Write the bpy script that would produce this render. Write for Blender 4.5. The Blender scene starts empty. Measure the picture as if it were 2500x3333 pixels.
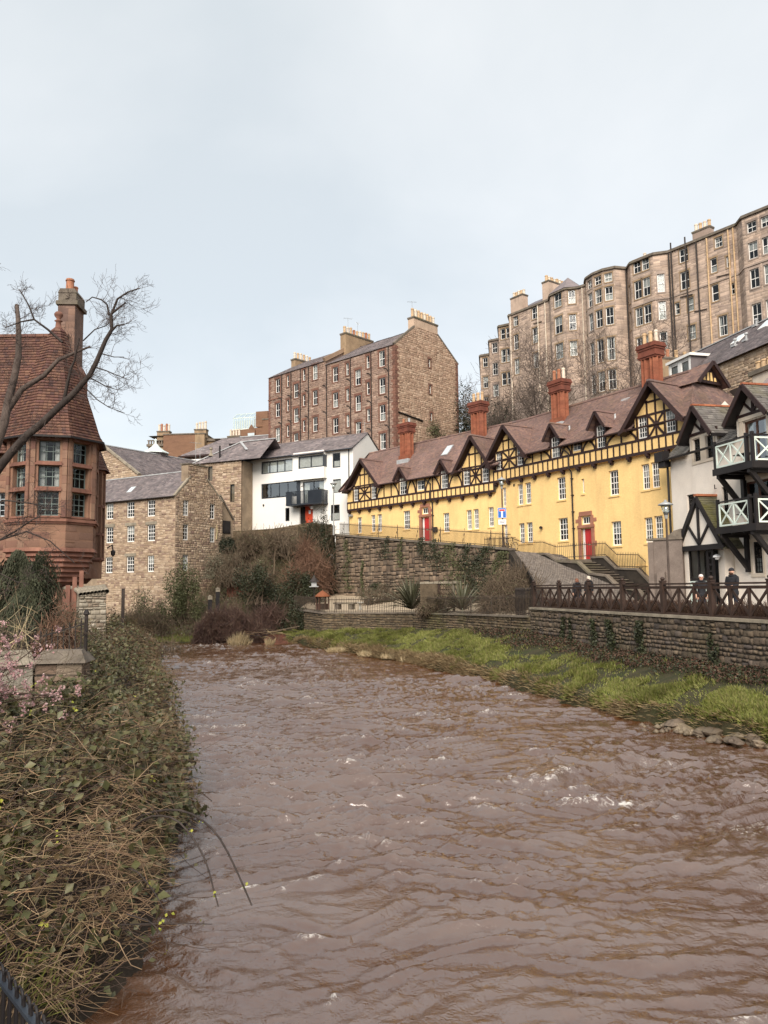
import bpy, math, random, time
import numpy as np
from mathutils import Vector, Matrix
random.seed(7); np.random.seed(7)
R = math.radians
sc = bpy.context.scene
COL = sc.collection
# ------------------------------------------------------------------ camera
EYE = 4.2
cam_d = bpy.data.cameras.new('camera'); cam = bpy.data.objects.new('camera', cam_d); COL.objects.link(cam)
cam_d.sensor_fit = 'HORIZONTAL'; cam_d.sensor_width = 36; cam_d.lens = 36; cam_d.clip_start = .1; cam_d.clip_end = 4000
_p = math.atan(.0982); _r = R(.7)
_f = Vector((0, math.cos(_p), math.sin(_p))); _u = Vector((0, -math.sin(_p), math.cos(_p))); _x = Vector((1, 0, 0))
_R = _x*math.cos(_r) - _u*math.sin(_r); _U = _x*math.sin(_r) + _u*math.cos(_r)
cam.matrix_world = Matrix(((_R.x, _U.x, -_f.x, 0), (_R.y, _U.y, -_f.y, 0), (_R.z, _U.z, -_f.z, EYE), (0, 0, 0, 1)))
sc.camera = cam
# ------------------------------------------------------------------ sky, sun, exposure
SUN_EL, SUN_AZ = 38, 190          # azimuth from +Y towards +X: behind the camera, a little to the left
sc.view_settings.view_transform = 'Standard'; sc.view_settings.look = 'None'
sc.view_settings.exposure = 1.7; sc.view_settings.gamma = 1
W = bpy.data.worlds.new('World'); sc.world = W; W.use_nodes = True
def build_world():
    nt = W.node_tree; n = nt.nodes; L = nt.links; n.clear()
    sky = n.new('ShaderNodeTexSky'); sky.sky_type = 'NISHITA'; sky.sun_disc = False
    sky.sun_elevation = R(SUN_EL); sky.sun_rotation = R(SUN_AZ); sky.dust_density = 1.6
    sm = n.new('ShaderNodeMix'); sm.data_type = 'RGBA'; sm.blend_type = 'MULTIPLY'; sm.inputs[0].default_value = 1
    sm.inputs[7].default_value = (.15, .15, .15, 1); L.new(sky.outputs[0], sm.inputs[6])
    tc = n.new('ShaderNodeTexCoord')
    sep = n.new('ShaderNodeSeparateXYZ'); L.new(tc.outputs['Generated'], sep.inputs[0])
    ad = n.new('ShaderNodeMath'); ad.operation = 'ADD'; ad.inputs[1].default_value = .35
    ab = n.new('ShaderNodeMath'); ab.operation = 'ABSOLUTE'; L.new(sep.outputs[2], ab.inputs[0]); L.new(ab.outputs[0], ad.inputs[0])
    dv = n.new('ShaderNodeVectorMath'); dv.operation = 'DIVIDE'; L.new(tc.outputs['Generated'], dv.inputs[0])
    cx = n.new('ShaderNodeCombineXYZ')
    for i in range(3): L.new(ad.outputs[0], cx.inputs[i])
    L.new(cx.outputs[0], dv.inputs[1])
    n1 = n.new('ShaderNodeTexNoise'); n1.inputs['Scale'].default_value = 1.25; n1.inputs['Detail'].default_value = 6; n1.inputs['Roughness'].default_value = .5
    n1.inputs['Distortion'].default_value = .3
    mpn = n.new('ShaderNodeMapping'); mpn.inputs['Location'].default_value = (1.5, 7.3, 3.3); L.new(dv.outputs[0], mpn.inputs[0]); L.new(mpn.outputs[0], n1.inputs['Vector'])
    rp = n.new('ShaderNodeValToRGB'); L.new(n1.outputs['Fac'], rp.inputs[0])
    e = rp.color_ramp.elements
    e[0].position = .33; e[0].color = (.59, .625, .63, 1); e[1].position = .66; e[1].color = (.79, .795, .78, 1)
    m = n.new('ShaderNodeMix'); m.data_type = 'RGBA'; m.inputs[0].default_value = .8
    L.new(sm.outputs[2], m.inputs[6]); L.new(rp.outputs[0], m.inputs[7])
    bg = n.new('ShaderNodeBackground'); bg.inputs[1].default_value = .43; L.new(m.outputs[2], bg.inputs[0])
    out = n.new('ShaderNodeOutputWorld'); L.new(bg.outputs[0], out.inputs[0])
build_world()
sun_d = bpy.data.lights.new('sun', 'SUN'); sun = bpy.data.objects.new('sun', sun_d); COL.objects.link(sun)
sun_d.energy = 1.5; sun_d.angle = R(40); sun_d.color = (1, .90, .79)
_sd = Vector((math.sin(R(SUN_AZ))*math.cos(R(SUN_EL)), math.cos(R(SUN_AZ))*math.cos(R(SUN_EL)), math.sin(R(SUN_EL))))
sun.rotation_euler = _sd.to_track_quat('Z', 'Y').to_euler()
sc.render.engine = 'CYCLES'
sc.cycles.use_denoising = True; sc.cycles.max_bounces = 6; sc.cycles.diffuse_bounces = 3; sc.cycles.transparent_max_bounces = 12
sc.cycles.caustics_reflective = False; sc.cycles.caustics_refractive = False; sc.cycles.sample_clamp_indirect = 4

# ------------------------------------------------------------------ object helpers
def rootloc(o):
    v = Vector((0, 0, 0))
    while o is not None: v += o.location; o = o.parent
    return v
def link(o, parent=None):
    COL.objects.link(o)
    if parent is not None: o.parent = parent
    return o
def tag(o, label=None, cat=None, group=None, kind=None):
    if label: o['label'] = label
    if cat: o['category'] = cat
    if group: o['group'] = group
    if kind: o['kind'] = kind
    return o
def thing(name, label, cat, loc, group=None):
    o = bpy.data.objects.new(name, None); o.empty_display_size = .2; o.location = loc; link(o)
    return tag(o, label, cat, group)
def np_mesh(name, V, F, mi=None, smooth=False):
    V = np.asarray(V, np.float32); me = bpy.data.meshes.new(name)
    me.vertices.add(len(V)); me.vertices.foreach_set('co', V.ravel())
    F = np.asarray(F, np.int32); k = F.shape[1]
    me.loops.add(F.size); me.loops.foreach_set('vertex_index', F.ravel())
    me.polygons.add(len(F)); me.polygons.foreach_set('loop_start', np.arange(0, F.size, k, dtype=np.int32))
    if mi is not None: me.polygons.foreach_set('material_index', np.asarray(mi, np.int32))
    if smooth: me.polygons.foreach_set('use_smooth', np.ones(len(F), bool))
    me.update(calc_edges=True)
    return me
def np_obj(name, V, F, mats, parent=None, mi=None, smooth=False, label=None, cat=None, kind=None, group=None):
    V = np.asarray(V, np.float32)
    if parent is not None: V = V - np.array(rootloc(parent), np.float32)
    me = np_mesh(name, V, F, mi, smooth)
    for m in (mats if isinstance(mats, (list, tuple)) else [mats]): me.materials.append(m)
    return tag(link(bpy.data.objects.new(name, me), parent), label, cat, group, kind)
class Fr:
    """frame on a wall: u to the right seen from outside, d into the wall, z up"""
    def __init__(s, o, a): s.o = o; s.a = a; s.c = math.cos(a); s.s = math.sin(a)
    @staticmethod
    def two(p, q): return Fr(p, math.atan2(q[1]-p[1], q[0]-p[0]))
    def __call__(s, u, d, z): return (s.o[0]+u*s.c-d*s.s, s.o[1]+u*s.s+d*s.c, z)
    def sub(s, u, d=0, turn=0):
        p = s(u, d, 0); return Fr((p[0], p[1]), s.a+turn)
IDF = Fr((0, 0), 0)
class MB:
    def __init__(s): s.v = []; s.f = []; s.m = []
    def face(s, pts, m=0):
        k = len(s.v); s.v.extend(pts); s.f.append(tuple(range(k, k+len(pts)))); s.m.append(m)
    def hexa(s, p, m=0, skip=()):
        k = len(s.v); s.v.extend(p)
        for i, q in enumerate(((0,3,2,1), (4,5,6,7), (0,1,5,4), (1,2,6,5), (2,3,7,6), (3,0,4,7))):
            if i not in skip: s.f.append(tuple(k+j for j in q)); s.m.append(m)
    def box(s, fr, u0, u1, d0, d1, z0, z1, m=0):
        s.hexa([fr(u0,d0,z0), fr(u1,d0,z0), fr(u1,d1,z0), fr(u0,d1,z0), fr(u0,d0,z1), fr(u1,d0,z1), fr(u1,d1,z1), fr(u0,d1,z1)], m)
    def beam(s, p, q, w, h, up=(0,0,1), m=0):
        p = Vector(p); q = Vector(q); t = (q-p).normalized(); a = t.cross(Vector(up))
        if a.length < 1e-4: a = t.cross(Vector((1,0,0)))
        a.normalize(); b = a.cross(t)
        a *= w/2; b *= h/2
        s.hexa([tuple(x) for x in (p-a-b, p+a-b, q+a-b, q-a-b, p-a+b, p+a+b, q+a+b, q-a+b)], m)
    def prism(s, fr, poly, d0, d1, m=0):
        n = len(poly); k = len(s.v)
        s.v.extend(fr(u, d0, z) for u, z in poly); s.v.extend(fr(u, d1, z) for u, z in poly)
        s.f.append(tuple(range(k, k+n))); s.m.append(m); s.f.append(tuple(range(k+2*n-1, k+n-1, -1))); s.m.append(m)
        for i in range(n):
            j = (i+1) % n; s.f.append((k+i, k+n+i, k+n+j, k+j)); s.m.append(m)
    def lathe(s, c, prof, n=12, m=0, a0=0, a1=2*math.pi):
        k = len(s.v); full = abs(a1-a0-2*math.pi) < 1e-5; cols = n if full else n+1
        for r, z in prof:
            for i in range(cols):
                a = a0+(a1-a0)*i/n; s.v.append((c[0]+r*math.cos(a), c[1]+r*math.sin(a), c[2]+z))
        for j in range(len(prof)-1):
            for i in range(n):
                i2 = (i+1) % cols; s.f.append((k+j*cols+i, k+j*cols+i2, k+(j+1)*cols+i2, k+(j+1)*cols+i)); s.m.append(m)
        for j, rev in ((0, True), (len(prof)-1, False)):
            if prof[j][0] > 1e-4 and full:
                q = [k+j*cols+i for i in range(cols)]; s.f.append(tuple(reversed(q)) if rev else tuple(q)); s.m.append(m)
    def tube(s, path, rad, n=6, m=0):
        V, F = tube_np([np.array(path, float)], [np.broadcast_to(np.array(rad, float), (len(path),))], n)
        k = len(s.v); s.v.extend(map(tuple, V)); s.f.extend(tuple(k+int(j) for j in q) for q in F); s.m.extend([m]*len(F))
    def wall(s, fr, u0, u1, z0, z1, ops=(), rev=.18, m=0, d=0):
        us = sorted({u0, u1, *[min(max(o[0]-o[2]/2, u0), u1) for o in ops], *[min(max(o[0]+o[2]/2, u0), u1) for o in ops]})
        zs = sorted({z0, z1, *[min(max(o[1], z0), z1) for o in ops], *[min(max(o[1]+o[3], z0), z1) for o in ops]})
        for a, b in zip(us, us[1:]):
            for c, e in zip(zs, zs[1:]):
                mu, mz = (a+b)/2, (c+e)/2
                if any(abs(mu-o[0]) < o[2]/2 and o[1] < mz < o[1]+o[3] for o in ops): continue
                s.face([fr(a,d,c), fr(b,d,c), fr(b,d,e), fr(a,d,e)], m)
        for o in ops:
            a, b, c, e = o[0]-o[2]/2, o[0]+o[2]/2, o[1], o[1]+o[3]
            s.face([fr(a,d,c), fr(a,d,e), fr(a,d+rev,e), fr(a,d+rev,c)], m); s.face([fr(b,d,e), fr(b,d,c), fr(b,d+rev,c), fr(b,d+rev,e)], m)
            s.face([fr(a,d,e), fr(b,d,e), fr(b,d+rev,e), fr(a,d+rev,e)], m); s.face([fr(b,d,c), fr(a,d,c), fr(a,d+rev,c), fr(b,d+rev,c)], m)
    def build(s, name, mats, parent=None, smooth=False, **kw):
        L = rootloc(parent) if parent is not None else Vector((0,0,0))
        me = bpy.data.meshes.new(name)
        me.from_pydata([(x-L.x, y-L.y, z-L.z) for x, y, z in s.v], [], s.f)
        for m in (mats if isinstance(mats, (list, tuple)) else [mats]): me.materials.append(m)
        if any(s.m): me.polygons.foreach_set('material_index', np.array(s.m, np.int32))
        if smooth: me.polygons.foreach_set('use_smooth', np.ones(len(s.f), bool))
        return tag(link(bpy.data.objects.new(name, me), parent), **kw)
def one(name, mat_, parent, fn, **kw):
    mb = MB(); fn(mb); return mb.build(name, mat_, parent, **kw)
_inst = {}
def inst(key, name, fn, mats, parent, loc, rz=0, scale=None, rot=None):
    """a part whose mesh is shared by all alike pieces; loc is a world point, fn fills the mesh once in local space"""
    if key not in _inst:
        mb = MB(); fn(mb); me = bpy.data.meshes.new(name); me.from_pydata(mb.v, [], mb.f)
        for m in (mats if isinstance(mats, (list, tuple)) else [mats]): me.materials.append(m)
        if any(mb.m): me.polygons.foreach_set('material_index', np.array(mb.m, np.int32))
        _inst[key] = me
    o = bpy.data.objects.new(name, _inst[key])
    L = rootloc(parent) if parent is not None else Vector((0,0,0))
    o.location = Vector(loc)-L; o.rotation_euler = rot if rot is not None else (0, 0, rz)
    if scale: o.scale = scale
    return link(o, parent)
def tube_np(paths, rads, n=5):
    Vs, Fs, k = [], [], 0
    ang = np.arange(n)*2*np.pi/n; ca, sa = np.cos(ang), np.sin(ang)
    for P, r in zip(paths, rads):
        m = len(P); T = np.gradient(P, axis=0); T /= np.linalg.norm(T, axis=1)[:, None]+1e-9
        ref = np.array([.3, .2, .93]) if abs(T[0] @ np.array([.3, .2, .93])) < .9 else np.array([1., 0, 0])
        A = np.cross(T, ref); A /= np.linalg.norm(A, axis=1)[:, None]+1e-9; B = np.cross(T, A)
        V = P[:, None]+(A[:, None]*ca[None, :, None]+B[:, None]*sa[None, :, None])*np.asarray(r)[:, None, None]
        Vs.append(V.reshape(-1, 3))
        i = np.arange(m-1)[:, None]*n; j = np.arange(n)[None]; j2 = (j+1) % n
        Fs.append(np.stack([i+j, i+j2, i+n+j2, i+n+j], -1).reshape(-1, 4)+k); k += m*n
    return np.concatenate(Vs), np.concatenate(Fs)
def strips_np(P, r, n=3):
    """many tubes at once: P (N,m,3), r (N,m)"""
    N, m, _ = P.shape
    T = np.gradient(P, axis=1); T /= np.linalg.norm(T, axis=2, keepdims=True)+1e-9
    ref = np.array([.31, .22, .92]); A = np.cross(T, ref); A /= np.linalg.norm(A, axis=2, keepdims=True)+1e-9; B = np.cross(T, A)
    ang = np.arange(n)*2*np.pi/n
    V = P[:, :, None]+(A[:, :, None]*np.cos(ang)[None, None, :, None]+B[:, :, None]*np.sin(ang)[None, None, :, None])*r[:, :, None, None]
    base = (np.arange(N)*m*n)[:, None, None]; i = (np.arange(m-1)*n)[None, :, None]; j = np.arange(n)[None, None]; j2 = (j+1) % n
    F = np.stack([base+i+j, base+i+j2, base+i+n+j2, base+i+n+j], -1).reshape(-1, 4)
    return V.reshape(-1, 3), F
def leaves_np(C, D, Nn, ln, wd, fold=.25):
    """kite leaves: C centres, D direction, Nn normal, ln/wd sizes -> verts, tris"""
    D = D/(np.linalg.norm(D, axis=1, keepdims=True)+1e-9); S_ = np.cross(D, Nn); S_ /= np.linalg.norm(S_, axis=1, keepdims=True)+1e-9
    N2 = np.cross(S_, D); ln = np.broadcast_to(ln, (len(C),))[:, None]; wd = np.broadcast_to(wd, (len(C),))[:, None]
    b = C-D*ln*.5; t = C+D*ln*.5-N2*ln*.1; l = C-D*ln*.05-S_*wd*.5+N2*wd*fold; r = C-D*ln*.05+S_*wd*.5+N2*wd*fold
    V = np.stack([b, r, t, l], 1).reshape(-1, 3); k = (np.arange(len(C))*4)[:, None]
    F = np.concatenate([k+np.array([[0, 1, 2]]), k+np.array([[0, 2, 3]])], 1).reshape(-1, 3)
    return V, F
def rnd_dirs(n):
    v = np.random.normal(size=(n, 3)); return v/np.linalg.norm(v, axis=1, keepdims=True)
def vnoise(x, y, seed=0):
    """smooth value noise on arrays"""
    xi = np.floor(x).astype(int); yi = np.floor(y).astype(int); fx = x-xi; fy = y-yi
    def h(a, b):
        n_ = (a*374761393+b*668265263+seed*974634777) & 0xffffffff; n_ = ((n_ ^ (n_ >> 13))*1274126177) & 0xffffffff
        return ((n_ ^ (n_ >> 16)) & 0xffff)/65535.
    fx = fx*fx*(3-2*fx); fy = fy*fy*(3-2*fy)
    return (h(xi, yi)*(1-fx)+h(xi+1, yi)*fx)*(1-fy)+(h(xi, yi+1)*(1-fx)+h(xi+1, yi+1)*fx)*fy
def fbm(x, y, oct=4, seed=0):
    s = 0; a = .5
    for i in range(oct): s = s+a*(vnoise(x, y, seed+i)*2-1); x = x*2.03+7.1; y = y*2.03+3.7; a *= .5
    return s
# ------------------------------------------------------------------ materials
def _n(nt, t, **kw):
    n = nt.nodes.new('ShaderNode'+t)
    for k, v in kw.items(): setattr(n, k, v)
    return n
def mat(name, cols, rough=.8, nscale=1.5, namt=.25, detail=5, fine=0, fscale=25, bump=0, bscale=18, island=False, stain=0, staincol=(.03, .025, .02), spec=.3, metal=0, stretch=(1, 1, 1), trans=0, moss=0, mosscol=(.09, .11, .02)):
    m = bpy.data.materials.new(name); m.use_nodes = True; nt = m.node_tree; L = nt.links; bs = nt.nodes['Principled BSDF']
    bs.inputs['Roughness'].default_value = rough; bs.inputs['Specular IOR Level'].default_value = spec; bs.inputs['Metallic'].default_value = metal
    geo = _n(nt, 'NewGeometry')
    mp = _n(nt, 'Mapping'); mp.inputs['Scale'].default_value = stretch; L.new(geo.outputs['Position'], mp.inputs[0])
    if island:
        oi = _n(nt, 'ObjectInfo'); ad = _n(nt, 'Math', operation='ADD'); L.new(oi.outputs['Random'], ad.inputs[0]); L.new(geo.outputs['Random Per Island'], ad.inputs[1])
        fr = _n(nt, 'Math', operation='FRACT'); L.new(ad.outputs[0], fr.inputs[0]); src = fr.outputs[0]
    else:
        nz0 = _n(nt, 'TexNoise'); nz0.inputs['Scale'].default_value = nscale*.6; nz0.inputs['Detail'].default_value = 3; L.new(mp.outputs[0], nz0.inputs['Vector'])
        mr = _n(nt, 'MapRange'); mr.inputs[1].default_value = .3; mr.inputs[2].default_value = .7; L.new(nz0.outputs['Fac'], mr.inputs[0]); src = mr.outputs[0]
    rp = _n(nt, 'ValToRGB'); L.new(src, rp.inputs[0]); e = rp.color_ramp.elements
    if not island or len(cols) < 3: rp.color_ramp.interpolation = 'LINEAR'
    while len(e) < max(2, len(cols)): e.new(.5)
    for i in range(len(e)):
        c = cols[min(i, len(cols)-1)]; e[i].position = i/(len(e)-1); e[i].color = (*c, 1)
    col = rp.outputs[0]
    def mul(col, fac_out, lo, hi, a=.3, b=.7):
        mr = _n(nt, 'MapRange'); mr.inputs[1].default_value = a; mr.inputs[2].default_value = b; mr.inputs[3].default_value = lo; mr.inputs[4].default_value = hi
        L.new(fac_out, mr.inputs[0]); mx = _n(nt, 'Mix', data_type='RGBA', blend_type='MULTIPLY'); mx.inputs[0].default_value = 1
        L.new(col, mx.inputs[6]); L.new(mr.outputs[0], mx.inputs[7]); return mx.outputs[2]
    if namt:
        nz = _n(nt, 'TexNoise'); nz.inputs['Scale'].default_value = nscale; nz.inputs['Detail'].default_value = detail; nz.inputs['Roughness'].default_value = .6; L.new(mp.outputs[0], nz.inputs['Vector'])
        col = mul(col, nz.outputs['Fac'], 1-namt, 1+namt)
    if fine:
        nf = _n(nt, 'TexNoise'); nf.inputs['Scale'].default_value = fscale; nf.inputs['Detail'].default_value = 3; L.new(mp.outputs[0], nf.inputs['Vector'])
        col = mul(col, nf.outputs['Fac'], 1-fine, 1+fine)
    def over(col, sc_, amt, c, lo=.5, hi=.72):
        m2 = _n(nt, 'Mapping'); m2.inputs['Scale'].default_value = sc_; L.new(geo.outputs['Position'], m2.inputs[0])
        ns = _n(nt, 'TexNoise'); ns.inputs['Scale'].default_value = 1; ns.inputs['Detail'].default_value = 5; ns.inputs['Roughness'].default_value = .65; L.new(m2.outputs[0], ns.inputs['Vector'])
        mr = _n(nt, 'MapRange'); mr.inputs[1].default_value = lo; mr.inputs[2].default_value = hi; mr.inputs[4].default_value = amt; L.new(ns.outputs['Fac'], mr.inputs[0])
        mx = _n(nt, 'Mix', data_type='RGBA'); L.new(mr.outputs[0], mx.inputs[0]); L.new(col, mx.inputs[6]); mx.inputs[7].default_value = (*c, 1); return mx.outputs[2]
    if stain: col = over(col, (1.1, 1.1, .16), stain, staincol)
    if moss: col = over(col, (.5, .5, .4), moss, mosscol, .52, .68)
    L.new(col, bs.inputs['Base Color'])
    if bump:
        nb = _n(nt, 'TexNoise'); nb.inputs['Scale'].default_value = bscale; nb.inputs['Detail'].default_value = 4; L.new(mp.outputs[0], nb.inputs['Vector'])
        bp = _n(nt, 'Bump'); bp.inputs['Strength'].default_value = bump; bp.inputs['Distance'].default_value = .03; L.new(nb.outputs['Fac'], bp.inputs['Height']); L.new(bp.outputs[0], bs.inputs['Normal'])
    if trans:
        out = nt.nodes['Material Output']; tr = _n(nt, 'BsdfTranslucent'); L.new(col, tr.inputs[0]); mx = _n(nt, 'MixShader'); mx.inputs[0].default_value = trans
        L.new(bs.outputs[0], mx.inputs[1]); L.new(tr.outputs[0], mx.inputs[2]); L.new(mx.outputs[0], out.inputs[0])
    return m
def glass(name, tint=(.75, .8, .8), lo=.12, rough=.03):
    m = bpy.data.materials.new(name); m.use_nodes = True; nt = m.node_tree; L = nt.links; nt.nodes.remove(nt.nodes['Principled BSDF'])
    tr = _n(nt, 'BsdfTransparent'); tr.inputs[0].default_value = (*tint, 1); gl = _n(nt, 'BsdfGlossy'); gl.inputs['Roughness'].default_value = rough
    gl.inputs['Color'].default_value = (.85, .9, .95, 1)
    geo = _n(nt, 'NewGeometry'); nz = _n(nt, 'TexNoise'); nz.inputs['Scale'].default_value = 1.6; L.new(geo.outputs['Position'], nz.inputs['Vector'])
    bp = _n(nt, 'Bump'); bp.inputs['Strength'].default_value = .25; bp.inputs['Distance'].default_value = .04; L.new(nz.outputs['Fac'], bp.inputs['Height']); L.new(bp.outputs[0], gl.inputs['Normal'])
    lw = _n(nt, 'LayerWeight'); lw.inputs[0].default_value = .22; ad = _n(nt, 'Math', operation='ADD'); ad.inputs[1].default_value = lo; ad.use_clamp = True; L.new(lw.outputs['Fresnel'], ad.inputs[0])
    mx = _n(nt, 'MixShader'); L.new(ad.outputs[0], mx.inputs[0]); L.new(tr.outputs[0], mx.inputs[1]); L.new(gl.outputs[0], mx.inputs[2]); L.new(mx.outputs[0], nt.nodes['Material Output'].inputs[0])
    return m
M = {}
M['glass'] = glass('window_glass', (.8, .84, .84), .02); M['glass_clear'] = glass('roof_glass', (.9, .96, .95), .2)
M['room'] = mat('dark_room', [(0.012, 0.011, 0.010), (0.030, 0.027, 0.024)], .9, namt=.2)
M['white'] = mat('white_paint', [(.78, .77, .74)], .45, namt=.05, spec=.4)
M['curtain'] = mat('net_curtain', [(.62, .6, .56), (.72, .7, .67)], .9, nscale=6, namt=.12)
M['blind'] = mat('pale_blind', [(.5, .58, .62)], .7, namt=.05)
M['yellow'] = mat('yellow_render', [(0.860, 0.600, 0.259), (0.820, 0.562, 0.239)], .85, nscale=.7, namt=.06, fine=.05, fscale=9, bump=.5, bscale=7, stain=.42, staincol=(.56, .37, .17))
M['timber'] = mat('dark_brown_timber', [(0.026, 0.013, 0.012), (0.038, 0.019, 0.017)], .6, nscale=4, namt=.2, stretch=(1, 1, .3))
M['black'] = mat('black_paint', [(.012, .010, .011), (.02, .017, .017)], .5, namt=.2)
M['iron'] = mat('iron_paint', [(.016, .013, .012), (.04, .03, .026)], .55, nscale=8, namt=.3)
M['rustiron'] = mat('thin_iron_bars', [(.035, .028, .022), (.07, .05, .035)], .6, nscale=8, namt=.3)
M['wood_fence'] = mat('stained_fence_wood', [(0.032, 0.019, 0.014), (0.052, 0.031, 0.023)], .55, nscale=5, namt=.3, stretch=(1, 1, .4), fine=.15)
M['claytile'] = mat('brown_clay_tile', [(0.161, 0.110, 0.100), (0.258, 0.167, 0.142), (0.206, 0.133, 0.122), (0.302, 0.191, 0.149), (0.180, 0.131, 0.124)], .8, nscale=.5, namt=.22, island=True, moss=.25, mosscol=(.11, .10, .05))
M['redtile'] = mat('red_clay_tile', [(0.105, 0.050, 0.041), (0.162, 0.081, 0.057), (0.129, 0.061, 0.053), (0.201, 0.107, 0.072), (0.088, 0.048, 0.045)], .75, nscale=.6, namt=.25, island=True)
M['pantile'] = mat('orange_pantile', [(.30, .10, .05), (.40, .15, .075), (.25, .085, .05)], .75, nscale=1, namt=.2, island=True)
M['slate'] = mat('grey_slate', [(0.102, 0.088, 0.092), (0.180, 0.156, 0.155), (0.140, 0.118, 0.121), (0.230, 0.191, 0.186), (0.123, 0.103, 0.111)], .6, nscale=.6, namt=.25, island=True, spec=.4)
M['mossslate'] = mat('mossy_slate', [(0.090, 0.084, 0.079), (0.168, 0.156, 0.144), (0.120, 0.108, 0.102), (0.204, 0.192, 0.174)], .7, nscale=.9, namt=.3, island=True, moss=.4, mosscol=(.14, .13, .04))
M['greenslate'] = mat('mossy_porch_slate', [(.10, .095, .07), (.15, .14, .09), (.12, .11, .07)], .8, nscale=1.5, namt=.3, island=True, moss=.9, mosscol=(.15, .14, .035))
M['ridge'] = mat('pale_roof_lead', [(.34, .35, .36), (.42, .43, .43)], .6, namt=.2)
M['lead'] = mat('lead_flashing', [(.30, .31, .32), (.45, .46, .46)], .5, nscale=3, namt=.25)
M['millstone'] = mat('mill_rubble', [(0.323, 0.237, 0.163), (0.425, 0.322, 0.225), (0.275, 0.194, 0.139), (0.508, 0.400, 0.294), (0.365, 0.264, 0.178), (0.206, 0.136, 0.108), (0.453, 0.351, 0.256)], .9, nscale=2.5, namt=.22, fine=.12, island=True, bump=.6, bscale=9, stain=.18, staincol=(.13, .09, .07))
M['millmortar'] = mat('mill_mortar', [(0.312, 0.240, 0.168), (0.240, 0.180, 0.126)], .95, nscale=1, namt=.25, fine=.15)
M['tenstone'] = mat('red_brown_rubble', [(0.224, 0.150, 0.119), (0.314, 0.216, 0.170), (0.269, 0.180, 0.138), (0.389, 0.287, 0.225), (0.195, 0.131, 0.107), (0.300, 0.211, 0.170)], .9, nscale=1.8, namt=.22, fine=.1, island=True, bump=.5, bscale=8, stain=.22, staincol=(.09, .06, .05))
M['tengable'] = mat('gable_rubble', [(0.339, 0.229, 0.163), (0.440, 0.308, 0.220), (0.301, 0.196, 0.141), (0.501, 0.373, 0.275), (0.376, 0.262, 0.183)], .9, nscale=1.2, namt=.2, fine=.1, island=True, bump=.5, bscale=8, stain=.15, staincol=(.13, .085, .065))
M['tenmortar'] = mat('tenement_mortar', [(0.306, 0.213, 0.156), (0.241, 0.166, 0.128)], .95, nscale=.8, namt=.2)
M['tengmortar'] = mat('gable_mortar', [(.31, .215, .145), (.27, .185, .125)], .95, nscale=.8, namt=.2)
M['quoin'] = mat('red_quoin', [(0.156, 0.074, 0.055), (0.204, 0.102, 0.072), (0.126, 0.066, 0.050)], .85, nscale=2, namt=.25, island=True)
M['upstone'] = mat('grey_buff_ashlar', [(0.347, 0.266, 0.210), (0.453, 0.345, 0.270), (0.289, 0.221, 0.184), (0.530, 0.407, 0.320), (0.395, 0.295, 0.231)], .9, nscale=.45, namt=.28, fine=.1, island=True, stain=.42, staincol=(.075, .062, .055))
M['upmortar'] = mat('ashlar_joint', [(0.368, 0.292, 0.238), (0.276, 0.218, 0.189)], .95, nscale=.4, namt=.25, stain=.35, staincol=(.08, .065, .055))
M['sandred'] = mat('red_sandstone', [(0.242, 0.134, 0.087), (0.284, 0.168, 0.111), (0.210, 0.107, 0.074)], .85, nscale=.8, namt=.2, fine=.08, bump=.25, bscale=10, stain=.5, staincol=(.10, .04, .032))
M['sandblock'] = mat('red_sandstone_blocks', [(0.228, 0.126, 0.083), (0.273, 0.170, 0.116), (0.184, 0.094, 0.068), (0.253, 0.155, 0.108), (0.152, 0.077, 0.061)], .85, nscale=.8, namt=.18, fine=.08, island=True, bump=.25, bscale=10, stain=.4, staincol=(.12, .05, .04))
M['sandcorbel'] = mat('dark_red_moulding', [(0.187, 0.087, 0.064), (0.253, 0.123, 0.085)], .85, nscale=1.5, namt=.3, stain=.5, staincol=(.05, .028, .026))
M['modern'] = mat('white_render', [(.80, .79, .75), (.77, .76, .72)], .8, nscale=.4, namt=.03, fine=.02, stain=.08, staincol=(.5, .48, .43))
M['navy'] = mat('dark_blue_grey_metal', [(.02, .026, .036), (.03, .038, .05)], .4, namt=.1, spec=.5)
M['reddoor'] = mat('orange_red_door', [(.62, .075, .03)], .45, namt=.08)
M['crimson'] = mat('crimson_door', [(.46, .035, .035)], .45, namt=.1)
M['harl'] = mat('cream_harl', [(0.847, 0.770, 0.679), (0.770, 0.692, 0.603)], .9, nscale=.7, namt=.08, fine=.05, bump=.5, bscale=22, stain=.22, staincol=(.40, .32, .25))
M['harltrim'] = mat('smooth_cream_trim', [(.66, .57, .46)], .8, namt=.1)
M['mint'] = mat('mint_white_paint', [(.66, .75, .68)], .5, namt=.06)
M['brick'] = mat('red_chimney_brick', [(0.206, 0.065, 0.036), (0.258, 0.094, 0.051)], .85, nscale=1.6, namt=.25, fine=.2, fscale=14, stretch=(1, 1, 2.2), stain=.35, staincol=(.09, .035, .03))
M['brickcap'] = mat('sooty_brick_cap', [(0.144, 0.050, 0.035), (0.198, 0.064, 0.040)], .9, nscale=2, namt=.3, stain=.4, staincol=(.04, .03, .025))
M['pot_buff'] = mat('buff_chimney_pot', [(.50, .34, .19), (.58, .42, .26)], .8, nscale=4, namt=.2, stain=.3, staincol=(.15, .11, .08))
M['pot_red'] = mat('red_chimney_pot', [(0.338, 0.135, 0.075), (0.390, 0.180, 0.103)], .8, nscale=4, namt=.2)
M['pot_pale'] = mat('pale_chimney_pot', [(.62, .53, .42), (.68, .6, .5)], .8, nscale=4, namt=.2)
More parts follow.
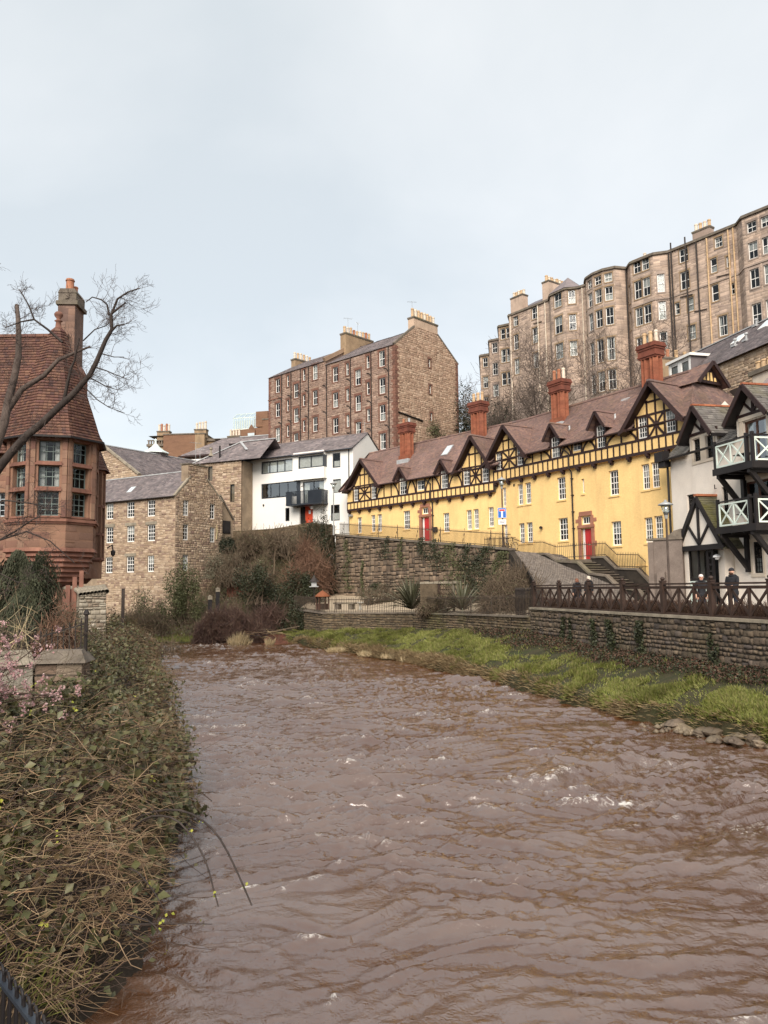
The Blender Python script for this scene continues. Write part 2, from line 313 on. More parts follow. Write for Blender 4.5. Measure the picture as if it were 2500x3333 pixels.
M['doorstone'] = mat('pink_door_surround', [(.36, .165, .105), (.29, .125, .085)], .85, nscale=2, namt=.2, island=False)
M['backbrick'] = mat('orange_brown_brick', [(0.214, 0.121, 0.074), (0.180, 0.099, 0.064)], .9, nscale=.8, namt=.12, fine=.15, fscale=8, stretch=(1, 1, 3))
M['buffstone'] = mat('buff_sandstone', [(.33, .235, .145), (.27, .19, .12)], .9, nscale=1.2, namt=.2, stain=.3, staincol=(.08, .06, .05))
M['quaystone'] = mat('quay_wall_stones', [(0.076, 0.060, 0.043), (0.120, 0.093, 0.065), (0.098, 0.075, 0.057), (0.161, 0.123, 0.085), (0.085, 0.070, 0.062), (0.138, 0.104, 0.077), (0.112, 0.081, 0.051)], .9, nscale=3, namt=.3, fine=.2, island=True, bump=.7, bscale=14, stain=.2, moss=.25, mosscol=(.085, .075, .03))
M['quaymortar'] = mat('quay_mortar', [(0.070, 0.060, 0.048), (0.045, 0.039, 0.031)], .95, nscale=2, namt=.3, fine=.2, moss=.3, mosscol=(.075, .07, .03))
M['lichen'] = mat('white_lichen', [(.45, .42, .36)], .9, namt=.2)
M['retstone'] = mat('retaining_wall_stones', [(0.132, 0.098, 0.070), (0.207, 0.153, 0.105), (0.164, 0.120, 0.086), (0.258, 0.194, 0.136), (0.106, 0.082, 0.063), (0.227, 0.161, 0.111)], .9, nscale=2, namt=.3, fine=.18, island=True, bump=.7, bscale=11, stain=.85, staincol=(.016, .014, .014))
M['retmortar'] = mat('retaining_wall_joints', [(0.043, 0.034, 0.026), (0.025, 0.021, 0.018)], .95, nscale=2, namt=.3, stain=.5)
M['gardenstone'] = mat('garden_wall_stones', [(0.098, 0.072, 0.044), (0.145, 0.109, 0.068), (0.119, 0.085, 0.054), (0.085, 0.066, 0.043), (0.162, 0.126, 0.083)], .9, nscale=3, namt=.3, fine=.2, island=True, bump=.6, bscale=14, moss=.5, mosscol=(.09, .09, .03))
M['cope'] = mat('weathered_cope', [(0.128, 0.106, 0.085), (0.178, 0.149, 0.119)], .9, nscale=2, namt=.3, fine=.15, moss=.3, bump=.3)
M['palecope'] = mat('pale_cope', [(.30, .26, .20), (.22, .19, .145)], .9, nscale=2, namt=.3, fine=.15, stain=.3)
M['palewall'] = mat('pale_limewashed_stone', [(.40, .36, .29), (.30, .26, .20), (.21, .16, .12), (.45, .41, .34)], .9, nscale=2.5, namt=.3, fine=.2, island=True, bump=.8, bscale=9, stain=.3, staincol=(.16, .12, .09))
M['bastion'] = mat('bastion_blocks', [(0.165, 0.116, 0.086), (0.210, 0.165, 0.124), (0.128, 0.075, 0.056), (0.180, 0.135, 0.098)], .9, nscale=2, namt=.35, fine=.15, island=True, bump=.4, stain=.4, staincol=(.05, .045, .03), moss=.3)
M['roughcast'] = mat('brown_roughcast', [(.17, .135, .115), (.21, .17, .145)], .95, nscale=2, namt=.15, fine=.15, bump=.5, bscale=30)
M['paving'] = mat('wet_paving', [(.17, .15, .135), (.21, .19, .17)], .7, nscale=1.5, namt=.2, fine=.1)
M['cobble'] = mat('cobbles', [(0.128, 0.108, 0.094), (0.168, 0.144, 0.124), (0.104, 0.088, 0.078), (0.192, 0.164, 0.140)], .75, nscale=3, namt=.2, island=True)
M['gravelpath'] = mat('sandy_gravel', [(.42, .34, .24), (.36, .29, .21)], .95, nscale=3, namt=.2, fine=.2)
M['soil'] = mat('dark_soil', [(0.023, 0.016, 0.011), (0.038, 0.028, 0.018)], .95, nscale=2, namt=.35, fine=.25, bump=.8, bscale=8)
M['hill'] = mat('hillside_ground', [(.055, .045, .026), (.075, .07, .03)], .95, nscale=.8, namt=.35, fine=.2, bump=.6, bscale=5)
M['bankturf'] = mat('bank_turf', [(0.030, 0.037, 0.011), (0.043, 0.037, 0.018), (0.025, 0.030, 0.010)], .95, nscale=1.5, namt=.35, fine=.25, bump=.8, bscale=12)
M['riverbed'] = mat('river_bed', [(.06, .04, .022), (.09, .06, .034)], .9, nscale=2, namt=.3)
M['grass'] = mat('bank_grass', [(0.160, 0.197, 0.039), (0.233, 0.262, 0.057), (0.185, 0.177, 0.057), (0.271, 0.302, 0.078), (0.333, 0.289, 0.130), (0.123, 0.158, 0.039), (0.296, 0.262, 0.110)], .6, nscale=.35, namt=.3, island=True, trans=.3)
M['lawn'] = mat('short_grass', [(.07, .12, .018), (.10, .15, .025), (.12, .14, .035)], .7, nscale=1, namt=.3, island=True, trans=.25)
M['straw'] = mat('dry_straw', [(.33, .25, .135), (.42, .33, .19), (.26, .18, .095), (.21, .135, .075)], .8, nscale=2, namt=.2, island=True, trans=.2)
M['palestraw'] = mat('pale_reed', [(.55, .44, .26), (.62, .51, .33), (.45, .35, .2)], .8, nscale=2, namt=.15, island=True, trans=.2)
M['stem'] = mat('bramble_stems', [(0.228, 0.145, 0.080), (0.324, 0.221, 0.125), (0.156, 0.096, 0.058), (0.396, 0.286, 0.170), (0.120, 0.072, 0.048), (0.264, 0.163, 0.091)], .75, nscale=2, namt=.25, island=True)
M['stemdark'] = mat('dark_bramble_stems', [(.06, .038, .028), (.09, .058, .04), (.045, .03, .025)], .75, nscale=2, namt=.25, island=True)
M['bramble'] = mat('bramble_leaves', [(0.059, 0.064, 0.023), (0.090, 0.089, 0.032), (0.075, 0.070, 0.029), (0.128, 0.119, 0.050), (0.106, 0.064, 0.032), (0.048, 0.053, 0.020)], .5, nscale=1.2, namt=.25, island=True, trans=.15, spec=.45)
M['newleaf'] = mat('new_yellow_leaves', [(.36, .35, .045), (.42, .42, .08), (.28, .3, .04)], .6, island=True, namt=.1, trans=.3)
M['ivy'] = mat('ivy_leaves', [(0.021, 0.026, 0.012), (0.038, 0.044, 0.018), (0.028, 0.033, 0.017), (0.053, 0.054, 0.026)], .55, nscale=1, namt=.3, island=True, spec=.35)
M['shrubgreen'] = mat('olive_shrub_leaves', [(.075, .085, .034), (.11, .12, .05), (.085, .09, .044), (.14, .145, .07), (.06, .062, .03)], .65, nscale=.8, namt=.3, island=True, trans=.15)
M['darkgreen'] = mat('dark_evergreen', [(0.014, 0.019, 0.010), (0.024, 0.030, 0.015), (0.032, 0.036, 0.019), (0.019, 0.024, 0.014)], .65, nscale=.8, namt=.3, island=True)
M['cypress'] = mat('cypress_foliage', [(.035, .04, .022), (.055, .06, .032), (.042, .044, .026)], .75, nscale=1, namt=.3, island=True)
M['greyshrub'] = mat('grey_green_shrub', [(.15, .14, .095), (.20, .185, .13), (.12, .11, .07)], .8, nscale=1, namt=.25, island=True, trans=.1)
M['redtwig'] = mat('dark_red_twigs', [(0.094, 0.052, 0.041), (0.131, 0.076, 0.057), (0.070, 0.043, 0.039), (0.150, 0.101, 0.070)], .7, nscale=2, namt=.25, island=True)
M['orangetwig'] = mat('russet_twigs', [(0.171, 0.089, 0.056), (0.216, 0.130, 0.084), (0.140, 0.076, 0.054)], .7, nscale=2, namt=.25, island=True)
M['browntwig'] = mat('brown_twigs', [(0.112, 0.081, 0.052), (0.154, 0.115, 0.077), (0.084, 0.059, 0.042)], .8, nscale=2, namt=.25, island=True)
M['heath'] = mat('brown_heath', [(0.068, 0.034, 0.024), (0.096, 0.052, 0.034), (0.052, 0.029, 0.021), (0.120, 0.076, 0.048)], .85, nscale=2, namt=.3, island=True)
M['bark'] = mat('grey_brown_bark', [(.07, .052, .044), (.105, .08, .066)], .85, nscale=5, namt=.35, stretch=(1, 1, .4), fine=.2, bump=.6)
M['darkbark'] = mat('dark_bark', [(.032, .024, .021), (.052, .04, .034)], .85, nscale=6, namt=.35, stretch=(1, 1, .5), fine=.2, bump=.6)
M['twig'] = mat('purple_brown_twigs', [(.075, .054, .048), (.105, .078, .068), (.06, .044, .04)], .85, nscale=1, namt=.2, island=True)
M['fartwig'] = mat('far_twigs', [(.10, .076, .062), (.145, .112, .092), (.08, .06, .05)], .85, nscale=1, namt=.2, island=True)
M['blossom'] = mat('pink_blossom', [(0.485, 0.276, 0.276), (0.567, 0.389, 0.380), (0.389, 0.194, 0.202), (0.599, 0.469, 0.446)], .7, namt=.1, island=True, trans=.3)
M['phormium'] = mat('sword_leaves', [(.06, .062, .03), (.10, .10, .055), (.15, .15, .10), (.045, .042, .022), (.22, .21, .15)], .5, nscale=1, namt=.2, island=True, spec=.4)
M['rock'] = mat('river_rock', [(0.110, 0.084, 0.058), (0.181, 0.143, 0.097), (0.087, 0.063, 0.047), (0.221, 0.173, 0.121)], .6, nscale=2, namt=.3, fine=.2, island=True, bump=.4, moss=.3, mosscol=(.08, .075, .03))
M['redsoil'] = mat('red_earth', [(0.120, 0.046, 0.027), (0.084, 0.036, 0.024)], .9, nscale=3, namt=.35, bump=.6)
M['galv'] = mat('galvanised_steel', [(.32, .33, .33), (.42, .43, .43)], .45, namt=.15, metal=.4)
M['lampwhite'] = mat('lamp_bowl', [(.7, .7, .68)], .3, namt=.05)
M['signblue'] = mat('sign_blue', [(.02, .13, .48)], .4, namt=.03); M['signwhite'] = mat('sign_white', [(.8, .8, .8)], .4, namt=.03); M['signred'] = mat('sign_red', [(.6, .03, .03)], .4, namt=.03)
M['copper'] = mat('pale_verdigris_metal', [(.55, .66, .64), (.68, .73, .71), (.44, .58, .56)], .5, nscale=2, namt=.15)
M['skin'] = mat('skin', [(.55, .32, .23)], .55, namt=.06); M['beard'] = mat('brown_beard', [(.06, .03, .018)], .9, nscale=30, namt=.3)
M['coat'] = mat('dark_coat', [(.013, .013, .016), (.022, .022, .026)], .85, nscale=8, namt=.3); M['jean'] = mat('dark_trousers', [(.018, .02, .03)], .9, nscale=8, namt=.3)
M['hatpink'] = mat('pale_pink_knit', [(.72, .6, .56)], .95, nscale=30, namt=.12); M['fairhair'] = mat('fair_hair', [(.52, .45, .36), (.6, .54, .45)], .7, nscale=20, namt=.2); M['redhair'] = mat('auburn_hair', [(.15, .06, .035), (.2, .085, .05)], .6, nscale=20, namt=.25)
M['scarf'] = mat('scarf_wool', [(.5, .47, .43)], .95, namt=.15); M['phone'] = mat('phone_glass', [(.02, .02, .025)], .2, namt=0)
M['ochre'] = mat('orange_brown_roof', [(0.203, 0.069, 0.030)], .8, namt=.2); M['rope'] = mat('yellow_rope', [(.6, .52, .28)], .9, namt=.1)
M['sage'] = mat('sage_green_frame', [(.16, .20, .185)], .5, namt=.08)
M['chimstone'] = mat('brown_chimney_stone', [(.17, .105, .08), (.24, .15, .11), (.14, .09, .075), (.27, .18, .14)], .9, nscale=1.2, namt=.25, island=True, stain=.5, staincol=(.05, .04, .035))
# ------------------------------------------------------------------ ground, banks, river
def resample(line, n):
    P = np.array(line, float); d = np.r_[0, np.cumsum(np.linalg.norm(np.diff(P[:, :2], axis=0), axis=1))]
    t = np.linspace(0, d[-1], n); return np.stack([np.interp(t, d, P[:, i]) for i in range(3)], 1)
def loft(name, lines, mat_, n=80, m=8, noise=.1, nsc=.6, flat_ends=True, **kw):
    rows = [resample(l, n) for l in lines]; G = []
    for a, b in zip(rows, rows[1:]):
        for k in range(m): t = k/m; G.append(a*(1-t)+b*t)
    G.append(rows[-1]); G = np.array(G); K = len(G)
    w = np.ones(K); 
    if flat_ends: w[0] = 0; w[-1] = 0
    G[..., 2] += fbm(G[..., 0]*nsc, G[..., 1]*nsc, 4, 3)*noise*w[:, None]
    idx = np.arange(K*n).reshape(K, n)
    F = np.stack([idx[:-1, :-1], idx[:-1, 1:], idx[1:, 1:], idx[1:, :-1]], -1).reshape(-1, 4)
    o = np_obj(name, G.reshape(-1, 3), F, mat_, smooth=True, **kw)
    return o, G
def scatter(G, n, wfun=None):
    """n points on a loft grid, optional weight function of the points -> P, Nrm"""
    A = G[:-1, :-1]; B = G[:-1, 1:]; C_ = G[1:, 1:]; D = G[1:, :-1]
    nr = np.cross(B-A, D-A); ar = np.linalg.norm(nr, axis=-1); nr = nr/(ar[..., None]+1e-9); nr *= np.sign(nr[..., 2:3]+1e-9)
    w = ar.copy()
    if wfun is not None: w *= wfun((A+C_)/2)
    w = w.ravel(); k = np.random.choice(len(w), n, p=w/w.sum())
    s = np.random.rand(n, 1); t = np.random.rand(n, 1)
    a, b, c, d = (x.reshape(-1, 3)[k] for x in (A, B, C_, D))
    return (a*(1-s)+b*s)*(1-t)+(d*(1-s)+c*s)*t, nr.reshape(-1, 3)[k]
one('ground', M['soil'], None, lambda b: b.face([(-1500, -300, -1.5), (1500, -300, -1.5), (1500, 2500, -1.5), (-1500, 2500, -1.5)]), kind='structure')
EDGE_R = [(-9.5, 62, 0), (-6.74, 58.62, 0), (-2.17, 49.84, 0), (.45, 45.39, 0), (2.33, 40.75, 0), (4.02, 36.4, 0), (5.18, 32.91, 0), (6.23, 28.81, 0), (7.07, 26.3, 0), (7.71, 24.44, 0), (8.6, 23.0, 0), (9.3, 21.5, 0), (9.9, 19.6, 0), (11.3, 14, 0), (12.5, 8, 0)]
GARDEN = [(-7.7, 64, 2.5), (-4.5, 56.5, 2.35), (-1.8, 54.8, 2.38), (1.85, 52, 2.43), (4.7, 46.5, 2.5), (7.42, 39.5, 2.59)]
QUAY = [(7.42, 39.5, 3.12), (11.7, 23.3, 3.08), (14.6, 12, 3.05)]
BASE_R = [(-9.5, 66, .5), (-7.7, 64, .7), (-4.5, 56.5, 1.1), (-1.8, 54.8, 1.2), (1.85, 52, 1.35), (4.7, 46.5, 1.6), (7.42, 39.5, 1.8), (9.5, 33, 1.5), (10.76, 28, 1.5), (11.6, 23.3, 1.5), (12.9, 18.6, 1.45), (14.8, 11.5, 1.4), (15.6, 8, 1.4)]
def mid(a, b, t, z):
    A = resample(a, 60); B = resample(b, 60); Q = A*(1-t)+B*t; Q[:, 2] = z if not callable(z) else z(A, B); return Q
_wr = np.sin(np.linspace(0, 40, 60))*.12+np.sin(np.linspace(2, 95, 60))*.08
_e0 = resample(EDGE_R, 60); _b0 = resample(BASE_R, 60)
def _mk(t, z): Q = _e0*(1-t)+_b0*t; Q[:, 0] += _wr*(1-t); Q[:, 2] = z if np.isscalar(z) else z; return Q
right_bank, GB = loft('river_bank', [_mk(-.25, -.6), _mk(-.02, -.12), _mk(.012, .36), _mk(.07, .55), _mk(.55, .45+_b0[:, 2]*.42), _b0+np.array([.3, .3, .15])], M['bankturf'], 160, 8, .16, .9, kind='structure')
EDGE_L = [(-21, 60, 0), (-16.9, 52, 0), (-12.0, 40.5, 0), (-8.9, 31.5, 0), (-6.5, 24.1, 0), (-5.2, 19.6, 0), (-4.25, 16.9, 0), (-3.7, 14, 0), (-3.25, 12, 0), (-2.9, 10.1, 0), (-2.75, 9, 0), (-2.8, 8.4, 0), (-3.25, 7.4, 0), (-3.0, 5.5, 0), (-2.3, 4, 0)]
TOP_L = [(-24, 58, 1.0), (-17.6, 48, 1.2), (-14.3, 37, 1.6), (-11.2, 28, 1.2), (-8.2, 20.5, .55), (-9.6, 18.5, .6), (-9.6, 16, .9), (-8.6, 13, 1.1), (-7.4, 10, 1.25), (-6.6, 7, 1.35), (-6, 3.5, 1.4)]
_el = resample(EDGE_L, 60); _tl = resample(TOP_L, 60)
def _ml(t, z): Q = _el*(1-t)+_tl*t; Q[:, 2] = z; return Q
left_bank, GL = loft('river_bank', [_ml(-.25, -.7), _ml(-.03, -.12), _ml(.05, .18), _ml(.25, .45), _ml(.7, .35+_tl[:, 2]*.6), _tl, _tl+np.array([-6, 0, .6])], M['soil'], 160, 7, .18, .8, kind='structure')
# far bank and the shrub slope below the white house
slope, GS = loft('hillside', [[(-40, 60, -.4), (-20, 60.5, -.3), (-13, 60.5, -.3), (-8.5, 63, -.2)], [(-40, 62, .4), (-20, 62, .35), (-13, 62.3, .35), (-8, 65, .7)], [(-40, 68, .8), (-22, 68, .9), (-18, 68.5, 1.2), (-13.6, 67, 2.4), (-7.2, 67.5, 3.0)], [(-40, 73, .9), (-22, 72.5, 1.0), (-17.6, 72.8, 2.0), (-15.5, 73.2, 4.6), (-11.5, 71.5, 5.6), (-5.6, 71.4, 4.4)], [(-40, 80, 1.2), (-22, 79, 1.2), (-18, 79, 4.0), (-15.2, 78.6, 9.4), (-11, 76.5, 9.5), (-5.0, 73.2, 8.9)]], M['hill'], 90, 8, .35, .35, kind='structure')
garden, GG = loft('garden_terrace', [[(x+.12, y+.25, z-.28) for x, y, z in GARDEN], [(-6.5, 68, 3.2), (-4.6, 66, 2.9), (-.5, 62, 2.75), (3, 57, 2.7), (6, 51, 2.7), (8.2, 42, 2.75)], [(-5.2, 72.6, 3.7), (-3.6, 70.4, 3.5), (.9, 63.9, 3.3), (4.6, 58.5, 3.1), (8.7, 52.9, 2.9), (8.6, 43, 2.9)]], M['gravelpath'], 70, 8, .05, .5, kind='structure')
left_garden, GLG = loft('garden_terrace', [[(-9.4, 19.6, 2.0), (-10.2, 24, 2.1), (-12.3, 30, 2.3), (-14, 36, 2.6), (-15, 41, 2.8)], [(-14, 17, 2.2), (-15, 24, 2.3), (-16, 30, 2.5), (-18, 36, 2.8), (-19, 41, 3)], [(-26, 15, 2.4), (-28, 24, 2.5), (-30, 30, 2.6), (-31, 36, 3), (-32, 41, 3)]], M['soil'], 30, 6, .15, .5, kind='structure')
hill, GH = loft('hillside', [[(-60, 78, 4), (-30, 82, 6), (-12, 87, 10), (-1, 84, 9.5), (9, 75, 8.5), (20, 60, 6.5), (27, 50, 5), (36, 36, 4)], [(-70, 96, 9), (-35, 96, 12), (-15, 98, 15), (3, 99, 16.5), (15, 92, 16.5), (25, 79, 16), (34, 66, 16), (46, 48, 15)], [(-80, 140, 19), (-40, 135, 22), (-15, 130, 24), (8, 126, 24), (19, 113, 24.5), (32, 95, 24.5), (42, 81, 24.5), (58, 58, 24)], [(-200, 300, 20), (-80, 320, 22), (-20, 330, 24), (20, 330, 24), (60, 320, 24), (110, 280, 24), (160, 220, 24), (220, 120, 24)]], M['hill'], 120, 8, .5, .15, kind='structure')
one('riverbed', M['riverbed'], None, lambda b: b.face([(-40, -5, -.95), (24, -5, -.95), (24, 66, -.95), (-40, 66, -.95)]), kind='structure')
# river surface: a spectrum of small waves over a moving brown stream
def wave_tile(n, size, lmin, lmax, peak, spread, seed):
    rs = np.random.RandomState(seed); k1 = np.fft.fftfreq(n, size/n)
    kx, ky = np.meshgrid(k1, k1, indexing='ij'); k = np.hypot(kx, ky)+1e-9; lam = 1/k
    amp = np.where((lam > lmin) & (lam < lmax), k**-1.45*np.exp(-(np.log(lam/peak))**2*.35), 0)
    th = np.arctan2(ky, kx); amp = amp*(spread+(1-spread)*np.cos(th-1.75)**4)
    h = np.fft.ifft2(amp*(rs.normal(size=k.shape)+1j*rs.normal(size=k.shape))).real
    return h/h.std()
def sample_tile(T, x, y, size):
    n = len(T); fx = (x/size % 1)*n; fy = (y/size % 1)*n; i = np.floor(fx).astype(int); j = np.floor(fy).astype(int); a = fx-i; b = fy-j
    i %= n; j %= n; i2 = (i+1) % n; j2 = (j+1) % n
    return (T[i, j]*(1-a)+T[i2, j]*a)*(1-b)+(T[i, j2]*(1-a)+T[i2, j2]*a)*b
def river():
    ys = [3.5]
    while ys[-1] < 63: ys.append(ys[-1]+max(.042, .0034*ys[-1]))
    ys = np.array(ys); xs = np.arange(-30, 15.01, .055); xs = xs[(xs > -27)]
    X, Y = np.meshgrid(xs, ys)
    T1 = wave_tile(512, 9.7, .12, 2.0, .6, .1, 1); T2 = wave_tile(512, 5.3, .08, .8, .24, .4, 2); T3 = wave_tile(256, 23., 1.2, 12, 4, .6, 3); T4 = wave_tile(512, 17., .7, 4, 1.7, .12, 6)
    wx = X+fbm(X*.25, Y*.25, 3, 5)*1.6; wy = Y+fbm(X*.25+9, Y*.25, 3, 8)*1.6
    act = .62+.55*np.clip(fbm(X*.18, Y*.18, 3, 12)*1.7+.35, 0, 1)              # calmer and livelier reaches
    h1 = sample_tile(T1, wx, wy, 9.7); h1 = np.where(h1 > 0, h1**1.25*.95, h1*.85)
    h2 = sample_tile(T2, wx*1.0, wy, 5.3); h3 = sample_tile(T3, X, Y, 23.)
    h4 = sample_tile(T4, wx, wy, 17.); H = act*(h1*.033+h2*.017)+h3*.014+h4*.05*np.clip(.35+fbm(X*.3+4, Y*.3, 2, 15)*1.6, 0, 1.2)
    near = np.clip((Y-6)/10, 0, 1); H *= (.8+.2*near)*(1-.6*np.clip((13-Y)/5, 0, 1)*np.clip((1.2-X)/2.5, 0, 1))
    riff = np.clip(1-abs(Y-57)/4, 0, 1)*np.clip((-8-X)/4, 0, 1)                # white water where the river comes round the bend
    H += riff*.05*np.abs(h1)
    rc = h1*act; foam = .9*np.clip((rc-1.75)/.8, 0, 1)*np.clip(fbm(X*.35, Y*.35, 3, 20)*2.6+.4+.04*np.clip(X, 0, 6), 0, 1)
    foam = np.maximum(foam, riff*np.clip(h1*.8+.1, 0, 1))
    for cx, cy, r in ((2.9, 17.2, .55), (3.1, 16.4, .35), (6.4, 13.6, .7), (5.6, 11.1, .3), (5.2, 9.3, .22), (7.6, 11.6, .5), (1.5, 26, .5), (6.4, 18.5, .45), (4.5, 15.3, .4)):
        foam = np.maximum(foam, np.exp(-(((X-cx)/r)**2+((Y-cy)/(r*.6))**2))*np.clip(h2*.6+.5, 0, 1))
    silt = np.clip(.5+.1*h2+.05*h1+.16*h4+.75*fbm(X*.5, Y*1.0, 4, 91), 0, 1)
    V = np.stack([X, Y, H], -1).reshape(-1, 3); nx, ny = len(xs), len(ys); idx = np.arange(nx*ny).reshape(ny, nx)
    # leave out what lies far under the banks
    ex = np.interp(ys, _e0[::-1, 1], _e0[::-1, 0])+2.2; el = np.interp(ys, _el[::-1, 1], _el[::-1, 0])-2.5
    keep = (X < ex[:, None]) & (X > el[:, None]); kf = keep[:-1, :-1] & keep[1:, 1:]
    F = np.stack([idx[:-1, :-1], idx[:-1, 1:], idx[1:, 1:], idx[1:, :-1]], -1)[kf]
    used = np.unique(F); mp = np.full(nx*ny, -1); mp[used] = np.arange(len(used))
    m = bpy.data.materials.new('peaty_river_water'); m.use_nodes = True; nt = m.node_tree; L = nt.links; bs = nt.nodes['Principled BSDF']
    geo = _n(nt, 'NewGeometry')
    def noise(scale, det, st=(1, 1, 1), rough=.5, dist=0):
        mp_ = _n(nt, 'Mapping'); mp_.inputs['Scale'].default_value = st; L.new(geo.outputs['Position'], mp_.inputs[0])
        z = _n(nt, 'TexNoise'); z.inputs['Scale'].default_value = scale; z.inputs['Detail'].default_value = det; z.inputs['Roughness'].default_value = rough; z.inputs['Distortion'].default_value = dist; L.new(mp_.outputs[0], z.inputs['Vector']); return z.outputs['Fac']
    aa = _n(nt, 'Attribute'); aa.attribute_name = 'silt'; sm_ = _n(nt, 'Math', operation='ADD'); L.new(aa.outputs['Fac'], sm_.inputs[0]); mm = _n(nt, 'MapRange'); mm.inputs[1].default_value = .3; mm.inputs[2].default_value = .7; mm.inputs[3].default_value = -.22; mm.inputs[4].default_value = .22; L.new(noise(3.2, 6, (1, 1.5, 1), .68, .8), mm.inputs[0]); L.new(mm.outputs[0], sm_.inputs[1])
    rp = _n(nt, 'ValToRGB'); L.new(sm_.outputs[0], rp.inputs[0]); e = rp.color_ramp.elements
    e[0].position = .3; e[0].color = (.075, .029, .010, 1); e[1].position = .75; e[1].color = (.10, .052, .030, 1)
    at = _n(nt, 'Attribute'); at.attribute_name = 'foam'
    md = _n(nt, 'MapRange'); md.inputs[1].default_value = .5; md.inputs[2].default_value = .62; L.new(noise(6, 6, (1, 1, 1), .75, 1.2), md.inputs[0])
    mu = _n(nt, 'Math', operation='MULTIPLY'); L.new(at.outputs['Fac'], mu.inputs[0]); L.new(md.outputs[0], mu.inputs[1]); mu.use_clamp = True
    mx = _n(nt, 'Mix', data_type='RGBA'); L.new(mu.outputs[0], mx.inputs[0]); L.new(rp.outputs[0], mx.inputs[6]); mx.inputs[7].default_value = (.72, .68, .62, 1); L.new(mx.outputs[2], bs.inputs['Base Color'])
    rr = _n(nt, 'MapRange'); rr.inputs[3].default_value = .02; rr.inputs[4].default_value = .6; L.new(mu.outputs[0], rr.inputs[0]); L.new(rr.outputs[0], bs.inputs['Roughness'])
    bs.inputs['IOR'].default_value = 2.4
    b1 = _n(nt, 'Bump'); b1.inputs['Strength'].default_value = .7; b1.inputs['Distance'].default_value = .035; L.new(noise(5.5, 4, (1, 1, 1), .62, .6), b1.inputs['Height'])
    b2 = _n(nt, 'Bump'); b2.inputs['Strength'].default_value = .6; b2.inputs['Distance'].default_value = .014; L.new(noise(19, 3, (1, 1, 1), .6, .4), b2.inputs['Height']); L.new(b1.outputs[0], b2.inputs['Normal']); L.new(b2.outputs[0], bs.inputs['Normal'])
    o = np_obj('river_water', V[used], mp[F], m, smooth=True, kind='structure')
    a = o.data.attributes.new('foam', 'FLOAT', 'POINT'); a.data.foreach_set('value', foam.ravel()[used].astype(np.float32))
    a = o.data.attributes.new('silt', 'FLOAT', 'POINT'); a.data.foreach_set('value', silt.ravel()[used].astype(np.float32))
river()
# ------------------------------------------------------------------ building parts
def frame_mesh(w, h, cols, ru, rl, bt, bar, dep):
    """sash window in local space: x across, y into the wall, z up from the sill"""
    def fn(b):
        f = IDF; hw = w/2
        b.box(f, -hw, -hw+bt, dep, dep+.07, 0, h); b.box(f, hw-bt, hw, dep, dep+.07, 0, h)
        b.box(f, -hw+bt, hw-bt, dep, dep+.07, 0, bt*1.3); b.box(f, -hw+bt, hw-bt, dep, dep+.07, h-bt, h)
        zm = h*.5 if rl else h-bt
        if rl: b.box(f, -hw+bt, hw-bt, dep+.003, dep+.06, zm-bt*.4, zm+bt*.4)
        for i in range(1, cols):
            x = -hw+bt+(w-2*bt)*i/cols; b.box(f, x-bar/2, x+bar/2, dep+.006, dep+.05, bt*1.3, h-bt)
        for z0, z1, r in ((zm+bt*.4, h-bt, ru), (bt*1.3, zm-bt*.4, rl)) if rl else ((bt*1.3, h-bt, ru),):
            for i in range(1, r):
                z = z0+(z1-z0)*i/r; b.box(f, -hw+bt, hw-bt, dep+.009, dep+.047, z-bar/2, z+bar/2)
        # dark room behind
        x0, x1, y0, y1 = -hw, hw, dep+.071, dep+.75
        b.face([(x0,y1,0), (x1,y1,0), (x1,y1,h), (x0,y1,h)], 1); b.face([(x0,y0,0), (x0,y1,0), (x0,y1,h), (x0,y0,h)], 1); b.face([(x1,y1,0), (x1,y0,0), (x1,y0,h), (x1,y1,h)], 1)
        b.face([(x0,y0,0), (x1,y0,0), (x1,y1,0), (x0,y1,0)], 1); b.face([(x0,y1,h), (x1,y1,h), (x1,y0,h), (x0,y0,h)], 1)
    return fn
def curtain_mesh(w, h, kind, dep):
    def fn(b):
        y = dep+.13
        def wavy(x0, x1, z0, z1):
            n = max(3, int((x1-x0)/.07))
            for i in range(n):
                a = x0+(x1-x0)*i/n; c = x0+(x1-x0)*(i+1)/n; ya = y+(.03 if i % 2 else 0); yc = y+(0 if i % 2 else .03)
                b.face([(a, ya, z0), (c, yc, z0), (c, yc, z1), (a, ya, z1)])
        if kind == 'half': wavy(-w/2, w/2, .02, h*.48)
        elif kind == 'full': wavy(-w/2, w/2, .02, h)
        elif kind == 'sides': wavy(-w/2, -w/2+w*.27, .02, h); wavy(w/2-w*.27, w/2, .02, h)
        else: b.face([(-w/2, y, h*.55), (w/2, y, h*.55), (w/2, y, h), (-w/2, y, h)])
    return fn
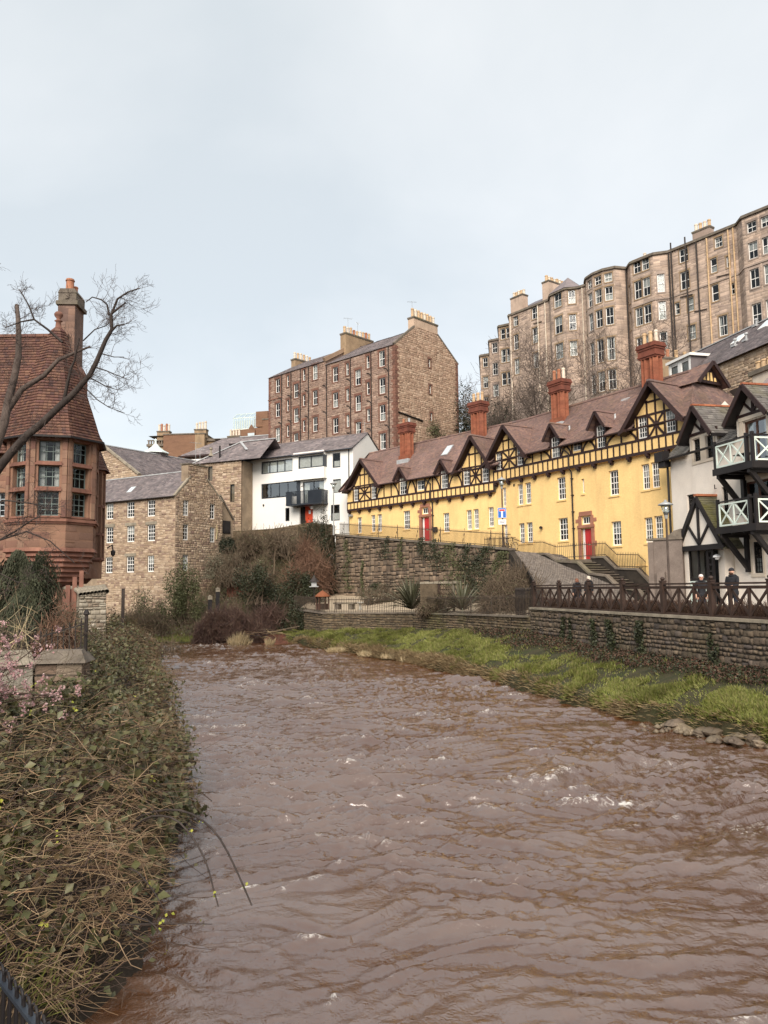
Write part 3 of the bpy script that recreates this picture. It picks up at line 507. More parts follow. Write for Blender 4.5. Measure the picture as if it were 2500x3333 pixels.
def window(parent, fr, uc, z, w, h, cols=3, ru=2, rl=2, bt=.065, bar=.03, dep=.12, fm='white', curtain=None, sill=None, d=0, panes=False, gm='glass', name='window'):
    key = (round(w, 2), round(h, 2), cols, ru, rl, bt, bar, dep, fm)
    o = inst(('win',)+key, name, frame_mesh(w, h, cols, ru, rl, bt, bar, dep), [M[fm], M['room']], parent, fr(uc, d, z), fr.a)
    def sub(k, nm, fn, mats, loc=(0, 0, 0), scale=None):
        if k not in _inst:
            mb = MB(); fn(mb); me = bpy.data.meshes.new(nm); me.from_pydata(mb.v, [], mb.f)
            me.materials.append(mats); _inst[k] = me
        c = bpy.data.objects.new(nm, _inst[k]); c.location = loc
        if scale: c.scale = scale
        return link(c, o)
    y = dep+.032
    if panes:
        zm = h*.5; rows = ru+rl
        for i in range(cols):
            for j in range(rows):
                a = -w/2+bt+(w-2*bt)*i/cols; c = a+(w-2*bt)/cols; z0 = bt+(h-2*bt)*j/rows; z1 = z0+(h-2*bt)/rows
                sub(('pane', key), 'pane', lambda b, a=a, c=c, z0=z0, z1=z1: b.face([(-(c-a)/2, 0, 0), ((c-a)/2, 0, 0), ((c-a)/2, 0, z1-z0), (-(c-a)/2, 0, z1-z0)]), M[gm], ((a+c)/2, y+random.uniform(-.002, .002), z0))
    else:
        sub(('glass', round(w, 2), round(h, 2), dep, gm), 'pane', lambda b: b.face([(-w/2+.02, y, .02), (w/2-.02, y, .02), (w/2-.02, y, h-.02), (-w/2+.02, y, h-.02)]), M[gm])
    if curtain: sub(('cur', round(w, 2), round(h, 2), curtain, dep), 'curtain', curtain_mesh(w, h, curtain, dep), M['blind' if curtain == 'blind' else 'curtain'])
    if sill: sub(('sill', round(w, 2), sill, dep), 'sill', lambda b: b.box(IDF, -w/2-.07, w/2+.07, -.06, dep+.01, -.12, -.005), M[sill])
    return o
def rcurtain(p=.6):
    p *= .7
    return random.choice(['half', 'sides', 'sides', 'half', 'top', 'full']) if random.random() < p else None
# ---- stones: courses of separate blocks on a wall face, the largest in view as objects of their own
def _stone_variants():
    rs = np.random.RandomState(4); out = []
    for k in range(7):
        j = lambda s: rs.uniform(-s, s)
        b = [(-.5+j(.02), 0, -.5+j(.04)), (.5+j(.02), 0, -.5+j(.04)), (.5+j(.02), 0, .5+j(.04)), (-.5+j(.02), 0, .5+j(.04))]
        c = .07; t = [(x*(1-2*c)+j(.03), -1+j(.35), z*(1-2*c*1.6)+j(.04)) for x, _, z in b]
        out.append(np.array(b+t))
    return out
STV = _stone_variants(); STF = np.array([(4, 5, 6, 7), (0, 1, 5, 4), (1, 2, 6, 5), (2, 3, 7, 6), (3, 0, 4, 7)])
def stones(parent, fr, z0, z1, span, ops=(), ch=(.2, .3), ln=(.35, .7), gap=.02, proud=.035, mat_='millstone', n_ind=300, seed=1, name='stone', skip=.0, d=0, split=.22):
    """span(z) -> list of (u0,u1) intervals of the wall at height z"""
    rs = random.Random(seed); L = []
    z = z0
    while z < z1-.05:
        h = min(rs.uniform(*ch), z1-z); zc = z+h/2
        iv = list(span(zc))
        for o in ops:
            if o[1]-.0 < z+h-.04 and o[1]+o[3] > z+.04:
                a, b = o[0]-o[2]/2-.01, o[0]+o[2]/2+.01; nv = []
                for p, q in iv:
                    if b <= p or a >= q: nv.append((p, q)); continue
                    if a-p > .08: nv.append((p, a))
                    if q-b > .08: nv.append((b, q))
                iv = nv
        for p, q in iv:
            u = p
            while u < q-.03:
                l = rs.uniform(*ln)
                if q-(u+l) < ln[0]*.6: l = q-u
                l = min(l, q-u)
                if rs.random() >= skip:
                    if rs.random() < split and h > .18:
                        a_ = rs.uniform(.35, .65)
                        for zz_, h_ in ((z+h*a_/2, h*a_), (z+h*a_+h*(1-a_)/2, h*(1-a_))): L.append((u+l/2, zz_, max(l-gap, .03), max(h_-gap, .03), rs.randrange(7), rs.uniform(.6, 1.35)*proud))
                    else: L.append((u+l/2, zc+rs.uniform(-.12, .12)*h, max(l-gap, .03), max(h*(1 if rs.random() > .25 else rs.uniform(.78, 1))-gap, .03), rs.randrange(7), rs.uniform(.5, 1.5)*proud))
                u += l
        z += h
    key = []
    for s in L:
        p = fr(s[0], d, s[1]); key.append(s[2]*s[3]/((p[0]**2+p[1]**2)+1))
    order = np.argsort(-np.array(key)); ind = order[:n_ind]; rest = order[n_ind:]
    for k in ind:
        u, zc, l, h, v, pr = L[k]; ms = ('stone', mat_, v)
        if ms not in _inst:
            me = np_mesh(name, STV[v], STF); me.materials.append(M[mat_]); _inst[ms] = me
        o = bpy.data.objects.new(name, _inst[ms]); p = Vector(fr(u, d-.001, zc))-rootloc(parent); o.location = p; o.rotation_euler = (0, 0, fr.a); o.scale = (l, pr, h); link(o, parent)
    if len(rest):
        A = np.array([L[k] for k in rest]); T = np.array([STV[int(v)] for v in A[:, 4]])
        loc = T*np.stack([A[:, 2], A[:, 5], A[:, 3]], 1)[:, None]; u = loc[..., 0]+A[:, None, 0]; dd = loc[..., 1]+d-.001; zz = loc[..., 2]+A[:, None, 1]
        V = np.stack([fr.o[0]+u*fr.c-dd*fr.s, fr.o[1]+u*fr.s+dd*fr.c, zz], -1).reshape(-1, 3)
        F = (STF[None]+(np.arange(len(A))*8)[:, None, None]).reshape(-1, 4)
        np_obj(name+'_facing', V, F, M[mat_], parent, kind='stuff')
# ---- roof tiles and slates
def tiles(parent, p0, U, S_, L, H, tw=.25, ex=.2, th=.02, mat_='slate', iv=None, seed=0, jit=.25, name='roof_tiles', base=True, curve=0):
    rs = np.random.RandomState(seed); p0 = np.array(p0, float); U = np.array(U, float); U /= np.linalg.norm(U); S_ = np.array(S_, float); S_ /= np.linalg.norm(S_); N = np.cross(U, S_)
    if N[2] < 0: N = -N
    C = []; n = int(H/ex+.5); ex = H/n
    for k in range(n):
        s = k*ex; a, b = iv(s+ex*.5) if iv else (0, L)
        if b-a < .05: continue
        x = a-(k % 2)*tw*.5-rs.rand()*tw*.15
        while x < b:
            w = tw*(1+jit*(rs.rand()-.5)); x0 = max(x, a); x1 = min(x+w, b); x += w
            if x1-x0 > .02: C.append((x0+.004, x1-.004, s+(rs.rand()-.5)*ex*jit*.35, th*(1+jit*1.6*(rs.rand()-.5)), (rs.rand()-.5)*th*jit))
    C = np.array(C); q = lambda u, s, h: p0+u[:, None]*U+s[:, None]*S_+h[:, None]*N
    x0, x1, s, t, tl = C.T; e = s+ex*1.12
    V = np.stack([q(x0, s, t*0-.004), q(x1, s, t*0-.004), q(x1, s, t+tl), q(x0, s, t-tl), q(x1, e, t*.15), q(x0, e, t*.15)], 1).reshape(-1, 3)
    k = (np.arange(len(C))*6)[:, None]
    F = np.concatenate([k+np.array([[0, 1, 2, 3]]), k+np.array([[3, 2, 4, 5]])], 1).reshape(-1, 4)
    o = np_obj(name, V, F, M[mat_], parent, kind='stuff')
    if base:
        n2 = 8; mb = MB()
        for k in range(n2):
            a0, b0 = iv(H*k/n2) if iv else (0, L); a1, b1 = iv(H*(k+1)/n2) if iv else (0, L)
            P = lambda u, s: tuple(p0+u*U+s*S_-N*.012)
            mb.face([P(a0, H*k/n2), P(b0, H*k/n2), P(b1, H*(k+1)/n2), P(a1, H*(k+1)/n2)])
        mb.build('roof_deck', M[mat_], parent)
    return o
def roof_slope(parent, fr, u0, u1, d0, zt, d1, zr, **kw):
    """slope from eave (d0,zt) up to ridge (d1,zr) between u0 and u1"""
    a = np.array(fr(u0, d0, zt)); b = np.array(fr(u0, d1, zr)); U = np.array(fr(1, 0, 0))-np.array(fr(0, 0, 0)); U[2] = 0
    return tiles(parent, a, U, b-a, u1-u0, float(np.linalg.norm(b-a)), **kw)
def pot(parent, p, h=.6, r=.13, m='pot_buff', n=10):
    k = ('pot', h, r, m)
    return inst(k, 'chimney_pot', lambda b: b.lathe((0, 0, 0), [(r*1.05, 0), (r*1.05, .05), (r*.92, .06), (r*.85, h*.8), (r*1.02, h*.84), (r*1.02, h*.9), (r*.88, h*.93), (r*.88, h), (r*.66, h), (r*.62, h*.5)], n), M[m], parent, p)
def stack(parent, fr, u0, u1, d0, d1, z0, z1, mat_, capm, pots, ph=.6, pr=.13, pm=('pot_buff',), over=.08, name='chimney'):
    c = one(name, M[mat_], parent, lambda b: b.box(fr, u0, u1, d0, d1, z0, z1-.25))
    one('chimney_cap', M[capm], c, lambda b: (b.box(fr, u0-over*.6, u1+over*.6, d0-over*.6, d1+over*.6, z1-.25, z1-.16), b.box(fr, u0-over, u1+over, d0-over, d1+over, z1-.16, z1)))
    for i in range(pots):
        t = (i+.5)/pots
        if u1-u0 > d1-d0: p = fr(u0+(u1-u0)*t, (d0+d1)/2, z1)
        else: p = fr((u0+u1)/2, d0+(d1-d0)*t, z1)
        pot(c, p, ph*random.choice([1, 1, .88, 1.08]), pr, pm[i % len(pm)])
    return c
def downpipe(parent, pts, r=.055, m='iron', name='downpipe'):
    return one(name, M[m], parent, lambda b: b.tube(pts, r, 6))
def aerial(parent, p, h=1.4, rz=0):
    def fn(b):
        b.tube([(0, 0, 0), (0, 0, h)], .02, 4); b.tube([(-.6, 0, h-.1), (.6, 0, h-.1)], .012, 4)
        for i in range(6): b.tube([(-.5+i*.2, -.28, h-.1), (-.5+i*.2, .28, h-.1)], .009, 3)
    return inst(('aerial', h), 'aerial', fn, M['galv'], parent, p, rz)
def gut(parent, p, q, r=.06, m='iron', name='gutter'):
    return one(name, M[m], parent, lambda b: b.tube([p, q], r, 6))
# ------------------------------------------------------------------ the long yellow half-timbered house
def yellow_house():
    root = thing('yellow_house', 'long yellow half-timbered house with brown tiled roof and four red brick chimneys', 'house', (-3.5, 77, 5))
    FL = Fr.two((-3.5, 77), (9.2, 62.4)); LL = 19.35; FR = Fr.two((9.2, 62.4), (17.884, 47.5)); LR = 18.9
    DEP = 7.4; RD = 3.5; RZ = 18.25; J = -.22     # jetty stands proud of the wall
    spec = {
     'L': dict(f=FL, u1=LL, zb=11.84, zs=12.68, ze=14.05, base=lambda u: 9.4-.098*u-1.2, gab=[(2.75, 2.5, 16.75), (17.35, 1.98, 16.8)],
        dorm=[(8.31, .89), (13.69, .8)], up=[1.39, 4.11, 16.3, 18.42], small=[(10.68, .95)],
        low=[(1.6, 9.55, .68, 1.6, 3), (3.7, 9.55, .64, 1.66, 3), (4.67, 9.53, .66, 1.68, 3), (8.5, 9.51, .92, 1.71, 3), (13.58, 8.94, .74, 1.66, 3), (16.28, 8.96, .6, 1.68, 3), (17.08, 8.97, .6, 1.68, 3), (18.72, 9.05, .6, 1.62, 3)], door=(11.0, 8.28), pipe=12.0),
     'R': dict(f=FR, u1=LR, zb=12.55, zs=13.5, ze=14.35, base=lambda u: 7.6-.19*u-1.5, gab=[(2.02, 2.42, 17.0), (16.55, 2.3, 17.05)],
        dorm=[(7.35, .85), (11.83, .74)], up=[.72, 3.33, 15.46, 17.66], small=[(9.52, .8)],
        low=[(1.0, 10.55, .5, 1.55, 3), (2.98, 10.5, .66, 1.65, 3), (3.9, 10.5, .7, 1.65, 3), (7.58, 10.43, .88, 1.66, 3), (9.75, 10.65, .26, 1.04, 1), (12.62, 10.2, .84, 1.7, 3), (15.33, 10.27, .64, 1.66, 3), (16.1, 10.3, .64, 1.66, 3),
             (1.05, 7.6, .5, 1.5, 3), (3.03, 7.5, .68, 1.56, 3), (3.95, 7.5, .72, 1.56, 3), (7.62, 7.43, .98, 1.65, 3), (12.67, 6.8, .86, 1.63, 3), (15.38, 6.84, .66, 1.62, 3), (16.18, 6.88, .66, 1.62, 3)], door=(9.93, 6.0), pipe=8.75)}
    def timber(f, u0, z0, u1, z1, w=.12, d=J-.012, dp=.06, name='timber'):
        # an upright or rail: shared unit box, scaled
        if abs(u1-u0) < 1e-6: a, b, c, e = u0-w/2, u0+w/2, z0, z1
        else: a, b, c, e = u0, u1, z0-w/2, z0+w/2
        o = inst('timberbox', name, lambda m: m.box(IDF, -.5, .5, -.5, .5, -.5, .5), M['timber'], root, f((a+b)/2, d, (c+e)/2), f.a, (b-a, dp, e-c)); o.name = name; return o
    def curve_brace(f, pts, w=.14, d=J-.012, dp=.055):
        mb = MB(); P = np.array(pts); t = np.linspace(0, 1, 8)
        # quadratic through three points
        Q = np.outer((1-t)**2, P[0])+np.outer(2*t*(1-t), P[1])+np.outer(t**2, P[2]); T = np.gradient(Q, axis=0); T /= np.linalg.norm(T, axis=1)[:, None]; Nn = np.stack([-T[:, 1], T[:, 0]], 1)*w/2
        A = Q+Nn; B = Q-Nn
        for i in range(7):
            mb.hexa([f(*x) for x in ((A[i][0], d-dp/2, A[i][1]), (B[i][0], d-dp/2, B[i][1]), (B[i+1][0], d-dp/2, B[i+1][1]), (A[i+1][0], d-dp/2, A[i+1][1]), (A[i][0], d+dp/2, A[i][1]), (B[i][0], d+dp/2, B[i][1]), (B[i+1][0], d+dp/2, B[i+1][1]), (A[i+1][0], d+dp/2, A[i+1][1]))])
        mb.build('curved_brace', M['timber'], root)
    for key, S_ in spec.items():
        f = S_['f']; u1 = S_['u1']; zb, zs, ze = S_['zb'], S_['zs'], S_['ze']
        lowops = [w[:4] for w in S_['low']]; du, dz = S_['door']
        dops = [(du, dz, 1.0, 2.15), (du, dz+2.45, .82, .55)]
        upops = [(u, zs+.08, .7, 1.42) for u in S_['up']]; ztop = max(ze, zs+1.52); dmops = [(u, zs+.03, w, 1.62) for u, w in S_['dorm']]; smops = [(u, zs+.22, w, .9 if key == 'L' else .72) for u, w in S_['small']]
        wall = one('wall', M['yellow'], root, lambda b: b.wall(f, 0, u1, 3.0, zb, lowops+dops, .22))
        def upper(b):
            b.wall(f, 0, u1, zb, ze, [(o[0], o[1], o[2], min(o[3], ze-o[1])) for o in upops+smops+dmops], .14, d=J)
            b.face([f(0, J, zb), f(u1, J, zb), f(u1, 0, zb), f(0, 0, zb)])
        # windows under gables rise above the eave line inside the gable wall
        gops = []
        for c, hw, az in S_['gab']: gops += [o for o in upops if abs(o[0]-c) < hw]
        one('upper_wall', M['yellow'], root, upper)
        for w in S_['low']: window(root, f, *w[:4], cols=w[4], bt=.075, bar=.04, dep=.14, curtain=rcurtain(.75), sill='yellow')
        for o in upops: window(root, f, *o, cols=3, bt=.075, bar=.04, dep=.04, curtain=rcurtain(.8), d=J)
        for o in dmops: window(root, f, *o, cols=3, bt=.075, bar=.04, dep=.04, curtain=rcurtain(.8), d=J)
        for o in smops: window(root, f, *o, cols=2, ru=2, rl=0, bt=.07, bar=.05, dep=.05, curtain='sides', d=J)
        # rails and studs of the band
        allu = sorted([o[0]-o[2]/2-.08 for o in upops+dmops+smops]+[o[0]+o[2]/2+.08 for o in upops+dmops+smops])
        timber(f, -.05, zb+.09, u1, zb+.09, .2, name='bottom_rail'); timber(f, -.05, zs, u1, zs, .15, name='sill_rail')
        wx = sorted((o[0]-o[2]/2-.14, o[0]+o[2]/2+.14) for o in upops+dmops); pv = -.05
        for a, b_ in wx+[(u1, u1)]:
            if a-pv > .1: timber(f, pv, ze-.06, a, ze-.06, .14, name='top_rail')
            pv = b_
        n = int(u1/.53)
        for i in range(n+1):
            u = .02+(u1-.06)*i/n; timber(f, u, zb+.19, u, zs-.07, .1, name='stud')
        for u in allu:
            if 0 < u < u1: timber(f, u, zs+.075, u, max(ze-.13, ztop if any(abs(u-c) < hw for c, hw, _ in S_['gab']) else 0), .13, name='post')
        for i in range(int(u1/1.55)+1):
            u = .2+i*1.55
            if u < u1: one('joist_end', M['timber'], root, lambda b: (b.box(f, u-.11, u+.11, J-.1, .0, zb-.18, zb-.002), b.box(f, u-.09, u+.09, J+.02, .0, zb-.3, zb-.18)))
        # curved braces between the windows
        edges = sorted([(o[0]-o[2]/2-.15, o[0]+o[2]/2+.15) for o in upops+dmops+smops])
        gaps = [(a[1], b[0]) for a, b in zip(edges, edges[1:])]
        for a, b in gaps:
            if b-a < .9: continue
            ing = any(abs((a+b)/2-c) < hw*.6 for c, hw, _ in S_['gab']); z0, z1 = zs+.1, (ztop-.07 if ing else ze-.13)
            m_ = (a+b)/2
            if ing:
                timber(f, m_, z0, m_, z1, .13, name='post'); zc = (z0+z1)/2; timber(f, a, zc, b, zc, .12, name='rail')
                for sx in (-1, 1):
                    e = m_+sx*(b-a)/2*.96
                    curve_brace(f, [(m_+sx*.06, zc+.02), (m_+sx*.1+sx*(b-a)*.12, zc+.34), (e, z1)]); curve_brace(f, [(m_+sx*.06, zc-.02), (m_+sx*.1+sx*(b-a)*.12, zc-.34), (e, z0)])
            else:
                k = max(1, round((b-a)/1.1))
                for i in range(1, k): timber(f, a+(b-a)*i/k, z0, a+(b-a)*i/k, z1, .12, name='post')
                w = min(.75, (b-a)*.45)
                curve_brace(f, [(a+.05, z0), (a+.12, z0+(z1-z0)*.6), (a+w, z1)]); curve_brace(f, [(b-.05, z0), (b-.12, z0+(z1-z0)*.6), (b-w, z1)])
        # main roof: front and back slopes with a slight sweep at the eave
        e0 = -.62
        ext0 = -.85 if key == 'L' else -.7
        ext1 = u1+.7 if key == 'L' else u1+.5
        cuts = [(c-hw*.9, c+hw*.9) for c, hw, _ in S_['gab']]
        cc = sorted([(c-hw*.78, c+hw*.78) for c, hw, _ in S_['gab']]+[(u-w/2-.16, u+w/2+.16) for u, w in S_['dorm']]); pv = ext0
        for a, b_ in cc+[(ext1, ext1)]:
            if a-pv > .1: roof_slope(root, f, pv, a, e0, ze-.12, e0+.9, ze+.62, tw=.19, ex=.13, th=.028, mat_='claytile', seed=3, name='eave_tiles')
            pv = b_
        hip = None
        if key == 'R':
            Ht = math.hypot(RD-e0-.9, RZ-ze-.62); hip = lambda q, Ht=Ht: (0, min(ext1-ext0-.25-max(0, q/Ht)*2.6, ext1-ext0) if q/Ht < .8 else gu_-ext0)
            gu_ = LR-1.1
        roof_slope(root, f, ext0, ext1, e0+.9, ze+.62, RD, RZ, tw=.19, ex=.13, th=.028, mat_='claytile', seed=5, iv=hip)
        roof_slope(root, f, ext0, ext1-(1.8 if key == 'R' else 0), DEP+.4, ze, RD, RZ, tw=.5, ex=.4, th=.02, mat_='claytile', seed=6)
        one('ridge_tiles', M['claytile'], root, lambda b: [b.beam(f(u, RD, RZ+.03), f(u+.44, RD, RZ+.03), .26, .13) for u in np.arange(ext0, (ext1 if key == 'L' else LR-1.0)-.3, .46)])
        one('soffit', M['timber'], root, lambda b: [b.face([f(a_, e0, ze-.16), f(c_, e0, ze-.16), f(c_, .1, ze-.03), f(a_, .1, ze-.03)]) for a_, c_ in zip([ext0]+[x[1] for x in cc], [x[0] for x in cc]+[ext1]) if c_ > a_])
        one('gutter', M['timber'], root, lambda b: b.tube([f(ext0, e0-.05, ze-.14), f(ext1, e0-.05, ze-.14)], .065, 6))
        # big front gables
        for gi, (c, hw, az) in enumerate(S_['gab']):
            zf = ze-.02; g = f
            def gw(b):
                q = .3
                if ztop > ze: b.wall(g, c-1.72, c+1.72, ze, ztop, [o for o in upops if abs(o[0]-c) < hw], .14, d=J); b.face([g(c-1.6, J, ztop), g(c+1.6, J, ztop), g(c, J, az-q)])
                else: b.face([g(c-hw+.25, J, ze-.01), g(c+hw-.25, J, ze-.01), g(c, J, az-q)])
            one('gable_wall', M['yellow'], root, gw)
            zg = ztop if ztop > ze else ze; H = az-.3-zg; tw_ = (hw-.25) if ztop <= ze else 1.6
            timber(f, c, zg+.08, c, zg+H*.96, .13, name='king_post'); timber(f, c-tw_, zg, c+tw_, zg, .13, name='rail')
            for sx in (-1, 1): timber(f, c+sx*tw_*.42, zg+.08, c+sx*tw_*.42, zg+H*.55, .12, name='post')
            zc = zg+H*.48; timber(f, c-tw_*.5, zc, c+tw_*.5, zc, .12, name='rail'); zc2 = zg+H*.8; timber(f, c-tw_*.2, zc2, c+tw_*.2, zc2, .1, name='rail')
            # overhanging dormer roof with bargeboards
            pz = lambda d: az
            slope_dir = (az-zf)/hw
            dback = max(.5, (az-ze)/((RZ-ze)/(RD-e0))+e0+.3)
            for sx in (-1, 1):
                a = np.array(g(c+sx*(hw+.18), -.8, zf-.22)); ap = np.array(g(c, -.8, az)); U = np.array(g(0, 1, 0))-np.array(g(0, 0, 0))
                Ln = dback+.8; Hs = float(np.linalg.norm(ap-a)); fb = .42
                # valley: the lower courses run back less far
                tiles(root, a, U, ap-a, Ln, Hs, tw=.19, ex=.13, th=.028, mat_='claytile', seed=11+gi, name='gable_roof_tiles', iv=lambda s, Ln=Ln, Hs=Hs: (0, Ln*(fb+(1-fb)*s/Hs)))
                o1 = np.array(g(c+sx*(hw+.1), -.82, zf-.2)); o2 = np.array(g(c, -.82, az-.1)); nrm = Vector((f.s, -f.c, 0))
                one('bargeboard', M['timber'], root, lambda b: b.beam(o1+(o1-o2)*.03, o2, .07, .27, up=nrm.cross(Vector(o2-o1))))
                one('bargeboard_foot', M['timber'], root, lambda b: b.prism(g, [(c+sx*(hw+.22), zf-.42), (c+sx*(hw-.3), zf-.22), (c+sx*(hw-.2), zf+.05), (c+sx*(hw+.12), zf-.12)], -1.0, -.2))
                one('soffit', M['timber'], root, lambda b: b.face([g(c+sx*(hw+.05), -.79, zf-.16), g(c, -.79, az-.14), g(c, J, az-.14), g(c+sx*(hw+.05), J, zf-.16)]))
            one('ridge_tiles', M['claytile'], root, lambda b: [b.beam(g(c, d, az+.04), g(c, d+.4, az+.04), .24, .12) for d in np.arange(-.82, dback-.3, .42)])
            one('lead_valley', M['lead'], root, lambda b: b.beam(g(c+hw*.98, .35, zf+.35), g(c+.2, dback+.05, az-.02), .2, .03))
        # small dormers
        for u, w in S_['dorm']:
            hw = w/2+.42; zt = zs+1.55+.42; az = zt+.62; zf = zs+1.35
            one('dormer_face', M['timber'], root, lambda b: (b.prism(f, [(u-w/2-.1, zs+1.62), (u+w/2+.1, zs+1.62), (u, az-.25)], J-.06, J+.02), b.box(f, u-w/2-.14, u-w/2-.003, J-.05, .1, ze-.2, zs+1.66), b.box(f, u+w/2+.003, u+w/2+.14, J-.05, .1, ze-.2, zs+1.66)))
            one('dormer_cheek', M['lead'], root, lambda b: (b.face([f(u-w/2-.13, .1, zs+1.6), f(u-w/2-.13, 1.3, zs+1.6), f(u-w/2-.13, .1, ze-.2)]), b.face([f(u+w/2+.13, .1, zs+1.6), f(u+w/2+.13, 1.3, zs+1.6), f(u+w/2+.13, .1, ze-.2)])))
            db = 1.9
            for sx in (-1, 1):
                a = np.array(f(u+sx*hw, -.72, zf)); ap = np.array(f(u, -.72, az)); U = np.array(f(0, 1, 0))-np.array(f(0, 0, 0)); Hs = float(np.linalg.norm(ap-a))
                tiles(root, a, U, ap-a, db, Hs, tw=.18, ex=.13, th=.026, mat_='claytile', seed=21, name='dormer_tiles', iv=lambda s, Hs=Hs: (0, db*(.5+.5*s/Hs)))
                o1 = np.array(f(u+sx*hw, -.74, zf)); o2 = np.array(f(u, -.74, az-.06)); nrm = Vector((f.s, -f.c, 0))
                one('bargeboard', M['timber'], root, lambda b: b.beam(o1, o2, .06, .2, up=nrm.cross(Vector(o2-o1))))
            one('ridge_tiles', M['claytile'], root, lambda b: b.beam(f(u, -.74, az+.03), f(u, db-.72, az+.03), .2, .1)); one('lead_flashing', M['lead'], root, lambda b: b.beam(f(u+.05, db-.75, az), f(u+.55, db-1.2, zf+.25), .16, .03))
        # doorway with stone surround
        dr = one('door', M['crimson'], root, lambda b: (b.box(f, du-.3, du+.5, .16, .22, dz, dz+2.13), b.box(f, du-.2, du+.1, .145, .16, dz+1.15, dz+1.95), b.box(f, du+.16, du+.42, .145, .16, dz+1.15, dz+1.95), b.box(f, du-.2, du+.42, .145, .16, dz+.2, dz+.85)))
        one('letter_box', M['pot_buff'], dr, lambda b: b.box(f, du-.02, du+.24, .13, .15, dz+.98, dz+1.05)); one('side_light', M['white'], dr, lambda b: b.box(f, du-.5, du-.303, .15, .22, dz, dz+2.13))
        ds = one('door_surround', M['doorstone'], root, lambda b: (b.box(f, du-.78, du-.5, -.06, .2, dz-.3, dz+2.2), b.box(f, du+.5, du+.78, -.06, .2, dz-.3, dz+2.2), b.box(f, du-.8, du+.8, -.1, .2, dz+2.203, dz+2.4), b.box(f, du-.72, du-.43, -.05, .2, dz+2.403, dz+3.05), b.box(f, du+.43, du+.72, -.05, .2, dz+2.403, dz+3.05), b.box(f, du-.6, du+.6, -.08, .2, dz+3.053, dz+3.35), b.box(f, du-.8, du-.783, -.03, .15, dz+.9, dz+1.25), b.box(f, du+.783, du+.95, -.03, .15, dz+.9, dz+1.25), b.box(f, du-1.0, du-.723, -.03, .15, dz+2.6, dz+2.85), b.box(f, du+.723, du+1.0, -.03, .15, dz+2.6, dz+2.85)))
        one('doorstep', M['cope'], ds, lambda b: b.box(f, du-.7, du+.7, -.5, .2, dz-.35, dz-.02))
        window(root, f, du, dz+2.45, .82, .55, cols=3, ru=1, rl=0, bt=.07, bar=.035, dep=.12, name='fanlight')
        pu = S_['pipe']
        downpipe(root, [f(pu-.45, e0-.02, ze-.2), f(pu-.4, -.45, ze-.35), f(pu, J-.1, ze-.7), f(pu, J-.1, zb), f(pu, -.09, zb-.25), f(pu, -.09, S_['base'](pu)+1.0)], .06, 'iron')
        for z in np.arange(dz+1, zb, 1.2): one('pipe_bracket', M['iron'], root, lambda b: b.box(f, pu-.1, pu+.1, -.14, .0, z, z+.06))
    # right end gable and left end gable
    for f, u, sx in ((FL, 0, -1), (FR, LR, 1)):
        e = FL if sx < 0 else FR; ze = 14.05 if sx < 0 else 14.35
        one('end_wall', M['yellow'], root, lambda b: b.face([e(u, 0, 3), e(u, DEP, 3), e(u, DEP, ze), e(u, RD, RZ-.15), e(u, 0, ze)] if sx < 0 else [e(u, 0, 3), e(u, DEP, 3), e(u, DEP, ze), e(u, 0, ze)]))
    one('end_bargeboard', M['timber'], root, lambda b: (b.beam(FL(-.86, -.65, 13.9), FL(-.86, RD, RZ), .05, .26), b.beam(FL(-.86, RD, RZ), FL(-.86, DEP, 14), .05, .26)))
    # right end: hipped, with a small timbered gablet at the ridge
    hz, gu = 17.15, LR-1.1
    Hh = FR.sub(LR+.55, -.62, R(90)); run = LR+.55-(gu-.35); sl = np.array(FR(gu-.35, 0, hz))-np.array(FR(LR+.55, 0, 14.3)); Hs = float(np.linalg.norm(sl)); W_ = DEP+1.0
    tiles(root, Hh(0, 0, 14.3), np.array(Hh(1, 0, 0))-np.array(Hh(0, 0, 0)), sl, W_, Hs, tw=.19, ex=.14, th=.028, mat_='claytile', seed=9, name='hip_tiles', iv=lambda q: (q/Hs*2.95, W_-q/Hs*2.95))
    Gf = FR.sub(gu, RD, R(90))
    one('gablet', [M['timber'], M['yellow']], root, lambda b: (b.prism(Gf, [(-1.3, hz-.05), (1.3, hz-.05), (0, RZ+.1)], -.05, .05), [b.prism(Gf, [(q-.11, hz+.12), (q+.11, hz+.12), (q+.11*(1 if q < 0 else .3), hz+.12+h), (q-.11*(1 if q > 0 else .3), hz+.12+h)], -.08, -.055, 1) for q, h in ((-.55, .25), (-.18, .55), (.18, .55), (.55, .25))]))
    for q in (-1, 1): one('bargeboard', M['timber'], root, lambda b: b.beam(Gf(q*1.55, -.4, hz-.2), Gf(0, -.4, RZ+.2), .08, .24)); tiles(root, Gf(q*1.6, -.42, hz-.2), np.array(Gf(0, 1, 0))-np.array(Gf(0, 0, 0)), np.array(Gf(-q*1.6, 0, RZ+.32-hz+.08))-np.array(Gf(0, 0, 0)), 1.6, math.hypot(1.6, RZ+.4-hz), tw=.19, ex=.13, th=.028, mat_='claytile', seed=8, name='gablet_tiles')
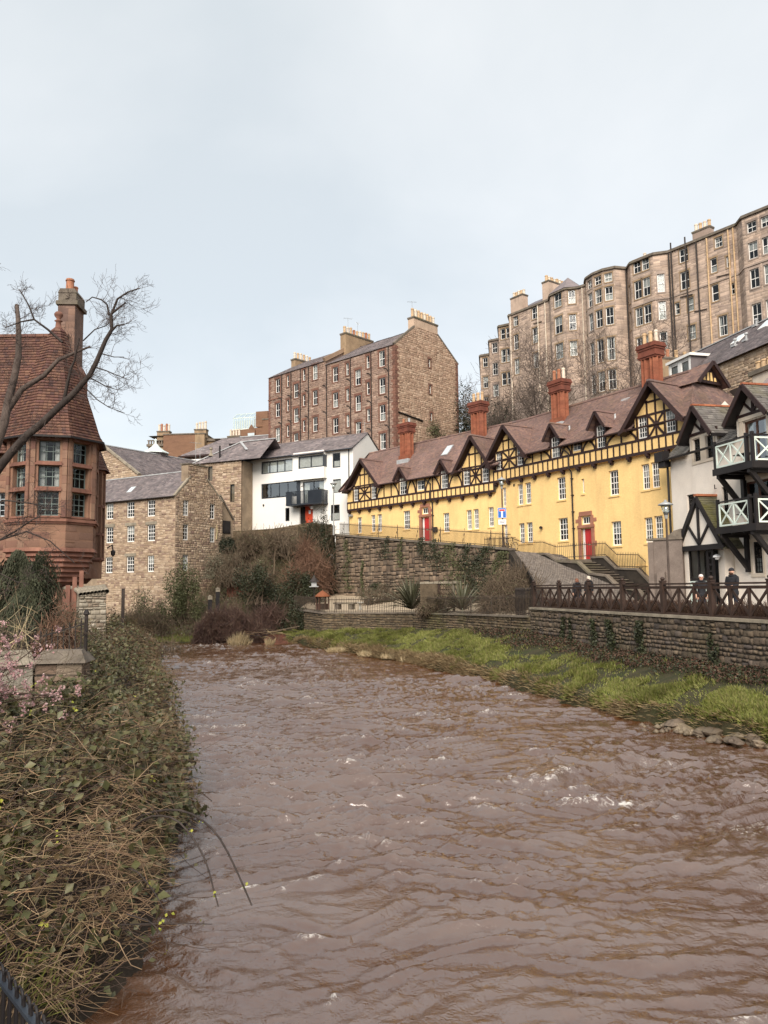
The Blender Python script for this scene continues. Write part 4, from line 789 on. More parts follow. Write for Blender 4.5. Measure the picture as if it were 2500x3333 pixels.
    # four clustered brick chimneys
    for f, u, d, zb, zt, ph, npots, pm in ((FL, 6.35, 2.15, 16.3, 20.05, .5, 2, ('pot_red', 'galv')), (FL, 15.3, 2.6, 16.9, 20.5, .9, 4, ('pot_buff', 'pot_buff')), (FR, 5.2, 2.4, 16.6, 20.2, .95, 4, ('pot_red', 'pot_pale')), (FR, 14.2, 2.4, 16.6, 20.55, .95, 4, ('pot_buff', 'pot_pale'))):
        w = .72
        c = one('chimney', M['brick'], root, lambda b: (b.box(f, u-w, u+w, d-.45, d+.45, zb, zb+.6), [b.box(f.sub(x, y, R(45)), -.18, .18, -.18, .18, zb+.1, zt-1.0) for x in (u-w+.22, u-.24, u+.24, u+w-.22) for y in (d-.2, d+.2)], b.box(f, u-w+.14, u+w-.14, d-.3, d+.3, zb, zt-1.0)))
        one('chimney_cap', M['brickcap'], c, lambda b: [b.box(f, u-w-o, u+w+o, d-.45-o, d+.45+o, zt-h1, zt-h0) for o, h1, h0 in ((.0, 1.02, .9), (.06, .9, .78), (.02, .78, .45), (.07, .45, .3), (.13, .3, .18), (.09, .18, .0))])
        one('lead_flashing', M['lead'], c, lambda b: b.box(f, u-w-.1, u+w+.1, d-.62, d-.4, zb-.25, zb+.18))
        for i in range(npots):
            pot(c, f(u-w+.2+(2*w-.4)*(i+.5)/npots, d+(.12 if i % 2 else -.12), zt), ph*(1 if i % 2 else .93), .145, pm[i % 2])
    for f, u, d in ((FL, 12.0, 2.0), (FR, 11.6, 2.3)):
        k = (RZ-14.7)/(RD-.28); z = lambda dd: 14.68+(dd-.28)*k
        one('roof_light', [M['lead'], M['blind']], root, lambda b: (b.beam(f(u, d-.5, z(d-.5)+.06), f(u, d+.4, z(d+.4)+.06), .8, .08), b.beam(f(u, d-.42, z(d-.42)+.105), f(u, d+.32, z(d+.32)+.105), .62, .02, m=1)))
    one('vent', M['black'], root, lambda b: b.box(FR, 16.72, 16.9, -.03, .02, 12.0, 12.22)); one('vent', M['black'], root, lambda b: b.box(FR, 2.2, 2.36, -.03, .02, 12.05, 12.25))
    one('flood_light', M['black'], root, lambda b: b.lathe(FR(5.4, -.15, 8.55), [(.02, -.12), (.12, -.1), (.13, .03), (.05, .1)], 8))
    one('flood_light', M['galv'], root, lambda b: (b.box(FL, .2, .65, -.3, -.05, 11.3, 11.5), b.box(FL, .3, .4, -.1, .05, 11.35, 11.45)))
    one('post_box', M['black'], root, lambda b: b.box(FL, 12.15, 12.5, -.22, -.003, 9.0, 9.45))
    one('street_name_plate', M['signwhite'], root, lambda b: b.box(FR, 17.75, 18.7, -.03, -.005, 8.6, 8.85)); one('wall_sign', [M['black'], M['signwhite']], root, lambda b: (b.box(FR, 17.95, 18.45, -.04, -.01, 9.25, 9.62), b.box(FR, 18.0, 18.4, -.05, -.041, 9.3, 9.42, 1), b.box(FR, 18.0, 18.4, -.05, -.041, 9.46, 9.57, 1)))
    one('blocked_hatch', M['yellow'], root, lambda b: (b.box(FR, 14.2, 15.2, -.05, -.003, 5.35, 5.42),))
    return root
yellow_house()
# ------------------------------------------------------------------ stone mill house by the river
def margins(root, fr, ops, m, w=.16, pr=.02, lint=.26):
    for o in ops:
        a, b, c, e = o[0]-o[2]/2, o[0]+o[2]/2, o[1], o[1]+o[3]
        def fn(mb, W=o[2], H=o[3]):
            mb.box(IDF, -W/2-w, -W/2-.004, -pr, .06, 0, H); mb.box(IDF, W/2+.004, W/2+w, -pr, .06, 0, H); mb.box(IDF, -W/2-w-.08, W/2+w+.08, -pr, .06, H+.004, H+lint); mb.box(IDF, -W/2-w*.7, W/2+w*.7, -pr-.03, .06, -.16, -.004)
        inst(('margin', round(o[2], 2), round(o[3], 2), m, w), 'window_margin', fn, M[m], root, fr(o[0], 0, o[1]), fr.a)
def quoins(root, fr, u, side, z0, z1, m, h=.34, pr=.03, n='quoin'):
    z = z0; k = 0
    while z < z1-.1:
        L = .62 if k % 2 else .36; uc = u+side*L/2
        inst(('quoin', m, k % 2, h), n, lambda b: b.box(IDF, -L/2, L/2, -pr, .08, -h/2+.012, h/2-.012), M[m], root, fr(uc, 0, z+h/2), fr.a); z += h; k += 1
def grow(ops, a=.16, t=.26, b=.16): return [(o[0], o[1]-b, o[2]+2*a, o[3]+t+b) for o in ops]
def mill():
    root = thing('mill_house', 'buff rubble stone mill house with slate roof and white sash windows', 'house', (-19.65, 72, 1.5))
    F = Fr.two((-29.176, 77.5), (-19.65, 72)); L = 11.0; G = Fr((-19.65, 72), F.a+R(90)); GW = 6.5; ze = 13.1; zr = 15.9; A = 3.05
    w1 = [(1.96, 11.32, 1.06, 1.58), (4.94, 11.32, 1.06, 1.58), (7.78, 11.28, 1.04, 1.58), (2.03, 8.94, 1.06, 1.58), (5.02, 8.92, 1.06, 1.58), (7.84, 8.9, 1.04, 1.58), (2.03, 5.95, 1.04, 1.58), (5.06, 5.95, 1.06, 1.56), (7.84, 5.95, .88, 1.55)]
    w2 = [(1.36, 11.25, .72, 1.53), (1.38, 8.92, .7, 1.53), (1.4, 6.0, .72, 1.52), (5.03, 11.2, .7, 1.52), (5.08, 8.88, .7, 1.5)]
    one('wall', M['millmortar'], root, lambda b: b.wall(F, -6, L, 0, ze, w1, .2))
    def gw(b):
        b.wall(G, 0, GW, 0, ze, w2, .2); b.face([G(0, 0, ze), G(GW, 0, ze), G(A, 0, zr)])
    one('gable_wall', M['millmortar'], root, gw)
    one('back_wall', M['millmortar'], root, lambda b: (b.face([F(-6, GW, 0), F(L, GW, 0), F(L, GW, ze), F(-6, GW, ze)]), b.face([F(-6, 0, 0), F(-6, GW, 0), F(-6, GW, ze), F(-6, A, zr), F(-6, 0, ze)])))
    stones(root, F, 0.6, ze-.05, lambda z: [(.3, L-.02)], w1, (.12, .28), (.2, .62), .025, .02, 'millstone', 230, 2)
    stones(root, G, 1.5, zr-.2, lambda z: [(.02, GW-.02)] if z < ze else [(A*(z-ze)/(zr-ze)+.15, GW-(GW-A)*(z-ze)/(zr-ze)-.15)], w2, (.12, .32), (.18, .55), .03, .025, 'millstone', 70, 3)
    for o in w1: window(root, F, *o, cols=3, bt=.085, bar=.04, dep=.1, curtain=random.choice([None, None, None, 'top']))
    for o in w2: window(root, G, *o, cols=2 if o[2] < .71 else 3, bt=.08, bar=.04, dep=.1, curtain=random.choice([None, 'half', 'full']))
    for o in (w1[3], w1[4], w1[5], w1[7]): one('lintel', M['palecope'], root, lambda b: b.box(F, o[0]-o[2]/2-.25, o[0]+o[2]/2+.25, -.045, .05, o[1]+o[3]+.006, o[1]+o[3]+.3))
    roof_slope(root, F, -6, L-.1, -.22, ze-.1, A, zr, tw=.3, ex=.2, th=.025, mat_='slate', seed=31, jit=.5)
    roof_slope(root, F, -6, L-.1, GW+.2, ze-.1, A, zr, tw=.5, ex=.4, th=.025, mat_='slate', seed=32, jit=.5)
    [one('skew', M['palecope'], root, lambda b: b.beam(G(p, .12, ze-.05), G(q, .12, zr-.75), .3, .14)) for p, q in ((-.1, A-1.1), (GW+.05, A+1.15))]
    one('ridge', M['ridge'], root, lambda b: b.beam(F(-6, A, zr+.03), F(L-.6, A, zr+.03), .22, .1))
    ch = one('chimney', M['millmortar'], root, lambda b: b.box(G, 1.65, 4.3, .05, .95, 14.4, 16.3)); stones(ch, G, 14.5, 16.25, lambda z: [(1.66, 4.28)], (), (.25, .4), (.35, .7), .04, .05, 'millstone', 60, 5, d=.05)
    one('chimney_cap', M['cope'], ch, lambda b: b.box(G, 1.55, 4.4, -.05, 1.05, 16.3, 16.42))
    aerial(ch, G(3.0, .4, 16.42), 2.3, .6); aerial(ch, G(3.7, .5, 16.42), 1.8, 1.2)
    one('gutter', M['iron'], root, lambda b: b.tube([F(-6, -.25, ze-.1), F(L+.05, -.25, ze-.1)], .06, 6))
    one('roof_light', [M['lead'], M['blind']], root, lambda b: (b.beam(F(3.6, .9, ze+.9), F(3.6, 1.6, ze+1.55), .7, .06), b.beam(F(3.6, .95, ze+.98), F(3.6, 1.5, ze+1.5), .55, .02, m=1)))
    lt = one('lean_to', M['millmortar'], root, lambda b: (b.face([G(GW, .3, 5), G(GW+1.9, .3, 5), G(GW+1.9, .3, 11.3), G(GW, .3, 13.6)]), b.face([G(GW, .3, 13.6), G(GW+1.9, .3, 11.3), G(GW+1.9, 3, 11.3), G(GW, 3, 13.6)]), b.face([G(GW+1.9, .3, 5), G(GW+1.9, 3, 5), G(GW+1.9, 3, 11.3), G(GW+1.9, .3, 11.3)])))
    one('lean_to_cope', M['cope'], lt, lambda b: b.beam(G(GW-.1, .32, 13.75), G(GW+2.0, .32, 11.35), .3, .16)); one('door', M['black'], lt, lambda b: b.box(G, GW+.35, GW+1.5, .24, .3, 9.9, 11.2))
mill()
# ------------------------------------------------------------------ tall brown tenement on the hill
def tenement():
    root = thing('tenement', 'tall brown stone tenement block with blank gable end and rows of chimney pots', 'tenement', (1.5, 88, 14))
    F = Fr.two((-15.75, 104.1), (1.5, 88)); L = 23.6; G = Fr((1.5, 88), F.a+R(90)); GW = 12.1; Z0 = 13; SP = 11.55; zl, zrt = 33.25, 32.7; RD = 5.95; zrg = 36.3
    big = [(u, z, .98, 1.93) for u, zs in ((1.98, (30.83, 27.47, 24.02, 20.6)), (5.82, (29.41, 26.08, 22.7, 19.3)), (9.6, (31.15, 27.8, 24.28, 20.9)), (13.42, (30.1, 26.81, 23.52, 20.2)), (17.44, (28.92, 25.7, 22.4)), (21.5, (30.4, 27.1, 23.82, 20.4))) for z in zs]
    small = [(u, z, .54, 1.54) for u, zs in ((4.15, (31.26, 27.9, 24.44)), (7.41, (31.44, 28.04, 24.6)), (15.62, (30.53, 27.28, 23.98)), (19.18, (30.68, 27.43, 24.12))) for z in zs]
    gops = [(6.38, 31.18, .42, 1.05), (6.44, 27.88, .42, 1.05), (6.57, 24.43, .42, 1.05)]
    ops = big+small
    one('wall', M['tenmortar'], root, lambda b: (b.wall(F, 0, SP, Z0, zl, [o for o in ops if o[0] < SP], .2), b.wall(F, SP, L, Z0, zrt, [o for o in ops if o[0] > SP], .2), b.face([F(SP, 0, zrt-.3), F(SP, RD, zrg+.4), F(SP, 0, zl)])))
    def gw(b):
        b.wall(G, 0, GW, Z0, zrt, gops, .2); b.face([G(0, 0, zrt), G(GW, 0, zrt), G(8.05, 0, 35.8), G(3.6, 0, 35.8)])
    one('gable_wall', M['tengmortar'], root, gw)
    one('back_wall', M['tenmortar'], root, lambda b: (b.face([F(0, GW, Z0), F(L, GW, Z0), F(L, GW, zrt), F(0, GW, zrt)]), b.face([F(0, 0, Z0), F(0, GW, Z0), F(0, GW, zl), F(0, RD, zrg), F(0, 0, zl)])))
    go = grow(ops, .17, .3, .14)
    stones(root, F, 18.5, zl-.05, lambda z: [(.4, SP)] if z > zrt-.2 else [(.4, L-.45)], go, (.17, .33), (.28, .72), .028, .03, 'tenstone', 220, 12)
    stones(root, G, 17.5, 35.8, lambda z: [(.45, GW-.4)] if z < zrt else [(3.6*(z-zrt)/3.1+.1, GW-4.05*(z-zrt)/3.1-.1)], grow(gops, .15, .2, .1), (.17, .34), (.3, .8), .025, .025, 'tengable', 80, 13)
    quoins(root, F, L, -1, 19, zrt, 'quoin'); quoins(root, G, 0, 1, 19, zrt, 'quoin'); quoins(root, F, 0, 1, 19, zl, 'quoin'); quoins(root, G, GW, -1, 22, zrt, 'quoin')
    margins(root, F, ops, 'quoin', .17, .03, .3); margins(root, G, gops, 'quoin', .15, .03, .2)
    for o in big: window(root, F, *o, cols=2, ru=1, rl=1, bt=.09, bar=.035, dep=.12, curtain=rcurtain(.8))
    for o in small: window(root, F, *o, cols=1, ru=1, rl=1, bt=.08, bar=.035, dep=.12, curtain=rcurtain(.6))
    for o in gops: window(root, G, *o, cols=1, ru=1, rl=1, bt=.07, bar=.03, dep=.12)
    roof_slope(root, F, -.1, SP, -.15, zl-.05, RD, zrg+.35, tw=.4, ex=.28, th=.025, mat_='slate', seed=41, jit=.4)
    roof_slope(root, F, SP, L-.1, -.15, zrt-.05, RD, zrg, tw=.4, ex=.28, th=.025, mat_='slate', seed=42, jit=.4)
    roof_slope(root, F, 0, L-.1, GW, zrt, RD, zrg, tw=.8, ex=.6, th=.025, mat_='slate', seed=43)
    one('party_wall', M['tengmortar'], root, lambda b: b.beam(F(SP, -.2, zl+.1), F(SP, RD, zrg+.65), .4, .5))
    stack(root, F, SP-.5, SP+.5, 3.2, 8.4, 34.5, 37.7, 'buffstone', 'cope', 9, .95, .2, ('pot_buff', 'pot_pale', 'pot_buff', 'pot_red'))
    stack(root, G, 3.55, 8.1, .0, .95, 35.2, 37.0, 'tengable', 'cope', 8, 1.05, .2, ('pot_buff', 'pot_pale', 'pot_buff'))
    stack(root, F, -.3, .6, 4.3, 7.7, 34, 36.9, 'buffstone', 'cope', 6, 1.0, .19, ('pot_pale', 'pot_buff'))
    [one('skew', M['cope'], root, lambda b: b.beam(G(p, .1, zrt+.05), G(q, .1, 35.75), .3, .2)) for p, q in ((-.1, 3.6), (GW+.1, 8.05))]
    for u in (2.9, 4.85, 6.75, 8.35, 11.85, 16.2, 19.75, 22.6):
        zt = zl if u < SP else zrt
        downpipe(root, [F(u, -.08, zt-.1), F(u, -.09, 18)], .07)
        for z in (29.8, 26.4, 23.0): downpipe(root, [F(u-.75, -.08, z+.3), F(u-.3, -.1, z+.18), F(u-.05, -.1, z-.15)], .05, name='branch_pipe')
    one('string_course', M['quoin'], root, lambda b: b.box(F, -.05, 3.0, -.1, .02, 30.0, 30.14))
    aerial(root, F(12.5, 3.2, 37.7), 1.8, .3); aerial(root, F(11.3, 6.2, 37.7), 2.2, 1.3); aerial(root, G(3.7, .4, 37.0), 2.0, .2)
    downpipe(root, [G(.4, -.1, 24.6), G(4.8, -.1, 24.2)], .1, name='wall_pipe')
tenement()
# ------------------------------------------------------------------ high curved tenement terrace on the skyline
def terrace():
    root = thing('tenement_terrace', 'high grey-buff tenement terrace with round and canted bays along the skyline', 'tenement', (41, 82, 20))
    UP = Fr.two((17.2, 114.16), (41, 82)); top = 44.3; Z0 = 22
    w = lambda u, d: UP(u, d, 0)[:2]
    pts = [(19.8, 150), (17.2, 131.6), (18.84, 130.6), (17.7, 123.4), (19.3, 122.4), (18.2, 116.4), (20.0, 115.2), w(3.2, -.1), w(3.4, 0), w(11.0, 0), w(12.2, -1.1), w(14.9, -1.3), w(16.3, -.1), w(17.9, 0), w(18.0, -.8), w(18.9, -1.75), w(20.3, -2.2), w(21.9, -2.2), w(23.3, -1.6), w(24.0, 0), w(25.2, -1.0), w(28.5, -1.0), w(29.9, 0), w(38.6, 0), w(39.8, -1.1), w(44.5, -1.1), w(45.6, 0), w(56, 0)]
    R4 = [(42.5, 1.75), (38.9, 2.3), (35.2, 2.3), (31.5, 2.3)]; RB = [(42.75, 1.15), (40.3, 1.85), (37.1, 2.3), (32.5, 3.0), (28.7, 2.6)]; R2 = [(42.85, 1.68), (39.55, 2.3), (36.1, 2.3), (32.5, 2.1)]; R1 = [(42.4, 1.2), (39.4, 1.9), (36.1, 2.15), (31.9, 2.45)]
    def col(f, ww, rows): return [(f, z, ww, h) for z, h in rows]
    def absw(i, u, d=0): return u-0
    faces = {1: col(.5, .95, [(42.3, 1.7), (38.6, 2), (35, 2)]), 3: col(.5, .95, [(42.3, 1.7), (38.6, 2), (35, 2)]), 5: col(.33, .8, [(42.3, 1.7), (38.6, 2.1), (35, 2)])+col(.75, .8, [(42.3, 1.7), (38.6, 2.1), (35, 2)]),
      8: col(.64, 1.2, R4[:3])+col(.14, 1.0, R4[:3]), 10: col(.5, 1.45, [(42.3, 2.0), (38.6, 2.4), (35.0, 2.2)]), 11: col(.5, .95, [(42.3, 1.9), (38.6, 2.2), (35.0, 2.1)]),
      14: col(.5, .6, RB[:4]), 15: col(.52, 1.0, RB), 16: col(.5, 1.05, RB), 17: col(.45, 1.0, RB), 19: col(.5, .6, R2[1:3]), 20: col(.29, 1.06, R2)+col(.66, 1.06, R2), 21: col(.45, .85, R2[1:]),
      22: [(.235, 42.48, 1.15, 1.67), (.235, 39.13, 1.17, 2.2), (.1, 36.35, .65, 1.45), (.3, 36.25, .84, 1.7), (.3, 32.8, 1.0, 1.76), (.66, 39.88, .8, 1.73), (.66, 36.48, .86, 1.97), (.745, 42.64, .96, 1.25), (.745, 32.2, 1.05, 2.36), (.86, 39.9, .45, 1.3), (.9, 36.6, .45, 1.3)],
      24: col(.22, 1.05, R1)+col(.55, 1.05, R1), 26: col(.3, 1.1, R4)}
    cyc = 0
    for i, (p, q) in enumerate(zip(pts, pts[1:])):
        f = Fr.two(p, q); Lf = math.hypot(q[0]-p[0], q[1]-p[1]); ops = [(a*Lf, z, ww, h) for a, z, ww, h in faces.get(i, [])]
        one('wall', M['upmortar'], root, lambda b: b.wall(f, 0, Lf, Z0, top, ops, .22))
        stones(root, f, 27 if i > 12 else 31, top-.05, lambda z: [(.0, Lf)], grow(ops, .12, .2, .12), (.26, .4), (.5, 1.1), .016, .016, 'upstone', 14 if Lf > 1.5 else 4, 60+i)
        margins(root, f, ops, 'buffstone' if i % 3 else 'upmortar', .12, .02, .2)
        for o in ops: window(root, f, *o, cols=1 if o[2] < .9 else 2, ru=1, rl=1, bt=.09, bar=.035, dep=.14, curtain=rcurtain(.8))
        one('cornice', M['cope'], root, lambda b: (b.box(f, -.05, Lf+.05, -.22, .2, top, top+.22), b.box(f, -.03, Lf+.03, -.1, .2, top+.22, top+.36)))
        if 19 < i: one('string_course', M['upmortar'], root, lambda b: b.box(f, 0, Lf, -.1, .02, 38.62, 38.8))
    one('roof_deck', M['slate'], root, lambda b: b.face([(x, y, top+.1) for x, y in pts]+[(70, 80, top+.1), (40, 160, top+.1)]))
    one('back_wall', M['upmortar'], root, lambda b: b.face([(pts[-1][0], pts[-1][1], Z0), (70, 80, Z0), (70, 80, top), (pts[-1][0], pts[-1][1], top)]))
    stack(root, UP, 3.6, 6.0, -.05, 1.1, 44.0, 47.0, 'upstone', 'cope', 5, .9, .24, ('pot_pale', 'pot_buff')); stack(root, UP, 9.8, 11.0, 0, 5, 44.0, 47.4, 'upstone', 'cope', 9, .8, .24, ('pot_buff', 'pot_pale'))
    stack(root, UP, 33.2, 35.4, .02, .9, 44.0, 45.7, 'upstone', 'cope', 4, .9, .22, ('pot_pale', 'pot_buff')); stack(root, UP, 24.6, 25.6, 2.0, 5, 44.0, 45.9, 'upstone', 'cope', 4, .8, .22, ('pot_pale',))
    def cone(b):
        rim = [UP(10.9, -.2, 44.6), UP(12.1, -1.3, 44.6), UP(15.0, -1.5, 44.6), UP(16.5, -.1, 44.6), UP(16, 2.5, 44.6), UP(11, 2.5, 44.6)]; ap = UP(13.4, 1.3, 47.2)
        for a, c in zip(rim, rim[1:]+rim[:1]): b.face([a, c, ap])
    one('bay_roof', M['slate'], root, cone)
    one('slate_slope', M['slate'], root, lambda b: b.face([UP(3.6, .0, 44.6), UP(9.6, 0, 44.6), UP(9.6, 4, 47.0), UP(4.8, 4, 47.0)]))
    for u, d, m in ((3.5, -.12, 'pot_pale'), (8.9, -.12, 'pot_pale'), (10.3, -.12, 'pot_pale'), (16.9, -.12, 'pot_pale'), (17.7, -.12, 'pot_pale'), (30.05, -.14, 'iron'), (30.4, -.14, 'iron'), (32.3, -.14, 'iron'), (33.7, -.14, 'iron'), (35.0, -.12, 'pot_buff'), (37.6, -.12, 'pot_buff'), (38.2, -.12, 'pot_buff'), (24.05, -.3, 'iron')):
        downpipe(root, [UP(u, d, top+(1.1 if m == 'iron' and u > 30.1 and u < 33 else -.1)), UP(u, d, 27)], .09, m)
    for u, z in ((31.3, 38.3), (33, 36.0), (36, 39.2), (8.0, 41.8)): downpipe(root, [UP(u, -.12, z), UP(u+1.6, -.12, z-.15)], .06, 'iron', 'branch_pipe')
terrace()
# ------------------------------------------------------------------ white modern house
def modern():
    root = thing('white_modern_house', 'white rendered modern house with slate roof, dark blue balcony and red door', 'house', (-3.155, 79, 10))
    F = Fr((-15.712, 86.25), R(-30)); L = 14.5; G = Fr((-3.155, 79), R(60)); ze = 18.68; RD = 2.95; zr = 20.8; GW = 5.9; U0 = -1.0
    rib = [(4.5, 16.95, 4.35, 1.4), (4.8, 14.16, 4.9, 1.68)]; sm = [(12.43, 16.82, .98, 1.55), (12.47, 14.15, 1.0, 1.44), (12.24, 11.22, 1.1, 1.68)]; slit = (5.99, 11.5, .55, 1.45); rec = (8.5, 10.7, 1.75, 2.3); bal = (9.45, 13.2, 2.75, 2.42)
    one('wall', M['modern'], root, lambda b: b.wall(F, U0, L, 8.5, ze, rib+sm+[slit, rec, bal], .25))
    one('gable_wall', M['modern'], root, lambda b: b.face([G(0, 0, 8), G(GW, 0, 8), G(GW, 0, ze), G(RD, 0, zr-.1), G(0, 0, ze)]))
    one('end_wall', M['modern'], root, lambda b: (b.face([F(U0, 0, 8), F(U0, GW, 8), F(U0, GW, ze), F(U0, RD, zr-.1), F(U0, 0, ze)]), b.face([F(U0, GW, 8), F(L, GW, 8), F(L, GW, ze), F(U0, GW, ze)])))
    ori = one('oriel', M['modern'], root, lambda b: (b.wall(F, 7.2, 11.2, 15.8, ze+.1, [(9.5, 17.0, 3.25, 1.3)], .15, d=-.55), b.face([F(7.2, -.55, 15.8), F(11.2, -.55, 15.8), F(11.2, -.002, 15.8), F(7.2, -.002, 15.8)]), b.face([F(7.2, -.55, 15.8), F(7.2, -.002, 15.8), F(7.2, -.002, ze), F(7.2, -.55, ze)]), b.face([F(11.2, -.55, 15.8), F(11.2, -.002, 15.8), F(11.2, -.002, 17), F(11.2, -.55, 17)]), b.face([F(11.2, -.55, 18.3), F(11.2, -.002, 18.3), F(11.2, -.002, ze), F(11.2, -.55, ze)])))
    one('corner_pane', M['navy'], ori, lambda b: (b.box(F, 11.12, 11.21, -.56, -.003, 17.003, 18.297)))
    for o in rib: window(root, F, *o, cols=4, ru=1, rl=0, bt=.09, bar=.09, dep=.1, fm='navy', curtain='full' if o[1] > 16 else None, panes=True, gm='glass_clear')
    window(root, F, 9.5, 17.0, 3.25, 1.3, cols=2, ru=1, rl=0, bt=.09, bar=.09, dep=.05, fm='navy', curtain='full', d=-.55, panes=True)
    window(root, F, *sm[0], cols=1, ru=1, rl=0, bt=.1, bar=.05, dep=.05, fm='navy', curtain='half'); window(root, F, *sm[1], cols=1, ru=1, rl=0, bt=.05, bar=.05, dep=.05, fm='navy', curtain='full'); window(root, F, *sm[2], cols=1, ru=1, rl=0, bt=.08, bar=.05, dep=.05, fm='navy', curtain='half')
    window(root, F, *slit, cols=1, ru=1, rl=0, bt=.07, dep=.05, fm='navy'); window(root, F, *bal, cols=2, ru=1, rl=0, bt=.08, bar=.1, dep=.1, fm='navy', panes=True, gm='glass_clear', curtain='sides')
    one('blue_cladding', M['navy'], root, lambda b: b.box(F, 7.29, 7.75, -.06, .02, 12.9, 16.0))
    # balcony: slatted tray, each bar a piece of its own
    bl = one('balcony', M['navy'], root, lambda b: (b.box(F, 6.75, 11.35, -1.3, -.003, 13.0, 13.14), b.box(F, 6.75, 11.35, -1.3, -1.25, 14.45, 14.5), b.box(F, 6.75, 6.8, -1.25, -.003, 14.45, 14.5), b.box(F, 11.3, 11.35, -1.25, -.003, 14.45, 14.5), b.box(F, 6.75, 7.5, -1.26, -1.2, 13.14, 14.45), b.box(F, 9.6, 11.35, -1.24, -1.2, 13.16, 14.44)))
    for k in range(34): inst('balbar', 'baluster', lambda b: b.box(IDF, -.02, .02, -.03, .03, 0, 1.45), M['navy'], bl, F(6.82+k*.135, -1.27, 13.05), F.a)
    for k in range(8):
        for u in (6.775, 11.325): inst('balbar', 'baluster', None, None, bl, F(u, -1.15+k*.145, 13.05), F.a+R(90))
    dr = one('door', M['reddoor'], root, lambda b: (b.box(F, 8.25, 9.37, .18, .24, 10.7, 12.98), b.box(F, 8.45, 9.2, .165, .18, 11.6, 12.8))); one('notice', M['signwhite'], dr, lambda b: b.box(F, 8.72, 9.0, .15, .164, 12.15, 12.55)); one('letter_box', M['galv'], dr, lambda b: b.box(F, 8.65, 9.0, .16, .178, 11.35, 11.42))
    one('door_side_panel', M['room'], root, lambda b: b.box(F, 7.63, 8.245, .2, .25, 10.7, 12.98))
    one('globe_lamp', M['lampwhite'], root, lambda b: b.lathe(F(9.5, -.4, 12.75), [(.01, -.2), (.14, -.14), (.2, 0), (.14, .14), (.03, .2)], 12), smooth=True)
    roof_slope(root, F, U0-.2, L+.1, -.35, ze-.05, RD, zr, tw=.35, ex=.24, th=.022, mat_='slate', seed=51, jit=.45); roof_slope(root, F, U0-.2, L+.1, GW+.3, ze-.05, RD, zr, tw=.6, ex=.4, th=.022, mat_='slate', seed=52)
    roof_slope(root, F, 7.1, 11.3, -.8, ze-.22, -.3, ze+.12, tw=.35, ex=.24, th=.022, mat_='slate', seed=53)
    one('ridge', M['slate'], root, lambda b: b.beam(F(U0, RD, zr+.02), F(L, RD, zr+.02), .2, .08)); one('gutter', M['navy'], root, lambda b: (b.tube([F(U0-.2, -.38, ze-.06), F(7.1, -.38, ze-.06)], .06, 6), b.tube([F(7.1, -.83, ze-.24), F(11.3, -.83, ze-.24)], .06, 6), b.tube([F(11.3, -.38, ze-.06), F(L+.1, -.38, ze-.06)], .06, 6)))
    downpipe(root, [F(-.5, -.06, ze-.1), F(-.5, -.06, 10)], .055, 'navy'); downpipe(root, [F(14.0, -.06, ze-.1), F(14.0, -.06, 10)], .055, 'navy')
    one('wall_vent', M['black'], root, lambda b: b.lathe(F(2.7, -.02, 13.45), [(.0, -.1), (.1, -.1), (.1, .1), (0, .1)], 8)); one('sensor_light', M['white'], root, lambda b: b.box(F, 7.85, 8.1, -.12, -.003, 15.2, 15.35))
    for u in (3.5, 5.0): one('planter', M['galv'], root, lambda b: b.box(F, u, u+1.0, -.9, -.4, 9.8, 10.45))
    aerial(root, G(2.9, .3, zr), 1.2, .4)
modern()
